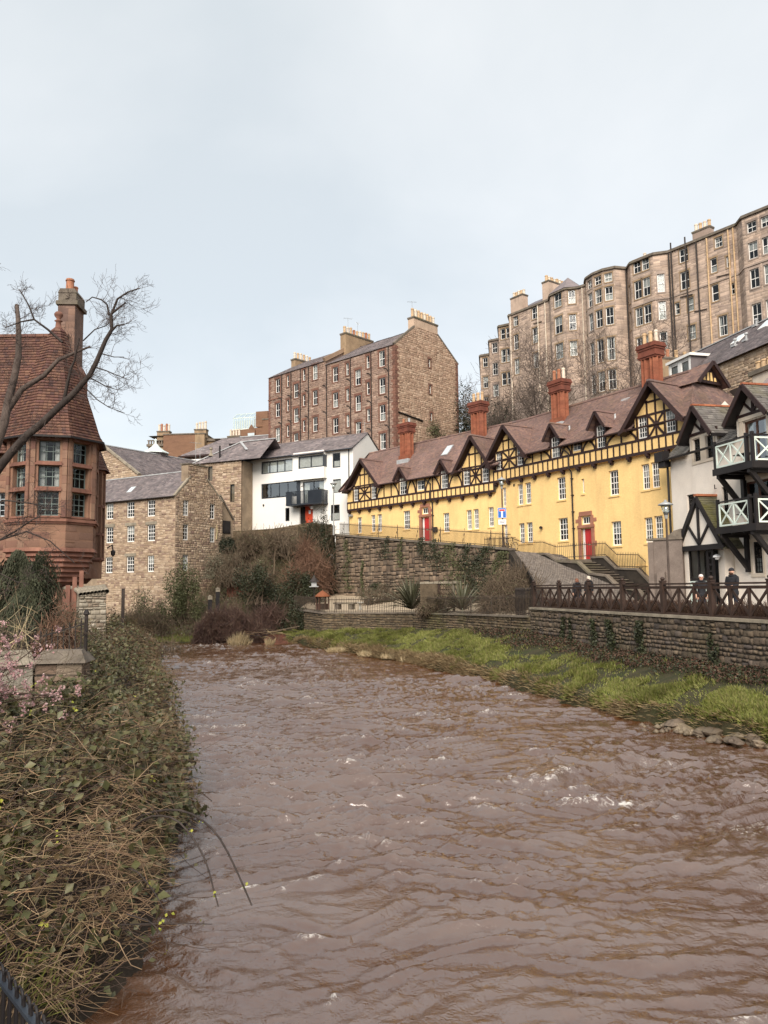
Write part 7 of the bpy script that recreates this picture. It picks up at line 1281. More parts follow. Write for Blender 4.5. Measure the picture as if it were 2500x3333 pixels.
tb = thing('base_wall', 'red sandstone garden wall and buttress at the foot of the turret', 'wall', (-15.5, 38, 2)); TF = Fr.two((-15.7, 37.6), (-14.3, 37.9)); one('core', M['sandcorbel'], tb, lambda b: (b.box(TF, 0, 1.2, 0, 1.0, 1.5, 4.3), b.box(TF, .15, .35, -.1, 0, 3.2, 4.5), b.box(TF, .45, .65, -.08, 0, 3.2, 4.9), b.box(TF, .75, .95, -.06, 0, 3.2, 5.2)))
# hooped black fence at the bottom left corner
hf = thing('hooped_fence', 'black bow-topped metal fence in the bottom left corner', 'fence', (-2.9, 6, .2)); A = Vector((-3.93, 7.4, 1.12)); B = Vector((-2.07, 5.3, 1.12)); dr = (B-A).normalized(); n = 17
one('top_rail', M['navy'], hf, lambda b: b.beam(A, B, .06, .03)); one('bottom_rail', M['navy'], hf, lambda b: b.beam(A-Vector((0, 0, .8)), B-Vector((0, 0, .8)), .05, .03))
def hp(b):
    r = .066; b.tube([(-r, 0, -1.0), (-r, 0, .03)]+[(-r*math.cos(t), 0, .05+r*math.sin(t)) for t in np.linspace(.15, math.pi-.15, 9)]+[(r, 0, .03), (r, 0, -1.0)], .0115, 7)
for k in range(n): inst('hoop', 'hoop', hp, M['black'], hf, A+(B-A)*((k+.5)/n), math.atan2(dr.y, dr.x))
# ------------------------------------------------------------------ plants
def grow_tree(p, d, L, r, lev, maxlev, rs, out, kids=(3, 5), spread=.75, trop=.12, wob=.16, shrink=(.5, .75), start=.3):
    n = 6; P = [np.array(p, float)]; dd = np.array(d, float); dd /= np.linalg.norm(dd)
    for i in range(n):
        dd = dd+rs.normal(size=3)*wob; dd[2] += trop; dd /= np.linalg.norm(dd); P.append(P[-1]+dd*L/n)
    P = np.array(P); rad = r*(1-.75*np.linspace(0, 1, n+1)**.9); out.append((lev, P, rad))
    if lev >= maxlev: return
    for k in range(rs.randint(kids[0], kids[1]+1)):
        t = start+(1-start)*rs.rand(); i = min(int(t*n), n-1); q = P[i]+(P[i+1]-P[i])*(t*n-i); ax = P[i+1]-P[i]; ax /= np.linalg.norm(ax)
        v = rs.normal(size=3); v -= ax*(v@ax); v /= np.linalg.norm(v)+1e-9; nd = ax*(1-spread*.5)+v*spread
        grow_tree(q, nd, L*rs.uniform(*shrink), max(rad[i]*.6, .004), lev+1, maxlev, rs, out, kids, spread, trop, wob, shrink, .15)
def tree_parts(root, out, mthick, mthin, thick=1, sides=7):
    a = [(P, r) for l, P, r in out if l == 0]; b = [(P, r) for l, P, r in out if 0 < l <= thick]; c = [(P, r) for l, P, r in out if l > thick]
    if a: V, F = tube_np([x[0] for x in a], [x[1] for x in a], sides); np_obj('trunk', V, F, M[mthick], root, smooth=True)
    if b: V, F = tube_np([x[0] for x in b], [x[1] for x in b], 5); np_obj('limbs', V, F, M[mthick], root, smooth=True)
    if c: V, F = strips_np(np.array([x[0] for x in c]), np.array([x[1] for x in c]), 3); np_obj('twigs', V, F, M[mthin], root, kind='stuff')
def bare_tree(label, base, h, seed, maxlev=4, kids=(4, 6), r=.22, spread=.75, trop=.1, mt='bark', mw='fartwig', lean=(0, 0, 1), group=None, minr=.012, shrink=(.48, .74)):
    rs = np.random.RandomState(seed); root = thing('bare_tree', label, 'tree', base, group); out = []
    grow_tree(base, lean, h*.62, r, 0, maxlev, rs, out, kids, spread, trop, .12, shrink)
    out = [(l, P, np.maximum(q, minr)) for l, P, q in out]; tree_parts(root, out, mt, mw)
    return root
G_ = 'bare winter trees on the slope behind the yellow house'
for i, (lab, b, h, k) in enumerate((('tall bare tree left of the third brick chimney', (15.3, 82, 16.5), 17.5, 1), ('spreading bare tree above the dark ivy mound', (13.4, 84, 16.5), 13, 2), ('bare tree right of the third brick chimney', (19.5, 78, 16), 15, 3), ('low bare tree between the third and fourth brick chimneys', (22.1, 76, 16), 12.5, 4), ('slender bare tree just left of the fourth brick chimney', (26.7, 80, 18), 17, 5), ('small bare tree between brown tenement and dark evergreens', (11.3, 98, 18), 13.5, 6), ('bare tree behind the second brick chimney', (17.2, 84, 17), 14, 7))):
    bare_tree(lab, b, h*.84, 300+k, 4, (4, 6), .17, .85, .07, 'bark', 'fartwig', group=G_, minr=.0135)
def shrub(name, label, c, r, leafm, n, size, seed=0, stems=40, stemm='browntwig', cat='shrub', group=None, hollow=.55, clump=9, wid=.6, stick=0, up=.2, kind_parts=True):
    """leaf shell in uneven clumps on stems; c = base centre, r = (rx, ry, height)"""
    rs = np.random.RandomState(seed); np.random.seed(seed); root = thing(name, label, cat, c, group); c = np.array(c, float); r = np.array(r, float)
    cl = rnd_dirs(clump); cl[:, 2] = np.abs(cl[:, 2])*1.1-.1; cl *= rs.uniform(.45, .95, (clump, 1)); cr = rs.uniform(.22, .5, clump)
    k = rs.randint(0, clump, n); v = rnd_dirs(n)*(rs.rand(n, 1)**(1/2.2))*cr[k][:, None]; P = cl[k]+v; P[:, 2] = np.abs(P[:, 2]+.02)
    C_ = c+P*np.array([r[0], r[1], r[2]]); D = rnd_dirs(n); D[:, 2] += up; N = rnd_dirs(n)*.7+v/(np.linalg.norm(v, axis=1, keepdims=True)+1e-9)+np.array([0, 0, .4])
    s = size*rs.uniform(.6, 1.3, n)
    if n: V, F = leaves_np(C_, D, N, s, s*wid); np_obj('foliage', V, F, M[leafm], root, kind='stuff')
    if stems:
        e = c+cl[rs.randint(0, clump, stems)]*r+rs.normal(size=(stems, 3))*.18*r; e[:, 2] = np.maximum(e[:, 2], c[2]+.2)
        t = np.linspace(0, 1, 6)[None, :, None]; b = c+rs.normal(size=(stems, 3))*np.array([.25, .25, 0])*r; mid_ = (b+e)/2+rs.normal(size=(stems, 3))*.12*r+np.array([0, 0, .1*r[2]])
        Pp = b[:, None]*(1-t)**2+2*mid_[:, None]*t*(1-t)+e[:, None]*t**2; rad = np.linspace(1, .35, 6)[None]*rs.uniform(.008, .022, (stems, 1))*(1+.01*c[1])
        V, F = strips_np(Pp, rad, 3); np_obj('stems', V, F, M[stemm], root)
    if stick:
        b = C_[rs.randint(0, len(C_), stick)] if n else c+cl[rs.randint(0, clump, stick)]*r*.8+rs.normal(size=(stick, 3))*.22*r
        b[:, 2] = np.maximum(b[:, 2], c[2]+.05); d = rnd_dirs(stick); d[:, 2] = np.abs(d[:, 2])*1.2+.2; L = r[2]*rs.uniform(.2, .55, (stick, 1)); t = np.linspace(0, 1, 4)[None, :, None]; bend = rs.normal(size=(stick, 3))*.15*L
        Pp = b[:, None]+d[:, None]*L[:, None]*(t-.5)+bend[:, None]*t*t; rad = np.linspace(1, .4, 4)[None]*rs.uniform(.007, .014, (stick, 1))*(1+.012*c[1])
        V, F = strips_np(Pp, rad, 3); np_obj('twigs', V, F, M[stemm], root, kind='stuff')
    return root
# slope between mill and retaining wall
shrub('evergreen_bush', 'small round dark green bush at the corner of the mill gable', (-15.2, 74, 7.6), (1.1, 1.0, 2.0), 'darkgreen', 3500, .14, 401)
shrub('grey_shrub', 'pale grey-green spreading shrub halfway up the slope', (-15.0, 71, 5.2), (2.4, 1.4, 2.4), 'greyshrub', 3800, .13, 402, stems=60, stick=260)
shrub('olive_shrub', 'large olive green shrub in front of the mill house wall', (-17.4, 66, 1.4), (2.3, 1.6, 5.2), 'shrubgreen', 7000, .15, 403, stems=60)
shrub('olive_shrub', 'lower olive shrub at the mill wall beside the river', (-20.6, 65, .9), (2.3, 1.5, 3.4), 'shrubgreen', 4800, .14, 404, stems=60, stick=200)
shrub('twiggy_bush', 'brown twiggy bush at the foot of the mill wall', (-19.4, 62.8, .5), (2.0, 1.0, 3.0), 'shrubgreen', 900, .12, 405, stems=120, stick=900)
shrub('ivy_bush', 'dark ivy-clad bush in the middle of the slope', (-10.7, 64.5, 2.9), (1.9, 1.5, 3.3), 'ivy', 6500, .15, 406)
shrub('russet_tree', 'russet red-brown twiggy shrub near the retaining wall', (-6.9, 69.5, 4.2), (1.9, 1.5, 4.4), 'orangetwig', 500, .1, 407, stems=130, stick=2400, stemm='orangetwig')
for i, (c, h) in enumerate((((-10.2, 71, 5.5), 4.6), ((-8.6, 70, 5.2), 4.4))): bare_tree(('pale bare shrub tree in the centre of the slope', 'pale bare shrub tree left of the russet shrub')[i], c, h, 410+i, 3, (4, 6), .1, .8, .12, 'browntwig', 'browntwig', group='bare shrub trees on the slope', minr=.02)
for i, (lab, c, r_) in enumerate((('yellow-brown bush below the terrace wall left end', (-13.2, 74.5, 7.4), (2.3, 1.2, 2.6)), ('yellow-brown bush below the middle of the terrace wall', (-9.4, 73, 7.6), (2.4, 1.2, 2.4)), ('straggly brown bush beside the dark ivy bush', (-12.8, 69, 4.8), (2.2, 1.4, 2.8)))):
    shrub('brown_bush', lab, c, r_, 'greyshrub' if i == 2 else 'shrubgreen', 1300, .11, 420+i, stems=90, stick=1100)
shrub('ivy_mass', 'dark ivy mass hanging over the left end of the retaining wall', (-5.4, 72.3, 3.6), (1.25, 1.1, 6.8), 'ivy', 11000, .15, 430, clump=14, stick=300)
shrub('ivy_mass', 'ivy cloak on the terrace wall top by the lamp post', (-6.4, 73.8, 8.6), (1.9, .9, 2.4), 'ivy', 4500, .13, 431, clump=10, stick=350)
shrub('ivy_mass', 'ivy thicket along the foot of the retaining wall', (-7.6, 67.2, 2.8), (2.4, 1.3, 2.6), 'ivy', 6000, .14, 432, clump=12)
shrub('dogwood_thicket', 'wide dark red dogwood thicket beside the river', (-10.7, 61.5, .1), (3.7, 1.5, 3.0), 'redtwig', 500, .09, 433, stems=300, stick=4200, stemm='redtwig')
shrub('dogwood_thicket', 'low dark red dogwood at the water edge left of the thicket', (-13.4, 60.8, .0), (2.2, 1.0, 2.1), 'redtwig', 500, .09, 434, stems=120, stick=2600, stemm='redtwig')
shrub('ivy_mass', 'ivy clump on the left end of the garden wall', (-6.9, 61.8, 1.0), (1.5, 1.1, 2.3), 'ivy', 3600, .13, 435)
shrub('weeping_bush', 'small yellow-green drooping bush by the far river bend', (-17.6, 53.5, .8), (1.2, .8, 1.3), 'shrubgreen', 1800, .1, 436, stems=60, stick=900, stemm='straw')
shrub('bent_branch', 'pale bent branch by the far river bend', (-16.3, 53, .6), (.9, .5, 1.0), 'straw', 0, .1, 437, stems=7, stemm='palestraw', cat='branch')
def slope_cover():
    np.random.seed(54); wf = lambda P: np.where((P[..., 2] > .3) & (P[..., 0] > -24), 1+.8*(P[..., 0] > -16), 0); Pl, Nl = scatter(GS, 11000, wf); s = np.random.uniform(.08, .2, len(Pl)); V, F = leaves_np(Pl+np.random.rand(len(Pl), 1)*np.array([0, -.1, .45]), rnd_dirs(len(Pl)), Nl+rnd_dirs(len(Pl))*.9+np.array([0, -.5, 0]), s, s*.6); mi = np.random.choice(3, len(Pl), p=[.4, .35, .25]); np_obj('slope_scrub', V, F, [M['shrubgreen'], M['heath'], M['greyshrub']], mi=np.repeat(mi, 2), label='low brown and olive scrub covering the slope below the white house', cat='scrub', kind='stuff')
    Ps, Ns = scatter(GS, 5200, wf); d = rnd_dirs(len(Ps)); d[:, 2] = np.abs(d[:, 2])+.5; L = np.random.uniform(.3, 1.1, (len(Ps), 1, 1)); t = np.linspace(0, 1, 4)[None, :, None]; V, F = strips_np(Ps[:, None]+d[:, None]*L*t, np.linspace(1, .5, 4)[None]*np.random.uniform(.012, .024, (len(Ps), 1)), 3); np_obj('slope_twigs', V, F, M['browntwig'], label='bare brown stems standing all over the slope', cat='scrub', kind='stuff')
slope_cover()
# garden plants
def phormium(label, c, n, L, seed):
    rs = np.random.RandomState(seed); root = thing('sword_leaf_plant', label, 'plant', c, 'sword-leaved plants in the garden'); a = rs.rand(n)*2*np.pi; el = rs.uniform(.25, 1.45, n); Ls = L*rs.uniform(.6, 1.1, n); t = np.linspace(0, 1, 6)
    d = np.stack([np.cos(a)*np.cos(el), np.sin(a)*np.cos(el), np.sin(el)], 1); side = np.stack([-np.sin(a), np.cos(a), 0*a], 1); V = []; F = []
    for i in range(n):
        P_ = np.array(c)+d[i]*Ls[i]*t[:, None]+np.array([d[i][0], d[i][1], -1])*.32*Ls[i]*(t**2.5)[:, None]*rs.uniform(.2, 1.2)*np.cos(el[i]); w = .05*(1-t**3)+.004; k = len(V)
        for j in range(6): V += [P_[j]-side[i]*w[j], P_[j]+np.array([0, 0, -.015]), P_[j]+side[i]*w[j]]
        for j in range(5): F += [(k+3*j, k+3*j+1, k+3*j+4, k+3*j+3), (k+3*j+1, k+3*j+2, k+3*j+5, k+3*j+4)]
    V = np.array(V); F = np.array(F); big = F[:10*60]
    for i in range(40): np_obj('leaf', V[i*18:i*18+18], F[:10], M['phormium'], root)
    np_obj('inner_leaves', V[40*18:], F[40*10:]-40*18, M['phormium'], root, kind='stuff')
phormium('big spiky sword-leaved plant left of the trellis', (1.8, 52.6, 2.7), 190, 2.5, 441); phormium('spiky sword-leaved plant right of the trellis', (4.9, 49.2, 2.7), 110, 2.6, 442)
shrub('brown_hedge', 'big brown twiggy hedge spilling over the garden corner', (8.0, 47, 2.7), (2.0, 2.6, 3.0), 'shrubgreen', 2600, .09, 443, stems=160, stick=2600, stemm='browntwig', clump=16)
shrub('brown_bush', 'brown grassy bush under the big spiky plant', (3.2, 50.2, 2.5), (1.3, .9, 1.3), 'shrubgreen', 900, .09, 444, stems=60, stick=900)
shrub('grey_bush', 'low grey bush against the foot of the retaining wall', (-.4, 63.3, 2.8), (2.6, 1.0, 1.5), 'greyshrub', 1800, .1, 445, stems=50, stick=600)
shrub('evergreen_mound', 'dark ivy mound behind the yellow roof ridge', (13.0, 79.5, 16.5), (3.8, 2.5, 7.4), 'darkgreen', 9000, .24, 446, stick=2600, stemm='fartwig', clump=14)
shrub('evergreen_tree', 'dark evergreen beside the brown tenement gable', (10.7, 92, 17), (2.0, 2.0, 10.5), 'darkgreen', 9000, .24, 447, clump=16)
shrub('olive_bush', 'olive bush at the foot of the tenement gable', (6.4, 88.5, 19.5), (2.2, 1.2, 3.4), 'shrubgreen', 3000, .17, 448, stick=300)
# ivy strands on walls
def ivy_strand(root, fr, u, z0, z1, w, n, seed, d=-.08, size=.1, mt='ivy'):
    rs = np.random.RandomState(seed); np.random.seed(seed); t = rs.rand(n); z = z0+(z1-z0)*t; uu = u+rs.normal(size=n)*w*(1-.55*t)+np.sin(z*2.3+seed)*w*.6; dd = d-rs.rand(n)*.13
    C_ = np.array([fr(a, b, c) for a, b, c in zip(uu, dd, z)]); N = np.array([fr.s, -fr.c, .25])+rnd_dirs(n)*.6; D = rnd_dirs(n); D[:, 2] -= .6; s = size*rs.uniform(.7, 1.3, n)
    V, F = leaves_np(C_, D, N, s, s*.85); np_obj('ivy_strand', V, F, M[mt], root, kind='stuff')
ivq = thing('wall_ivy', 'dark ivy strands climbing the quay wall', 'ivy', QF(6, -.1, 1.5))
for i, (u, zt, w, n) in enumerate(((3.6, 2.75, .12, 260), (4.3, 2.75, .08, 180), (6.3, 2.75, .16, 420), (7.7, 2.75, .2, 520), (9.9, 2.8, .18, 480), (14.0, 2.55, .1, 120), (14.3, 2.2, .15, 120))): ivy_strand(ivq, QF, u, 1.35, zt, w, n, 460+i)
RF = Fr.two(RETL[0], RETL[2]); ivr = thing('wall_ivy', 'ivy patches hanging on the retaining wall', 'ivy', RF(12, -.1, 5))
for i, (u, z0, z1, w, n) in enumerate(((4.7, 3.4, 6.6, .16, 330), (13.6, 6.3, 8.1, .5, 300), (15.2, 5.4, 7.9, .6, 420), (17.2, 4.2, 7.5, .8, 620), (18.9, 5.0, 7.3, .6, 420), (20.6, 3.2, 7.0, 1.0, 1100), (22.4, 3.0, 6.6, .8, 900), (19.4, 3.0, 5.0, 1.0, 500), (8.5, 6.6, 8.5, .5, 260), (10.5, 5.8, 8.3, .4, 260), (6.8, 3.2, 4.6, .8, 300), (11.5, 3.0, 4.4, 1.0, 380), (2.2, 4.0, 8.6, .5, 420))): ivy_strand(ivr, RF, u, z0, z1, w, n, 470+i, size=.12, mt='ivy' if i % 3 else 'shrubgreen')
# brown heath hedge in the strip behind the fence
def strip_hedge():
    root = thing('heath_hedge', 'rust brown heath hedge in the strip behind the wooden fence', 'hedge', (10.5, 31, 2.9)); n = 9000; rs = np.random.RandomState(9); u = rs.rand(n)*24; d = .35+rs.rand(n)*1.1; z = 2.9+rs.rand(n)*.55*(.7+.5*vnoise(u*1.3, d*2, 4)); P_ = np.array([QF(a, b, c) for a, b, c in zip(u, d, z)])
    t = np.linspace(0, 1, 3)[None, :, None]; dr_ = rnd_dirs(n)*.5+np.array([0, 0, 1]); V, F = strips_np(P_[:, None]+dr_[:, None]*.16*t, np.full((n, 3), .011), 3); np_obj('twigs', V, F, M['heath'], root, kind='stuff')
    one('soil', M['soil'], root, lambda b: b.box(QF, -.2, 25, .25, 1.5, 2.7, 2.97))
strip_hedge()
# ------------------------------------------------------------------ right bank: grass, litter, straw, rocks
def blades(P_, N, ln, wd, lean=.5):
    n = len(P_); D = N*1.0+rnd_dirs(n)*lean; D[:, 2] = np.abs(D[:, 2]); D /= np.linalg.norm(D, axis=1, keepdims=True); Nn = np.cross(D, rnd_dirs(n)); return leaves_np(P_+D*ln[:, None]*.42, D, Nn, ln, wd, .1)
def right_veg():
    global _gd
    def along(P): # 0 at the water, 1 at the wall
        e = np.interp(P[..., 1], _e0[::-1, 1], _e0[::-1, 0]); b = np.interp(P[..., 1], _b0[::-1, 1], _b0[::-1, 0]); return (P[..., 0]-e)/(b-e+1e-6)
    def wg(P):
        t = along(P); nz = fbm(P[..., 0]*.5, P[..., 1]*.5, 3, 31); far = np.clip((P[..., 1]-38)/8, 0, 1); lim = .62+.35*far
        return np.where((P[..., 2] > .1) & (P[..., 1] < 63) & (P[..., 1] > 15), np.clip((lim+.3*nz-t)*6, .03, 1)*np.clip((t+.02)*12, 0, 1)*np.clip(.55+2.6*fbm(P[..., 0]*1.5, P[..., 1]*1.5, 3, 33), .04, 1.6), 0)*(1+2.2*np.clip((30-P[..., 1])/12, 0, 1))
    np.random.seed(50); Pg, Ng = scatter(GB, 125000, wg); nz = fbm(Pg[:, 0]*1.1, Pg[:, 1]*1.1, 3, 7); ln = (.09+.2*np.clip(fbm(Pg[:, 0]*1.5, Pg[:, 1]*1.5, 3, 33)*1.6+.25, 0, 1))*np.random.uniform(.5, 1.35, len(Pg))
    dirn = np.stack([fbm(Pg[:, 0]*.8, Pg[:, 1]*.8, 2, 61), fbm(Pg[:, 0]*.8, Pg[:, 1]*.8, 2, 62)-.25, 0*nz], 1); V, F = blades(Pg, Ng+dirn*1.3, ln, .03, .6); np_obj('bank_grass', V, F, M['grass'], label='long bright green grass on the right river bank', cat='grass', kind='stuff')
    def wl(P):
        t = along(P); nz = fbm(P[..., 0]*.5, P[..., 1]*.5, 3, 31); far = np.clip((P[..., 1]-38)/8, 0, 1); return np.where((P[..., 2] > .3) & (P[..., 1] > 15) & (P[..., 1] < 45), np.clip((t-.55-.3*far+.2*nz)*5, 0, 1), 0)
    Pl, Nl = scatter(GB, 26000, wl); s = np.random.uniform(.05, .11, len(Pl)); V, F = leaves_np(Pl+np.array([0, 0, .05])+np.random.rand(len(Pl), 1)*np.array([0, 0, .14]), rnd_dirs(len(Pl)), Nl+rnd_dirs(len(Pl))*.8, s, s*.7); np_obj('leaf_litter', V, F, [M['heath'], M['ivy']], None, mi=np.repeat((np.random.rand(len(Pl)) < .45).astype(int), 2), label='brown leaf litter and ground ivy under the quay wall', cat='ground cover', kind='stuff')
    def ws(P): t = along(P); return np.where((P[..., 2] > -.05) & (P[..., 1] > 15) & (P[..., 1] < 60), np.exp(-((t-.02)/.05)**2)*(.25+1.5*np.clip(fbm(P[..., 0]*.4, P[..., 1]*.4, 2, 77)*2, 0, 1)+2.0*np.exp(-((P[..., 1]-43)/5)**2)), 0)
    Ps, Ns = scatter(GB, 15000, ws); ln = np.random.uniform(.15, .4, len(Ps)); D = Ns+np.array([-.6, -.6, -.4]); V, F = blades(Ps+np.array([0, 0, .04]), D, ln, .018, .9); np_obj('bank_straw', V, F, M['straw'], label='dry straw along the edge of the right bank', cat='dry grass', kind='stuff')
    np.random.seed(51)
    for i, (x, y, s) in enumerate(((.6, 45.6, .5), (-.9, 47.4, .45), (1.6, 43.6, .4), (-3.2, 50.4, .35))):
        n = 600; a = np.random.rand(n)*6.28; rr = np.sqrt(np.random.rand(n))*s; P_ = np.stack([x+np.cos(a)*rr*1.8, y+np.sin(a)*rr, .05+0*a], 1); V, F = blades(P_, np.tile([[0, 0, 1.]], (n, 1)), np.random.uniform(.2, .5, n), .02, .8); np_obj('straw_tuft', V, F, M['palestraw'], label=('straw tuft by the foam at the bank edge', 'straw tuft left of the bank-edge foam', 'straw tuft where the green bank meets the river', 'small straw tuft near the left end of the bank')[i], cat='dry grass', group='dry tufts at the water edge')
    n = 420; a = np.random.rand(n)*6.28; rr = np.random.rand(n); P_ = np.stack([-11.0+np.cos(a)*rr*.85, 58.4+np.sin(a)*rr*.4, .0+0*a], 1); V, F = blades(P_, np.tile([[.15, -.1, 1.]], (n, 1))+np.stack([np.cos(a)*rr*.5, 0*a, 0*a], 1), np.random.uniform(.35, 1.3, n)*(1.15-.6*rr), .024, .35); np_obj('reed_clump', V, F, M['palestraw'], label='pale dry reed clump standing in the river below the red thicket', cat='reeds')
    n = 160; a = np.random.rand(n)*6.28; P_ = np.stack([-8.6+np.cos(a)*.3, 57.6+np.sin(a)*.2, 0*a], 1); V, F = blades(P_, np.tile([[.1, -.2, 1.]], (n, 1)), np.random.uniform(.3, .8, n), .02, .3); np_obj('reed_clump', V, F, M['palestraw'], label='small pale reed tuft right of the large reed clump', cat='reeds')
right_veg()
def lawn():
    np.random.seed(52); n = 14000; P_ = np.stack([np.random.uniform(-22, -12, n), np.random.uniform(60.8, 66.5, n), 0*np.arange(n)], 1); P_[:, 2] = .15+(P_[:, 1]-61)*.17; V, F = blades(P_, np.tile([[0, 0, 1.]], (n, 1)), np.random.uniform(.12, .3, n), .035, .5); np_obj('far_grass', V, F, M['grass'], label='patch of green grass below the mill house', cat='grass', kind='stuff')
lawn()
def rock(label, p, s, seed):
    rs = np.random.RandomState(seed); import bmesh
    bm = bmesh.new(); bmesh.ops.create_icosphere(bm, subdivisions=2, radius=1)
    for v in bm.verts:
        k = 1+.25*math.sin(v.co.x*2.3+seed*1.7)+.2*math.sin(v.co.y*3+seed*2.9)+.15*math.sin(v.co.z*4+seed)+rs.uniform(-.07, .07); v.co = Vector((v.co.x*s[0]*k, v.co.y*s[1]*k, v.co.z*s[2]*k))
    me = bpy.data.meshes.new('rock'); bm.to_mesh(me); bm.free(); me.materials.append(M['rock']); o = bpy.data.objects.new('rock', me); o.location = p; o.rotation_euler = (rs.uniform(-.2, .2), rs.uniform(-.2, .2), rs.uniform(0, 3)); link(o); tag(o, label, 'rock', 'rocks at the foot of the right bank'); return o
rk = [(8.64, 22.42), (8.66, 21.74), (8.89, 21.51), (8.7, 20.9), (8.95, 20.75), (9.29, 20.87), (9.7, 20.84), (9.75, 20.45), (9.33, 19.95), (10.3, 21.6), (10.0, 21.9), (8.91, 20.35), (9.2, 21.6), (9.6, 21.4), (10.1, 20.6), (10.2, 19.6), (9.0, 22.0), (8.35, 22.9)]
rl = ['leftmost rock on the right bank', 'second rock from the left at the bank foot', 'small rock behind the leading rocks', 'low wet rock at the water edge', 'flat rock at the water edge', 'broad sloping rock in the middle of the pile', 'large pale rock near the right frame edge', 'rounded rock nearest the right frame edge', 'big rock lowest in the pile', 'upper rock under the overhanging grass', 'dark rock tucked under the turf', 'small wet rock front of the pile', 'brown rock in the middle row', 'greenish rock in the middle row', 'square rock at the right edge', 'front rock cut by the frame edge', 'small rock behind the second rock', 'outlying rock beyond the left end']
for i, ((x, y), l) in enumerate(zip(rk, rl)): s = random.choice([.12, .16, .2, .26, .32])*random.uniform(.8, 1.1); rock(l, (x+random.uniform(-.12, .12), y+random.uniform(-.15, .15), .04+.05*(i % 3)), (s*random.uniform(1, 1.7), s, s*random.uniform(.45, .8)), 500+i)
np.random.seed(58)
def pebbles():
    V = []; F = []; n = 260
    for i in range(n):
        t = np.random.rand(); p = np.array([8.2+2.3*t+np.random.normal()*.35, 23-2.9*t+np.random.normal()*.3, .03]); s = np.random.uniform(.05, .15); k = len(V)
        o = np.array([(1, 0, 0), (-1, 0, 0), (0, 1, 0), (0, -1, 0), (0, 0, .7), (0, 0, -.7)])*s*np.random.uniform(.7, 1.3, (6, 1)); V += list(p+o); F += [(k, k+2, k+4), (k+2, k+1, k+4), (k+1, k+3, k+4), (k+3, k, k+4), (k+2, k, k+5), (k+1, k+2, k+5), (k+3, k+1, k+5), (k, k+3, k+5)]
    np_obj('pebbles', np.array(V), np.array(F), M['rock'], label='small stones between the rocks at the bank foot', cat='stones', kind='stuff', smooth=True)
pebbles()
# debris and red earth at the far bank
de = thing('driftwood_heap', 'heap of driftwood and dead branches at the water edge', 'driftwood', (-8.2, 60.2, .2)); rs = np.random.RandomState(3)
for k in range(26): a = np.array([-8.4+rs.normal()*1.3, 60.2+rs.normal()*.5, .3+rs.rand()*.9]); d = rs.normal(size=3)*np.array([1, .5, .35]); one('branch', M[random.choice(['browntwig', 'straw', 'darkbark'])], de, lambda b: b.tube([a-d*.7, a, a+d*.7+np.array([0, 0, -.1])], rs.uniform(.012, .035), 5))
np_obj('earth_bank', *(lambda G: (G.reshape(-1, 3), np.stack([np.arange(9*13).reshape(9, 13)[:-1, :-1], np.arange(9*13).reshape(9, 13)[:-1, 1:], np.arange(9*13).reshape(9, 13)[1:, 1:], np.arange(9*13).reshape(9, 13)[1:, :-1]], -1).reshape(-1, 4)))(np.array([[(-9.3+2.4*i/12+.1*rs.normal(), 58.9+.22*j+.05*rs.normal(), -.1+.1*j+.05*rs.normal()) for i in range(13)] for j in range(9)])), M['redsoil'], label='small bank of red earth at the water edge', cat='earth')
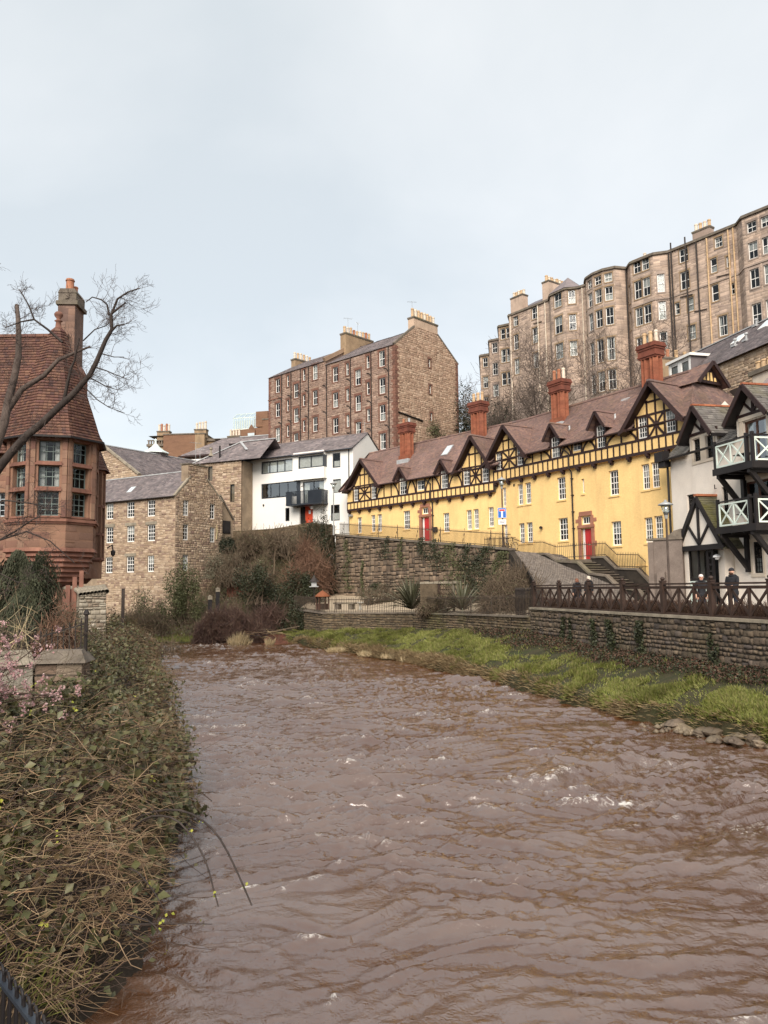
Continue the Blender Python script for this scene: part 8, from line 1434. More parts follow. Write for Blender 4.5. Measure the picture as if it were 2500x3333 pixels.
# ------------------------------------------------------------------ left bank: brambles, dry stems, grass
def left_veg():
    np.random.seed(70); rs = np.random.RandomState(70)
    Pm = lambda P: np.interp(P[..., 1], _el[::-1, 1], _el[::-1, 0])
    def dist(P): return Pm(P)-P[..., 0]       # metres in from the water edge
    def mound(P): d = dist(P); y = P[..., 1]; return np.clip(d*1.0+.62, 0, 1.1)*np.clip(.8+2.0*fbm(P[..., 0]*.75, y*.75, 3, 40), .15, 1.7)*np.clip((y-7.0)/4, .2, 1)*np.clip(1.35-d*.14, .45, 1.15)*(1-.85*np.exp(-np.clip(P[..., 0]+7.4, 0, 9)**2/.3)*np.exp(-((y-18.6)/2.3)**4))
    okz = lambda P: (P[..., 2] > .05) & (P[..., 1] > 7.7) & (P[..., 1] < 47) & (dist(P) < 8)
    # leafy bramble cover
    def wb(P): y = P[..., 1]; return np.where(okz(P), np.clip((y-9.6+4.6*fbm(P[..., 0]*.45, y*.45, 3, 41))/3.2, .2, 1)*(1+4*np.clip((26-y)/14, 0, 1)), 0)
    Pb, Nb = scatter(GL, 84000, wb); kp = fbm(Pb[:, 0]*2.1, Pb[:, 1]*2.1, 3, 48) > -.12; Pb, Nb = Pb[kp], Nb[kp]; h = mound(Pb); Pb[:, 2] += h*rs.rand(len(Pb))**.33+.03; Pb[:, :2] += rs.normal(size=(len(Pb), 2))*.06; Pb[:, 0] += .45*rs.rand(len(Pb))*np.exp(-np.clip(dist(Pb), 0, 9)/.4); s = np.random.uniform(.06, .16, len(Pb))
    N = Nb+rnd_dirs(len(Pb))*.75+np.array([.25, -.45, .3]); V, F = leaves_np(Pb, rnd_dirs(len(Pb)), N, s, s*.72, .18); np_obj('bramble_leaves', V, F, M['bramble'], label='leafy bramble cover on the left river bank', cat='brambles', kind='stuff')
    # brown stems lying and arching
    def stems(n, wf, Lr, rr, matn, nm, lab, lift=.3, droop=1., bias=(.5, -.2)):
        Ps, Ns = scatter(GL, n, wf); h = mound(Ps); Ps[:, 2] += h*rs.rand(n)**.4+.04; a = rs.normal(size=n)*1.7+math.atan2(bias[1], bias[0]); L = rs.uniform(*Lr, n); el = rs.uniform(-.1, .75, n)*lift*2
        d = np.stack([np.cos(a)*np.cos(el), np.sin(a)*np.cos(el), np.sin(el)], 1); t = np.linspace(0, 1, 7)[None, :, None]; w = rnd_dirs(n)*.17
        P_ = Ps[:, None]+d[:, None]*(L[:, None, None]*(t-.35))+np.array([0, 0, -1.])*droop*(L[:, None, None]**2)*.16*(t-.25)**2+w[:, None]*np.sin(t*5)*L[:, None, None]
        P_[..., 2] = np.maximum(P_[..., 2], .02); r = np.linspace(1, .45, 7)[None]*rs.uniform(*rr, n)[:, None]; V, F = strips_np(P_, r, 3); np_obj(nm, V, F, M[matn], label=lab, cat='brambles', kind='stuff')
    wn = lambda P: np.where(okz(P), 1+5*np.clip((16-P[..., 1])/8, 0, 1), 0)
    we_ = lambda P: np.where(okz(P), np.exp(-((dist(P)-.35)/.5)**2)*(1+3*np.clip((22-P[..., 1])/12, 0, 1)), 0)
    stems(3300, wn, (.2, 1.15), (.003, .010), 'stem', 'bramble_stems', 'tangle of dry tan bramble stems on the left bank'); stems(2300, wn, (.4, 1.9), (.005, .01), 'stemdark', 'dark_bramble_stems', 'dark bramble canes woven through the tangle', .35)
    stems(2600, we_, (.3, 1.0), (.003, .006), 'stem', 'edge_stems', 'dry stems trailing into the river at the left bank edge', .15, 1.6, (1, -.3)); stems(700, lambda P: np.where(okz(P) & (P[..., 1] < 12), 1, 0), (.5, 1.4), (.003, .006), 'straw', 'straw_stems', 'pale straw lying over the near left bank', .12, .4, (1, -.15))
    # short dry grass and litter so the soil is covered
    Pd, Nd = scatter(GL, 17000, lambda P: np.where(okz(P), 1+3*np.clip((20-P[..., 1])/12, 0, 1), 0)); Pd[:, 2] += .5*mound(Pd)*rs.rand(len(Pd)); ln = np.random.uniform(.08, .26, len(Pd)); V, F = blades(Pd, Nd+np.array([.5, -.3, 0]), ln, .011, 1.0); np_obj('dry_grass', V, F, M['stemdark'], label='short dry brown growth under the brambles', cat='dry grass', kind='stuff')
    # green grass towards the left frame edge and at the shallow corner
    wg = lambda P: np.where(okz(P) & (P[..., 1] < 14), np.clip((dist(P)-1.35-.12*(P[..., 1]-7)+.5*fbm(P[..., 0]*.9, P[..., 1]*.9, 2, 44))*2, 0, 1)+.8*np.exp(-((P[..., 1]-7.3)/.8)**2), 0)
    Pg, Ng = scatter(GL, 26000, wg); ln = np.random.uniform(.1, .3, len(Pg)); V, F = blades(Pg+np.array([0, 0, .1]), Ng+np.array([.4, -.3, 0]), ln, .011, .5); np_obj('left_grass', V, F, M['grass'], label='green grass tufts at the left frame edge', cat='grass', kind='stuff')
    # bright new leaves
    Pn, Nn = scatter(GL, 70, lambda P: np.where(okz(P) & (P[..., 1] < 20), 1, 0)); Pn[:, 2] += mound(Pn)+.1; Cn = np.repeat(Pn, 3, 0)+rs.normal(size=(210, 3))*.035; s = np.random.uniform(.035, .06, 210); V, F = leaves_np(Cn, rnd_dirs(210), np.array([[.2, -.5, .8]])+rnd_dirs(210)*.5, s, s*.8); np_obj('new_leaves', V, F, M['newleaf'], label='scattered yellow-green new leaves on the brambles', cat='leaves', kind='stuff')
left_veg()
def cane(label, pts, r):
    P_ = np.array(pts); t = np.linspace(0, 1, 14); k = np.linspace(0, 1, len(P_)); Q = np.stack([np.interp(t, k, P_[:, i]) for i in range(3)], 1); Q[1:-1] = (Q[:-2]+2*Q[1:-1]+Q[2:])/4; root = thing('bramble_cane', label, 'cane', tuple(Q[0]), 'long canes arching over the water')
    V, F = tube_np([Q], [r*np.linspace(1, .5, 14)], 6); np_obj('stem', V, F, M['darkbark'], root, smooth=True)
    for j in (7, 12):
        for q in range(2): c = Q[j]+np.random.normal(size=3)*.02; V, F = leaves_np(c[None], rnd_dirs(1), np.array([[.2, -.6, .7]]), .045, .035); np_obj('leaf', V, F, M['newleaf'], root)
    V = []; 
    n = 12; b = Q[np.random.randint(2, 13, n)]; d = rnd_dirs(n); V, F = strips_np(b[:, None]+d[:, None]*np.linspace(0, .05, 3)[None, :, None], np.tile([[.004, .0025, .001]], (n, 1)), 3); np_obj('thorns', V, F, M['stemdark'], root)
cane('longest bramble cane arching far out over the river', [(-3.6, 10.8, .95), (-3.28, 10.5, 1.24), (-2.92, 10.3, 1.37), (-2.51, 10, 1.44), (-2.16, 9.6, 1.37), (-1.96, 9.4, 1.26), (-1.71, 9.1, .98), (-1.52, 8.9, .71)], .018)
cane('second arching bramble cane just left of the longest', [(-3.3, 10.2, 1.1), (-3.08, 10, 1.36), (-2.71, 9.7, 1.47), (-2.44, 9.5, 1.42), (-2.11, 9.2, 1.14), (-1.99, 9, .93), (-1.89, 8.9, .7)], .015)
cane('short dark cane drooping to the water', [(-3.1, 9.3, 1.0), (-2.82, 9, 1.05), (-2.55, 8.7, .95), (-2.26, 8.4, .72)], .010); cane('lowest short cane dipping to the water', [(-2.8, 8.6, .75), (-2.46, 8.3, .8), (-2.24, 8.1, .71), (-2.2, 8.0, .6)], .009); cane('level cane reaching out low over the river', [(-3.0, 8.7, .6), (-2.62, 8.4, .73), (-2.12, 8.1, .86), (-1.74, 7.9, .93)], .009)
# ------------------------------------------------------------------ foreground bare tree at the left edge
def fore_tree():
    root = thing('bare_tree', 'pruned bare tree reaching over the river from the left edge', 'tree', (-11.2, 19, 2.2)); rs = np.random.RandomState(80); Y = 19.
    def br(pts, r0, r1, dy=0): P_ = np.array(pts); n = len(P_); return P_+np.array([[0, dy*i/(n-1), 0] for i in range(n)]), np.linspace(r0, r1, n)
    B = [br([(-11.3, Y, 2.0), (-10.9, Y, 4.2), (-10.3, Y, 6.2), (-9.59, Y, 7.33), (-9.32, Y, 7.68), (-8.91, Y, 8.14), (-8.57, Y, 8.42), (-8.16, Y, 8.83), (-7.82, Y, 9.14), (-7.6, Y, 9.41), (-7.4, Y, 9.64), (-7.24, Y, 9.99), (-7.02, Y, 10.55), (-6.87, Y, 10.82), (-6.9, Y, 11.21)], .13, .04), br([(-10.6, Y, 6), (-9.9, Y, 7.4), (-9.63, Y, 8.46), (-9.6, Y, 9.05), (-9.51, Y, 9.72), (-9.47, Y, 10.31), (-9.53, Y, 10.85), (-9.61, Y, 11.36), (-9.71, Y, 11.8)], .13, .055, .8),
         br([(-9.62, Y+.3, 8.8), (-9.29, Y+.3, 9.4), (-8.82, Y+.4, 9.8), (-8.49, Y+.4, 10.24), (-8.15, Y+.5, 10.48), (-7.8, Y+.6, 10.71)], .085, .025, .4)]
    thin = [br([(-6.9, Y, 11.2), (-6.75, Y, 11.62), (-6.49, Y, 11.8), (-6.18, Y, 11.9)], .035, .014), br([(-6.95, Y, 11.2), (-7.01, Y, 11.48), (-7.16, Y, 11.61), (-7.39, Y, 11.68), (-7.55, Y, 11.55)], .028, .012), br([(-6.88, Y, 11.25), (-6.72, Y, 11.38), (-6.53, Y, 11.53)], .035, .016), br([(-6.87, Y, 10.8), (-6.75, Y, 10.92), (-6.55, Y, 10.95)], .035, .016), br([(-8.05, Y, 8.95), (-7.97, Y, 9.41), (-7.88, Y, 9.85), (-7.81, Y, 10.0), (-7.7, Y, 10.6)], .05, .02),
            br([(-8.12, Y, 10.5), (-8.5, Y, 10.84), (-8.86, Y, 11.11), (-9.02, Y, 11.5), (-9.26, Y, 11.9)], .035, .014), br([(-8.86, Y, 11.11), (-9.2, Y, 11.05), (-9.6, Y, 10.9)], .025, .012), br([(-10.2, Y-.8, 4.4), (-9.66, Y-.8, 4.89), (-9.2, Y-.8, 5.4), (-8.79, Y-.8, 5.62), (-8.38, Y-.8, 5.9), (-8.19, Y-.8, 5.98)], .035, .014), br([(-10.2, Y-1, 5.0), (-9.52, Y-1, 5.27), (-8.88, Y-1, 5.46), (-8.4, Y-1, 5.61), (-7.85, Y-1, 5.38), (-7.26, Y-1, 4.86)], .03, .01), br([(-10.3, Y-1, 5.6), (-9.6, Y-1, 6.2), (-8.9, Y-1, 6.35), (-8.2, Y-1, 6.25), (-7.6, Y-1, 6.0)], .03, .01), br([(-10.4, Y-1.5, 4.0), (-9.6, Y-1.5, 4.5), (-8.9, Y-1.5, 4.7), (-8.3, Y-1.5, 4.4)], .03, .01),
            br([(-7.3, Y, 9.85), (-7.0, Y, 9.75), (-6.7, Y, 9.62), (-6.4, Y, 9.5)], .02, .008), br([(-7.45, Y, 9.6), (-7.0, Y, 9.35), (-6.7, Y, 9.25)], .02, .008), br([(-7.15, Y, 10.2), (-6.8, Y, 10.1), (-6.55, Y, 10.1)], .018, .007), br([(-7.6, Y, 9.4), (-7.2, Y, 9.0), (-6.9, Y, 8.8), (-6.5, Y, 8.65)], .018, .007), br([(-7.8, Y+.5, 10.7), (-7.5, Y+.5, 11.0), (-7.2, Y+.5, 11.1), (-6.95, Y+.5, 11.35)], .02, .008)]
    V, F = tube_np([B[0][0]], [B[0][1]], 9); np_obj('trunk', V, F, M['darkbark'], root, smooth=True)
    for P_, r in B[1:]: V, F = tube_np([P_], [r], 8); np_obj('limb', V, F, M['bark'], root, smooth=True)
    for P_, r in thin: V, F = tube_np([P_], [r], 5); np_obj('branch', V, F, M['darkbark'], root, smooth=True)
    out = []
    for (P_, r), dens in [(b, 10) for b in B]+[(b, 12) for b in thin]:
        L = np.linalg.norm(np.diff(P_, axis=0), axis=1).sum()
        for k in range(int(L*dens*.34)+2):
            t = rs.uniform(.25, 1)*(len(P_)-1); i = min(int(t), len(P_)-2); q = P_[i]+(P_[i+1]-P_[i])*(t-i)
            if q[2] < 4.2: continue
            ax = P_[i+1]-P_[i]; ax /= np.linalg.norm(ax); v = rs.normal(size=3)*np.array([1, .6, 1])+np.array([.4, 0, .05]); grow_tree(q, ax*.45+v*.6, rs.uniform(.25, .72), .0085, 2, 4, rs, out, (3, 5), .7, .03, .13, (.45, .7), .15)
    # twigs entering from beyond the frame edge
    for k in range(5): q = np.array([-10.35, Y+rs.normal()*.4, rs.uniform(9, 14.2)]); grow_tree(q, (1, 0, rs.uniform(-.2, .4)), rs.uniform(.5, 1.0), .01, 2, 4, rs, out, (3, 5), .7, .02, .13, (.45, .7), .2)
    P_ = np.array([x[1] for x in out]); r = np.maximum(np.array([x[2] for x in out]), .0028); V, F = strips_np(P_, r, 3); np_obj('twigs', V, F, M['twig'], root, kind='stuff')
fore_tree()
# pink blossom shrub
def blossom():
    root = thing('blossom_shrub', 'pink blossoming cherry shrub at the left frame edge', 'shrub', (-7.2, 12.5, 1.4)); rs = np.random.RandomState(90); np.random.seed(90); out = []; tips = []
    for x, y, z in ((-5.68, 13, 3.36), (-5.67, 12, 3.24), (-5.84, 12, 2.92), (-5.55, 12.2, 2.63), (-5.5, 13, 2.45), (-5.73, 12, 2.22), (-6.04, 12.5, 3.01), (-5.96, 12, 3.48), (-5.3, 13, 2.42), (-6.0, 11.8, 2.5), (-6.1, 11.5, 2.0), (-6.2, 12, 3.3), (-6.2, 12.2, 2.7)):
        b = np.array([-7.2, 12.5, 1.6+rs.rand()]); e = np.array([x, y, z]); t = np.linspace(0, 1, 7)[:, None]; m_ = (b+e)/2+np.array([0, 0, .35]); P_ = b*(1-t)**2+2*m_*t*(1-t)+e*t*t; out.append((1, P_, np.linspace(.022, .006, 7)))
        for k in range(11): i = rs.randint(3, 7); q = P_[i]; n0 = len(out); grow_tree(q, rs.normal(size=3)+np.array([.5, 0, .1]), rs.uniform(.12, .4), .005, 2, 2, rs, out, wob=.15); tips.append(out[n0][1][-1])
    V, F = strips_np(np.array([o[1] for o in out]), np.array([o[2] for o in out]), 4); np_obj('branches', V, F, M['stemdark'], root); tips = np.array(tips); k = 0
    n = len(tips)*18; C_ = np.repeat(tips, 18, 0)+rs.normal(size=(n, 3))*.032; s = rs.uniform(.028, .05, n); V, F = leaves_np(C_, rnd_dirs(n), rnd_dirs(n)+np.array([.2, -.7, .5]), s, s*.85, .3); np_obj('blossoms', V, F, M['blossom'], root, kind='stuff')
    out2 = []
    for k in range(60): q = np.array([-8.5+rs.rand()*1.6, 13+rs.rand()*4, rs.uniform(2.2, 3.8)]); grow_tree(q, (1, 0, rs.uniform(-.1, .6)), rs.uniform(.5, 1.1), .009, 2, 3, rs, out2, (3, 5), .8, .06, .18, (.45, .7), .2)
    sh = thing('twig_shrub', 'tangled grey twig shrub behind the pink blossom', 'shrub', (-9, 15, 1.5)); V, F = strips_np(np.array([o[1] for o in out2]), np.maximum(np.array([o[2] for o in out2]), .004), 3); np_obj('twigs', V, F, M['browntwig'], sh, kind='stuff'); one('stem', M['browntwig'], sh, lambda b: b.tube([(-9, 15, 1.4), (-8.8, 15, 2.3), (-8.3, 14.8, 3.1)], [.05, .035, .02], 6))
blossom()
def left_garden_plants():
    # cypress of many drooping sprays
    rs = np.random.RandomState(95); np.random.seed(95); root = thing('cypress', 'dark drooping cypress behind the bastion railing', 'tree', (-11.9, 25.5, 2.3)); n = 15000; z = 2.4+rs.rand(n)**.9*2.9; a = rs.rand(n)*6.28; rr = (.35+.75*np.clip((5.5-z)/2.0, .1, 1)**.6)*(.45+1.1*vnoise(a*1.9, z*1.7, 9)); lump = 1; C_ = np.stack([-11.9+np.cos(a)*rr*(.5+.5*rs.rand(n)), 25.5+np.sin(a)*rr*.8, z+.25*np.sin(a*3)], 1); D = np.stack([np.cos(a)*.4, np.sin(a)*.4, -1+0*a], 1)+rnd_dirs(n)*.3; s = rs.uniform(.07, .15, n); V, F = leaves_np(C_, D, np.stack([np.cos(a), np.sin(a), .3+0*a], 1)+rnd_dirs(n)*.5, s, s*.45); np_obj('foliage', V, F, M['cypress'], root, kind='stuff'); one('trunk', M['darkbark'], root, lambda b: b.tube([(-11.9, 25.5, 2.2), (-11.9, 25.5, 5.3)], [.1, .03], 7))
    shrub('straw_bush', 'orange-brown dead fern bush behind the bastion railing', (-10.3, 24.3, 2.3), (.7, .5, 1.2), 'straw', 0, .1, 960, stems=90, stick=900, stemm='orangetwig')
    shrub('magnolia_shrub', 'pale-stemmed bare shrub with buds at the left edge', (-11.0, 20.6, 2.1), (1.6, .8, 2.1), 'palestraw', 120, .04, 961, stems=46, stick=260, stemm='palestraw')
    shrub('dark_bush', 'dark evergreen bush beside the cypress', (-12.8, 24.2, 2.2), (1.3, 1.0, 2.0), 'darkgreen', 3500, .09, 962)
    shrub('ivy_bank', 'brown creeper bank between the stub wall and the brambles', (-12.4, 33, 1.3), (1.6, 2.4, 1.3), 'bramble', 3000, .08, 963, stems=70, stick=900)
    shrub('dry_bush', 'dry twiggy growth along the bank below the stub wall', (-12.4, 38.5, 1.0), (1.7, 3.4, 1.3), 'bramble', 1500, .08, 964, stems=80, stick=1200)
    shrub('ground_bush', 'ground ivy at the foot of the turret wall', (-15.4, 35.4, 2.6), (1.4, 1.0, 1.0), 'ivy', 1500, .08, 965, stems=30, stick=200)
left_garden_plants()
# ------------------------------------------------------------------ lamps, signs, garden things, people
def lamp(label, p, h):
    root = thing('street_lamp', label, 'lamp', p, 'street lamps'); x, y, z = p
    one('column', M['galv'] if 'bare' in label else M['bark'], root, lambda b: b.lathe(p, [(.09, 0), (.09, .9), (.06, .95), (.05, h-.75), (.05, h-.7)], 8))
    hd = one('lamp_head', M['galv'], root, lambda b: b.lathe((x, y, z+h), [(.06, -.72), (.08, -.6), (.09, -.55)], 10)); one('bowl', M['glass_clear'], hd, lambda b: b.lathe((x, y, z+h), [(.09, -.55), (.22, -.12)], 12), smooth=True); one('shade', M['galv'], hd, lambda b: b.lathe((x, y, z+h), [(.2, -.12), (.34, -.1), (.31, -.04), (.08, .06), (.05, .14), (.0, .16)], 16), smooth=True); one('lamp_core', M['lampwhite'], hd, lambda b: b.lathe((x, y, z+h), [(.05, -.55), (.09, -.4), (.07, -.15)], 8)); return root
lamp('bare steel street lamp at the left end of the lane railing', (-4.7, 71.3, 9.1), 4.9); lamp('street lamp carrying the blue sign in front of the yellow house', (8.35, 53.9, 6.7), 5.05); lamp('brown street lamp at the corner of the white half-timbered house', (12.9, 35, 2.94), 4.95)
def sign():
    root = thing('road_sign', 'blue no through road sign on the street lamp column', 'sign', (8.33, 53.8, 9.0)); f = Fr((8.3, 53.78), R(-10)); one('plate', M['signblue'], root, lambda b: b.box(f, -.3, .3, 0, .02, 8.95, 9.68)); one('border', M['signwhite'], root, lambda b: (b.box(f, -.29, .29, -.004, -.001, 9.65, 9.67), b.box(f, -.29, .29, -.004, -.001, 8.96, 8.98), b.box(f, -.29, -.27, -.004, -.001, 8.98, 9.65), b.box(f, .27, .29, -.004, -.001, 8.98, 9.65))); one('white_stem', M['signwhite'], root, lambda b: b.box(f, -.06, .06, -.006, -.002, 9.0, 9.44)); one('red_bar', M['signred'], root, lambda b: (b.box(f, -.19, .19, -.006, -.002, 9.445, 9.56),)); one('bar_edge', M['signwhite'], root, lambda b: b.box(f, -.21, .21, -.005, -.0015, 9.43, 9.575))
    p2 = one('sub_plate', M['signwhite'], root, lambda b: b.box(f, -.27, .27, 0, .02, 8.5, 8.85)); one('lettering', M['black'], p2, lambda b: (b.box(f, -.2, .2, -.004, -.001, 8.72, 8.76), b.box(f, -.18, .16, -.004, -.001, 8.6, 8.64)))
sign()
def garden_things():
    root = thing('bird_table', 'dark lantern-topped bird table in the garden', 'bird table', (-5.5, 60, 3.0)); one('pole', M['iron'], root, lambda b: (b.tube([(-5.5, 60, 2.9), (-5.5, 60, 4.3)], .05, 6), b.tube([(-5.75, 60, 2.9), (-5.5, 60, 3.3), (-5.25, 60, 2.9)], .03, 4))); one('lantern', M['galv'], root, lambda b: (b.box(Fr((-5.5, 60), 0), -.35, .35, -.3, .3, 4.3, 4.36), b.box(Fr((-5.5, 60), 0), -.2, .2, -.18, .18, 4.36, 4.7))); one('roof', M['iron'], root, lambda b: b.lathe((-5.5, 60, 4.7), [(.42, 0), (.3, .12), (.1, .35), (.02, .55)], 6))
    root = thing('garden_hut', 'small wishing-well hut with orange domed roof in the garden', 'hut', (-4.7, 58, 2.7)); one('base', M['heath'], root, lambda b: b.lathe((-4.7, 58, 2.6), [(.42, 0), (.42, .45), (.38, .45)], 12)); 
    for a in range(6): one('post', M['heath'], root, lambda b: b.tube([(-4.7+.45*math.cos(a*1.047), 58+.45*math.sin(a*1.047), 2.6), (-4.7+.45*math.cos(a*1.047), 58+.45*math.sin(a*1.047), 3.6)], .05, 5))
    one('roof', M['ochre'], root, lambda b: b.lathe((-4.7, 58, 3.55), [(.58, 0), (.55, .08), (.36, .26), (.12, .42), (.05, .46), (.0, .5)], 14), smooth=True)
    root = thing('bird_bath', 'small white stone bird bath in the garden', 'bird bath', (-1.8, 56, 2.7)); one('pedestal', M['lichen'], root, lambda b: b.lathe((-1.8, 56, 2.6), [(.18, 0), (.1, .12), (.08, .42), (.24, .5), (.26, .58), (.2, .56)], 12), smooth=True)
    root = thing('stone_bench', 'low stone bench in the garden', 'bench', (-3.0, 57.5, 2.7)); one('seat', M['cope'], root, lambda b: b.box(Fr((-3.0, 57.6), R(-30)), -.9, .9, -.25, .25, 3.0, 3.12)); [one('leg', M['cope'], root, lambda b: b.box(Fr((-3.0, 57.6), R(-30)), s-.15, s+.15, -.2, .2, 2.6, 3.0)) for s in (-.6, .6)]
    root = thing('garden_trellis', 'tall wooden trellis panel between the two spiky plants', 'trellis', (4.0, 50.2, 2.6)); f = Fr((3.55, 50.4), R(-25)); 
    for u in (0, 1.0): one('post', M['cope'] if u else M['wood_fence'], root, lambda b: b.box(f, u-.07, u+.07, -.07, .07, 2.6, 4.4))
    for k in range(11): one('slat', M['browntwig'], root, lambda b: b.box(f, .07, .93, -.02, .02, 2.75+k*.145, 2.79+k*.145))
    for k in range(6): one('upright', M['browntwig'], root, lambda b: b.box(f, .12+k*.15, .15+k*.15, -.045, -.021, 2.7, 4.3))
    one('top_stones', M['palecope'], root, lambda b: [b.box(f, -1.3+k*.33, -1.0+k*.33, -.15, .15, 4.4, 4.52+.03*(k % 2)) for k in range(8)]); one('side_wall', M['gardenstone'], root, lambda b: b.box(f, -1.3, -.08, -.12, .12, 2.6, 4.4))
    for i, (x, y, z, l) in enumerate(((-14.3, 66, 4.2, 'pale bird box on a dark post, upper of two by the shrubs'), (-14.95, 66, 3.55, 'pale bird box on a dark post, lower of two by the shrubs'))):
        root = thing('bird_box', l, 'bird box', (x, y, z-2), 'bird boxes on posts'); one('post', M['black'], root, lambda b: b.box(Fr((x, y), .3), -.16, .16, -.12, .12, z-2.2, z-.2)); one('box', M['palecope'], root, lambda b: (b.box(Fr((x, y), .3), -.18, .18, -.16, .16, z-.2, z+.05), b.prism(Fr((x, y), .3), [(-.22, z+.05), (.22, z+.05), (0, z+.18)], -.2, .2)))
    root = thing('garden_steps', 'weathered wooden steps down to the river beside the red thicket', 'steps', (-14, 63, 1)); 
    for k in range(5): one('tread', M['palecope'], root, lambda b: b.box(Fr((-14.0-.05*k, 64.3-.35*k), .1), -.8, .8, -.15, .15, 2.25-.3*k, 2.31-.3*k))
    for s in (-.85, .85): one('stringer', M['browntwig'], root, lambda b: b.beam((-14+s, 64.5, 2.35), (-14.3+s, 62.4, .6), .08, .16))
    root = thing('brick_shed', 'low red brick shed with pale plank roof in the shrubs', 'shed', (-12.5, 69, 4)); f = Fr((-14.2, 69.3), R(-6)); one('wall', M['brickcap'], root, lambda b: b.box(f, 0, 3.4, 0, 1.5, 3.5, 5.45)); one('roof_edge', M['palecope'], root, lambda b: b.box(f, -.3, 3.7, -.2, 1.7, 5.45, 5.58))
    root = thing('wall_rope', 'pale rope hanging by the lean-to of the mill', 'rope', (-17.0, 77.4, 9.6)); one('strand', M['rope'], root, lambda b: b.tube([(-16.9, 77, 11.2), (-17.1, 76.8, 10), (-17.2, 76.7, 8.8), (-17.0, 76.7, 8.2)], .035, 5)); one('strand', M['rope'], root, lambda b: b.tube([(-16.9, 77, 11.2), (-16.75, 76.8, 10), (-16.8, 76.7, 9.2)], .03, 5))
    root = thing('step_gate', 'dark railing gate between the mill lean-to and the white house', 'gate', (-15.6, 80, 9.8)); railing(root, [(-16.6, 79.8, 10.2), (-15.9, 79.6, 10.3), (-15.5, 79.6, 10.3)], 1.6, .14, .02, matn='iron')
    root = thing('garden_gate', 'black iron gate where the garden railing meets the quay', 'gate', (7.6, 40.6, 2.6)); railing(root, [(7.0, 41.6, 2.65), (7.35, 40.4, 2.65), (7.7, 39.9, 2.7)], 1.45, .1, .016, matn='iron')
    root = thing('bicycle', 'dark bicycle leaning on the lane railing', 'bicycle', FRy(4.4, -2.3, 6.75)); f = FRy.sub(4.4, -2.35, .1)
    for s in (-.5, .5): w = one('wheel', M['black'], root, lambda b: b.tube([f(s+.33*math.cos(t), 0, 7.1+.33*math.sin(t)) for t in np.linspace(0, 2*math.pi, 17)], .022, 5)); one('spokes', M['galv'], w, lambda b: [b.tube([f(s, 0, 7.1), f(s+.32*math.cos(t), 0, 7.1+.32*math.sin(t))], .004, 3) for t in np.linspace(0, 6.28, 11)])
    one('frame', M['black'], root, lambda b: (b.tube([f(-.5, 0, 7.1), f(-.1, 0, 7.08), f(.32, 0, 7.55), f(-.22, 0, 7.58), f(-.1, 0, 7.08)], .022, 5), b.tube([f(-.5, 0, 7.1), f(-.22, 0, 7.58), f(-.25, 0, 7.7)], .018, 5), b.tube([f(.5, 0, 7.1), f(.32, 0, 7.55), f(.3, 0, 7.75)], .02, 5))); one('saddle', M['black'], root, lambda b: b.box(f, -.38, -.12, -.06, .06, 7.7, 7.76)); one('handlebar', M['black'], root, lambda b: b.tube([f(.38, -.25, 7.8), f(.28, 0, 7.78), f(.38, .25, 7.8)], .018, 5))
    for x, y, z, l in ((3.35, 44.3, 3.0, 0),): pass
garden_things()
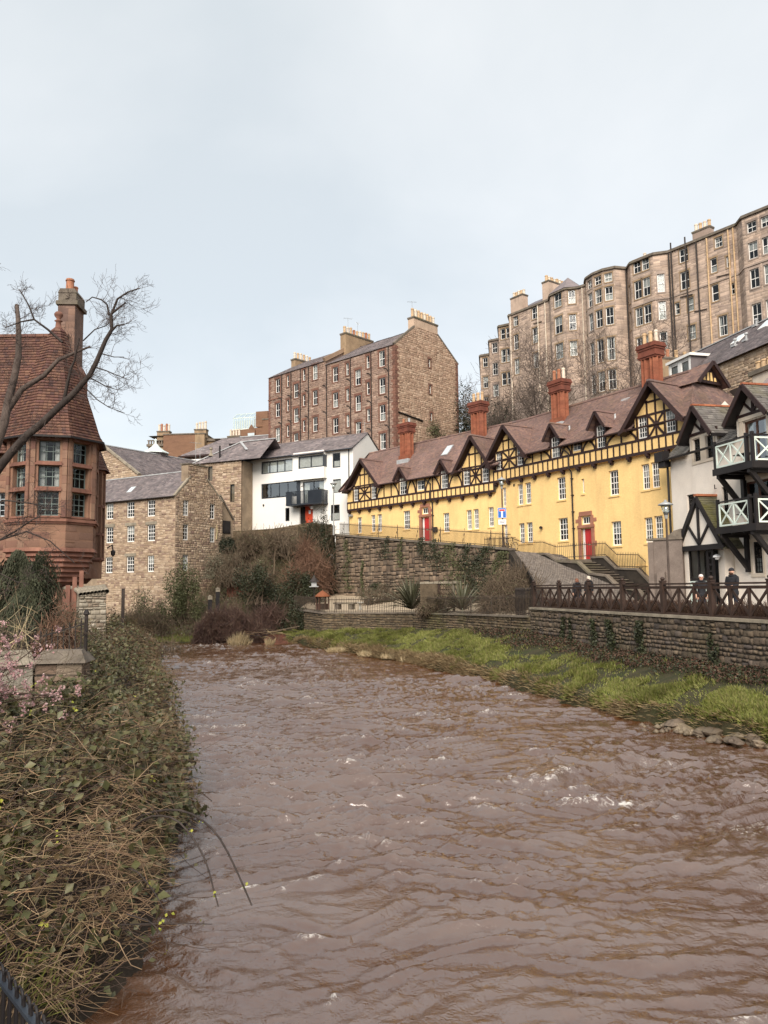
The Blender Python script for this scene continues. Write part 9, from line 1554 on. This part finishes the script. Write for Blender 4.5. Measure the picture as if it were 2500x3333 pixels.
# people ------------------------------------------------------------------
def person(label, p, h, face, arms, coat='coat', hat=None, hair=None, beard=False, scarf=False, turn=0.):
    """one continuous skinned body; face = heading in radians, arms = ((elbow, hand) offsets left, right) in body space"""
    k = h/1.75; root = thing('person', label, 'person', p)
    rot = Matrix.Rotation(face, 3, 'Z'); T = lambda v: rot @ (Vector(v)*k)+Vector(p)
    vs = {'pel': (0, 0, .95), 'sp': (0, .0, 1.12), 'ch': (0, .0, 1.33), 'nk0': (0, 0, 1.47), 'nk': (0, .02, 1.52), 'hd0': (0, .035, 1.58), 'hd1': (0, .03, 1.65), 'hd2': (0, .02, 1.72)}
    rad = {'pel': (.16, .13), 'sp': (.165, .13), 'ch': (.185, .135), 'nk0': (.09, .08), 'nk': (.06, .06), 'hd0': (.072, .082), 'hd1': (.078, .095), 'hd2': (.06, .075)}
    ed = [('pel', 'sp'), ('sp', 'ch'), ('ch', 'nk0'), ('nk0', 'nk'), ('nk', 'hd0'), ('hd0', 'hd1'), ('hd1', 'hd2')]
    for s, nm, (el, ha) in ((-1, 'l', arms[0]), (1, 'r', arms[1])):
        vs['sh'+nm] = (s*.19, 0, 1.42); vs['el'+nm] = (s*.19+el[0], el[1], 1.42+el[2]); vs['wr'+nm] = (s*.19+ha[0], ha[1], 1.42+ha[2]); v = Vector(vs['wr'+nm])-Vector(vs['el'+nm]); v.normalize(); vs['pa'+nm] = tuple(Vector(vs['wr'+nm])+v*.07)
        rad['sh'+nm] = (.085, .085); rad['el'+nm] = (.06, .06); rad['wr'+nm] = (.04, .04); rad['pa'+nm] = (.04, .028)
        ed += [('ch', 'sh'+nm), ('sh'+nm, 'el'+nm), ('el'+nm, 'wr'+nm), ('wr'+nm, 'pa'+nm)]
        side = v.cross(Vector((0, 0, 1))); side.normalize()
        for i, (o, ln, z) in enumerate(((-.03, .075, 0), (-.01, .085, 0), (.01, .08, 0), (.03, .065, 0), (-.045, .05, .03))):
            b = Vector(vs['pa'+nm])+side*o; e = b+v*ln*.6+Vector((0, 0, -.01)); t = e+v*ln*.35+Vector((0, 0, -.03 if i < 4 else .02)); vs[f'f{i}a'+nm] = tuple(e+Vector((0, 0, z))); vs[f'f{i}b'+nm] = tuple(t+Vector((0, 0, z))); rad[f'f{i}a'+nm] = (.0095, .0095); rad[f'f{i}b'+nm] = (.008, .008); ed += [('pa'+nm, f'f{i}a'+nm), (f'f{i}a'+nm, f'f{i}b'+nm)]
        vs['hp'+nm] = (s*.1, 0, .88); vs['kn'+nm] = (s*.11, .02+turn*s*.12, .5); vs['an'+nm] = (s*.11, -.02+turn*s*.2, .1); vs['to'+nm] = (s*.12, .14+turn*s*.2, .045); rad['hp'+nm] = (.105, .105); rad['kn'+nm] = (.07, .07); rad['an'+nm] = (.05, .05); rad['to'+nm] = (.045, .035); ed += [('pel', 'hp'+nm), ('hp'+nm, 'kn'+nm), ('kn'+nm, 'an'+nm), ('an'+nm, 'to'+nm)]
    names = list(vs); me = bpy.data.meshes.new('body'); me.from_pydata([tuple(T(vs[n])-Vector(p)) for n in names], [(names.index(a), names.index(b)) for a, b in ed], [])
    o = bpy.data.objects.new('body', me); link(o, root); sk = o.modifiers.new('skin', 'SKIN'); sk.use_smooth_shade = True; o.modifiers.new('sub', 'SUBSURF').render_levels = 2; o.modifiers['sub'].levels = 2
    for i, n in enumerate(names): d = me.skin_vertices[0].data[i]; d.radius = (rad[n][0]*k, rad[n][1]*k); d.use_root = (n == 'pel')
    dg = bpy.context.evaluated_depsgraph_get(); em = bpy.data.meshes.new_from_object(o.evaluated_get(dg)); o.modifiers.clear(); o.data = em
    for m_ in (coat, 'jean', 'skin'): em.materials.append(M[m_])
    mi = []
    hands = [rot @ (Vector(vs['wr'+s])*k) for s in 'lr']
    for f in em.polygons:
        c = f.center; z = c.z/k; hnd = any((c-hh).length < .2*k and ((c-hh).length < .025*k or True) and min((c-(rot @ (Vector(vs['el'+s])*k))).length for s in 'lr') > .2*k for hh in hands) and min((c-hh).length for hh in hands) < .19*k
        mi.append(2 if z > 1.5 or (hnd and .7 < z < 1.5 and min((c-(rot @ (Vector(vs['pa'+s])*k))).length for s in 'lr') < .13*k) else (1 if z < .82 else 0))
    em.polygons.foreach_set('material_index', np.array(mi, np.int32)); em.polygons.foreach_set('use_smooth', np.ones(len(mi), bool))
    W_ = lambda x, y, z: tuple(T((x, y, z))); hc = (0, .025, 1.66)
    def ell(b, c, r, z0=-1, z1=1, n=14, m=9):
        P_ = [(math.sqrt(max(0, 1-t*t)), t) for t in np.linspace(z0, z1, m)]; kk = len(b.v)
        for rr, t in P_:
            for i in range(n): a = 2*math.pi*i/n; b.v.append(W_(c[0]+r[0]*rr*math.cos(a), c[1]+r[1]*rr*math.sin(a), c[2]+r[2]*t))
        for j in range(m-1):
            for i in range(n): b.f.append((kk+j*n+i, kk+j*n+(i+1) % n, kk+(j+1)*n+(i+1) % n, kk+(j+1)*n+i)); b.m.append(0)
    fc = one('face', M['skin'], root, lambda b: (ell(b, (0, .11, 1.635), (.016, .028, .03)), ell(b, (-.083, .02, 1.635), (.014, .02, .03)), ell(b, (.083, .02, 1.635), (.014, .02, .03))), smooth=True)
    one('eyes', M['black'], fc, lambda b: (ell(b, (-.033, .107, 1.655), (.014, .008, .008)), ell(b, (.033, .107, 1.655), (.014, .008, .008)))); one('mouth', M['signred'] if not beard else M['beard'], fc, lambda b: ell(b, (0, .108, 1.592), (.028, .01, .008)))
    if beard: one('beard', M['beard'], root, lambda b: (ell(b, (0, .06, 1.575), (.075, .075, .065)),), smooth=True)
    if hat: one('beanie', M[hat], root, lambda b: (ell(b, (0, .015, 1.685), (.098, .112, .105), -.05, 1), ell(b, (0, .015, 1.69), (.104, .118, .035))), smooth=True)
    if hair: one('hair', M[hair], root, lambda b: (ell(b, (0, -.005, 1.675), (.1, .112, .1), -.2, 1), ell(b, (0, -.05, 1.6), (.105, .07, .13))), smooth=True)
    if scarf: one('scarf', M['coat'] if scarf == 'coat' else M[scarf], root, lambda b: ell(b, (0, .01, 1.5), (.12, .11, .055)), smooth=True)
    one('hood', M[coat], root, lambda b: ell(b, (0, -.07, 1.49), (.14, .09, .075)), smooth=True); one('coat_hem', M[coat], root, lambda b: ell(b, (0, 0, .9), (.21, .16, .2)), smooth=True)
    return root
fw = ((-.02, .05, -.27), (.08, .25, -.3)); fw2 = ((.02, .05, -.27), (-.08, .25, -.3)); dn = ((-.06, 0, -.28), (-.05, .03, -.53)); dn2 = ((.06, 0, -.28), (.05, .03, -.53))
person('man in black coat and black beanie holding a phone at the fence', (12.7, 28.2, 2.93), 1.8, R(125), (fw, fw2), 'coat', hat='coat', beard=True, scarf='coat')
one('phone', M['phone'], None, lambda b: b.box(Fr((12.42, 28.0), R(125)), -.05, .05, -.01, .01, 4.1, 4.22), label='small dark phone in the hands of the bearded man', cat='phone')
person('woman in pale pink beanie and dark jacket behind the fence', (12.3, 30, 2.93), 1.6, R(165), (dn, dn2), 'coat', hat='hatpink', scarf='coat')
person('person with fair hair in a dark coat walking up the ramp', (10.7, 40.5, 2.95), 1.7, R(20), (dn, dn2), 'coat', hair='fairhair', turn=1)
person('auburn-haired person in a dark jacket beside the fair-haired walker', (9.95, 40, 2.95), 1.58, R(15), (dn, dn2), 'coat', hair='redhair', turn=-1)
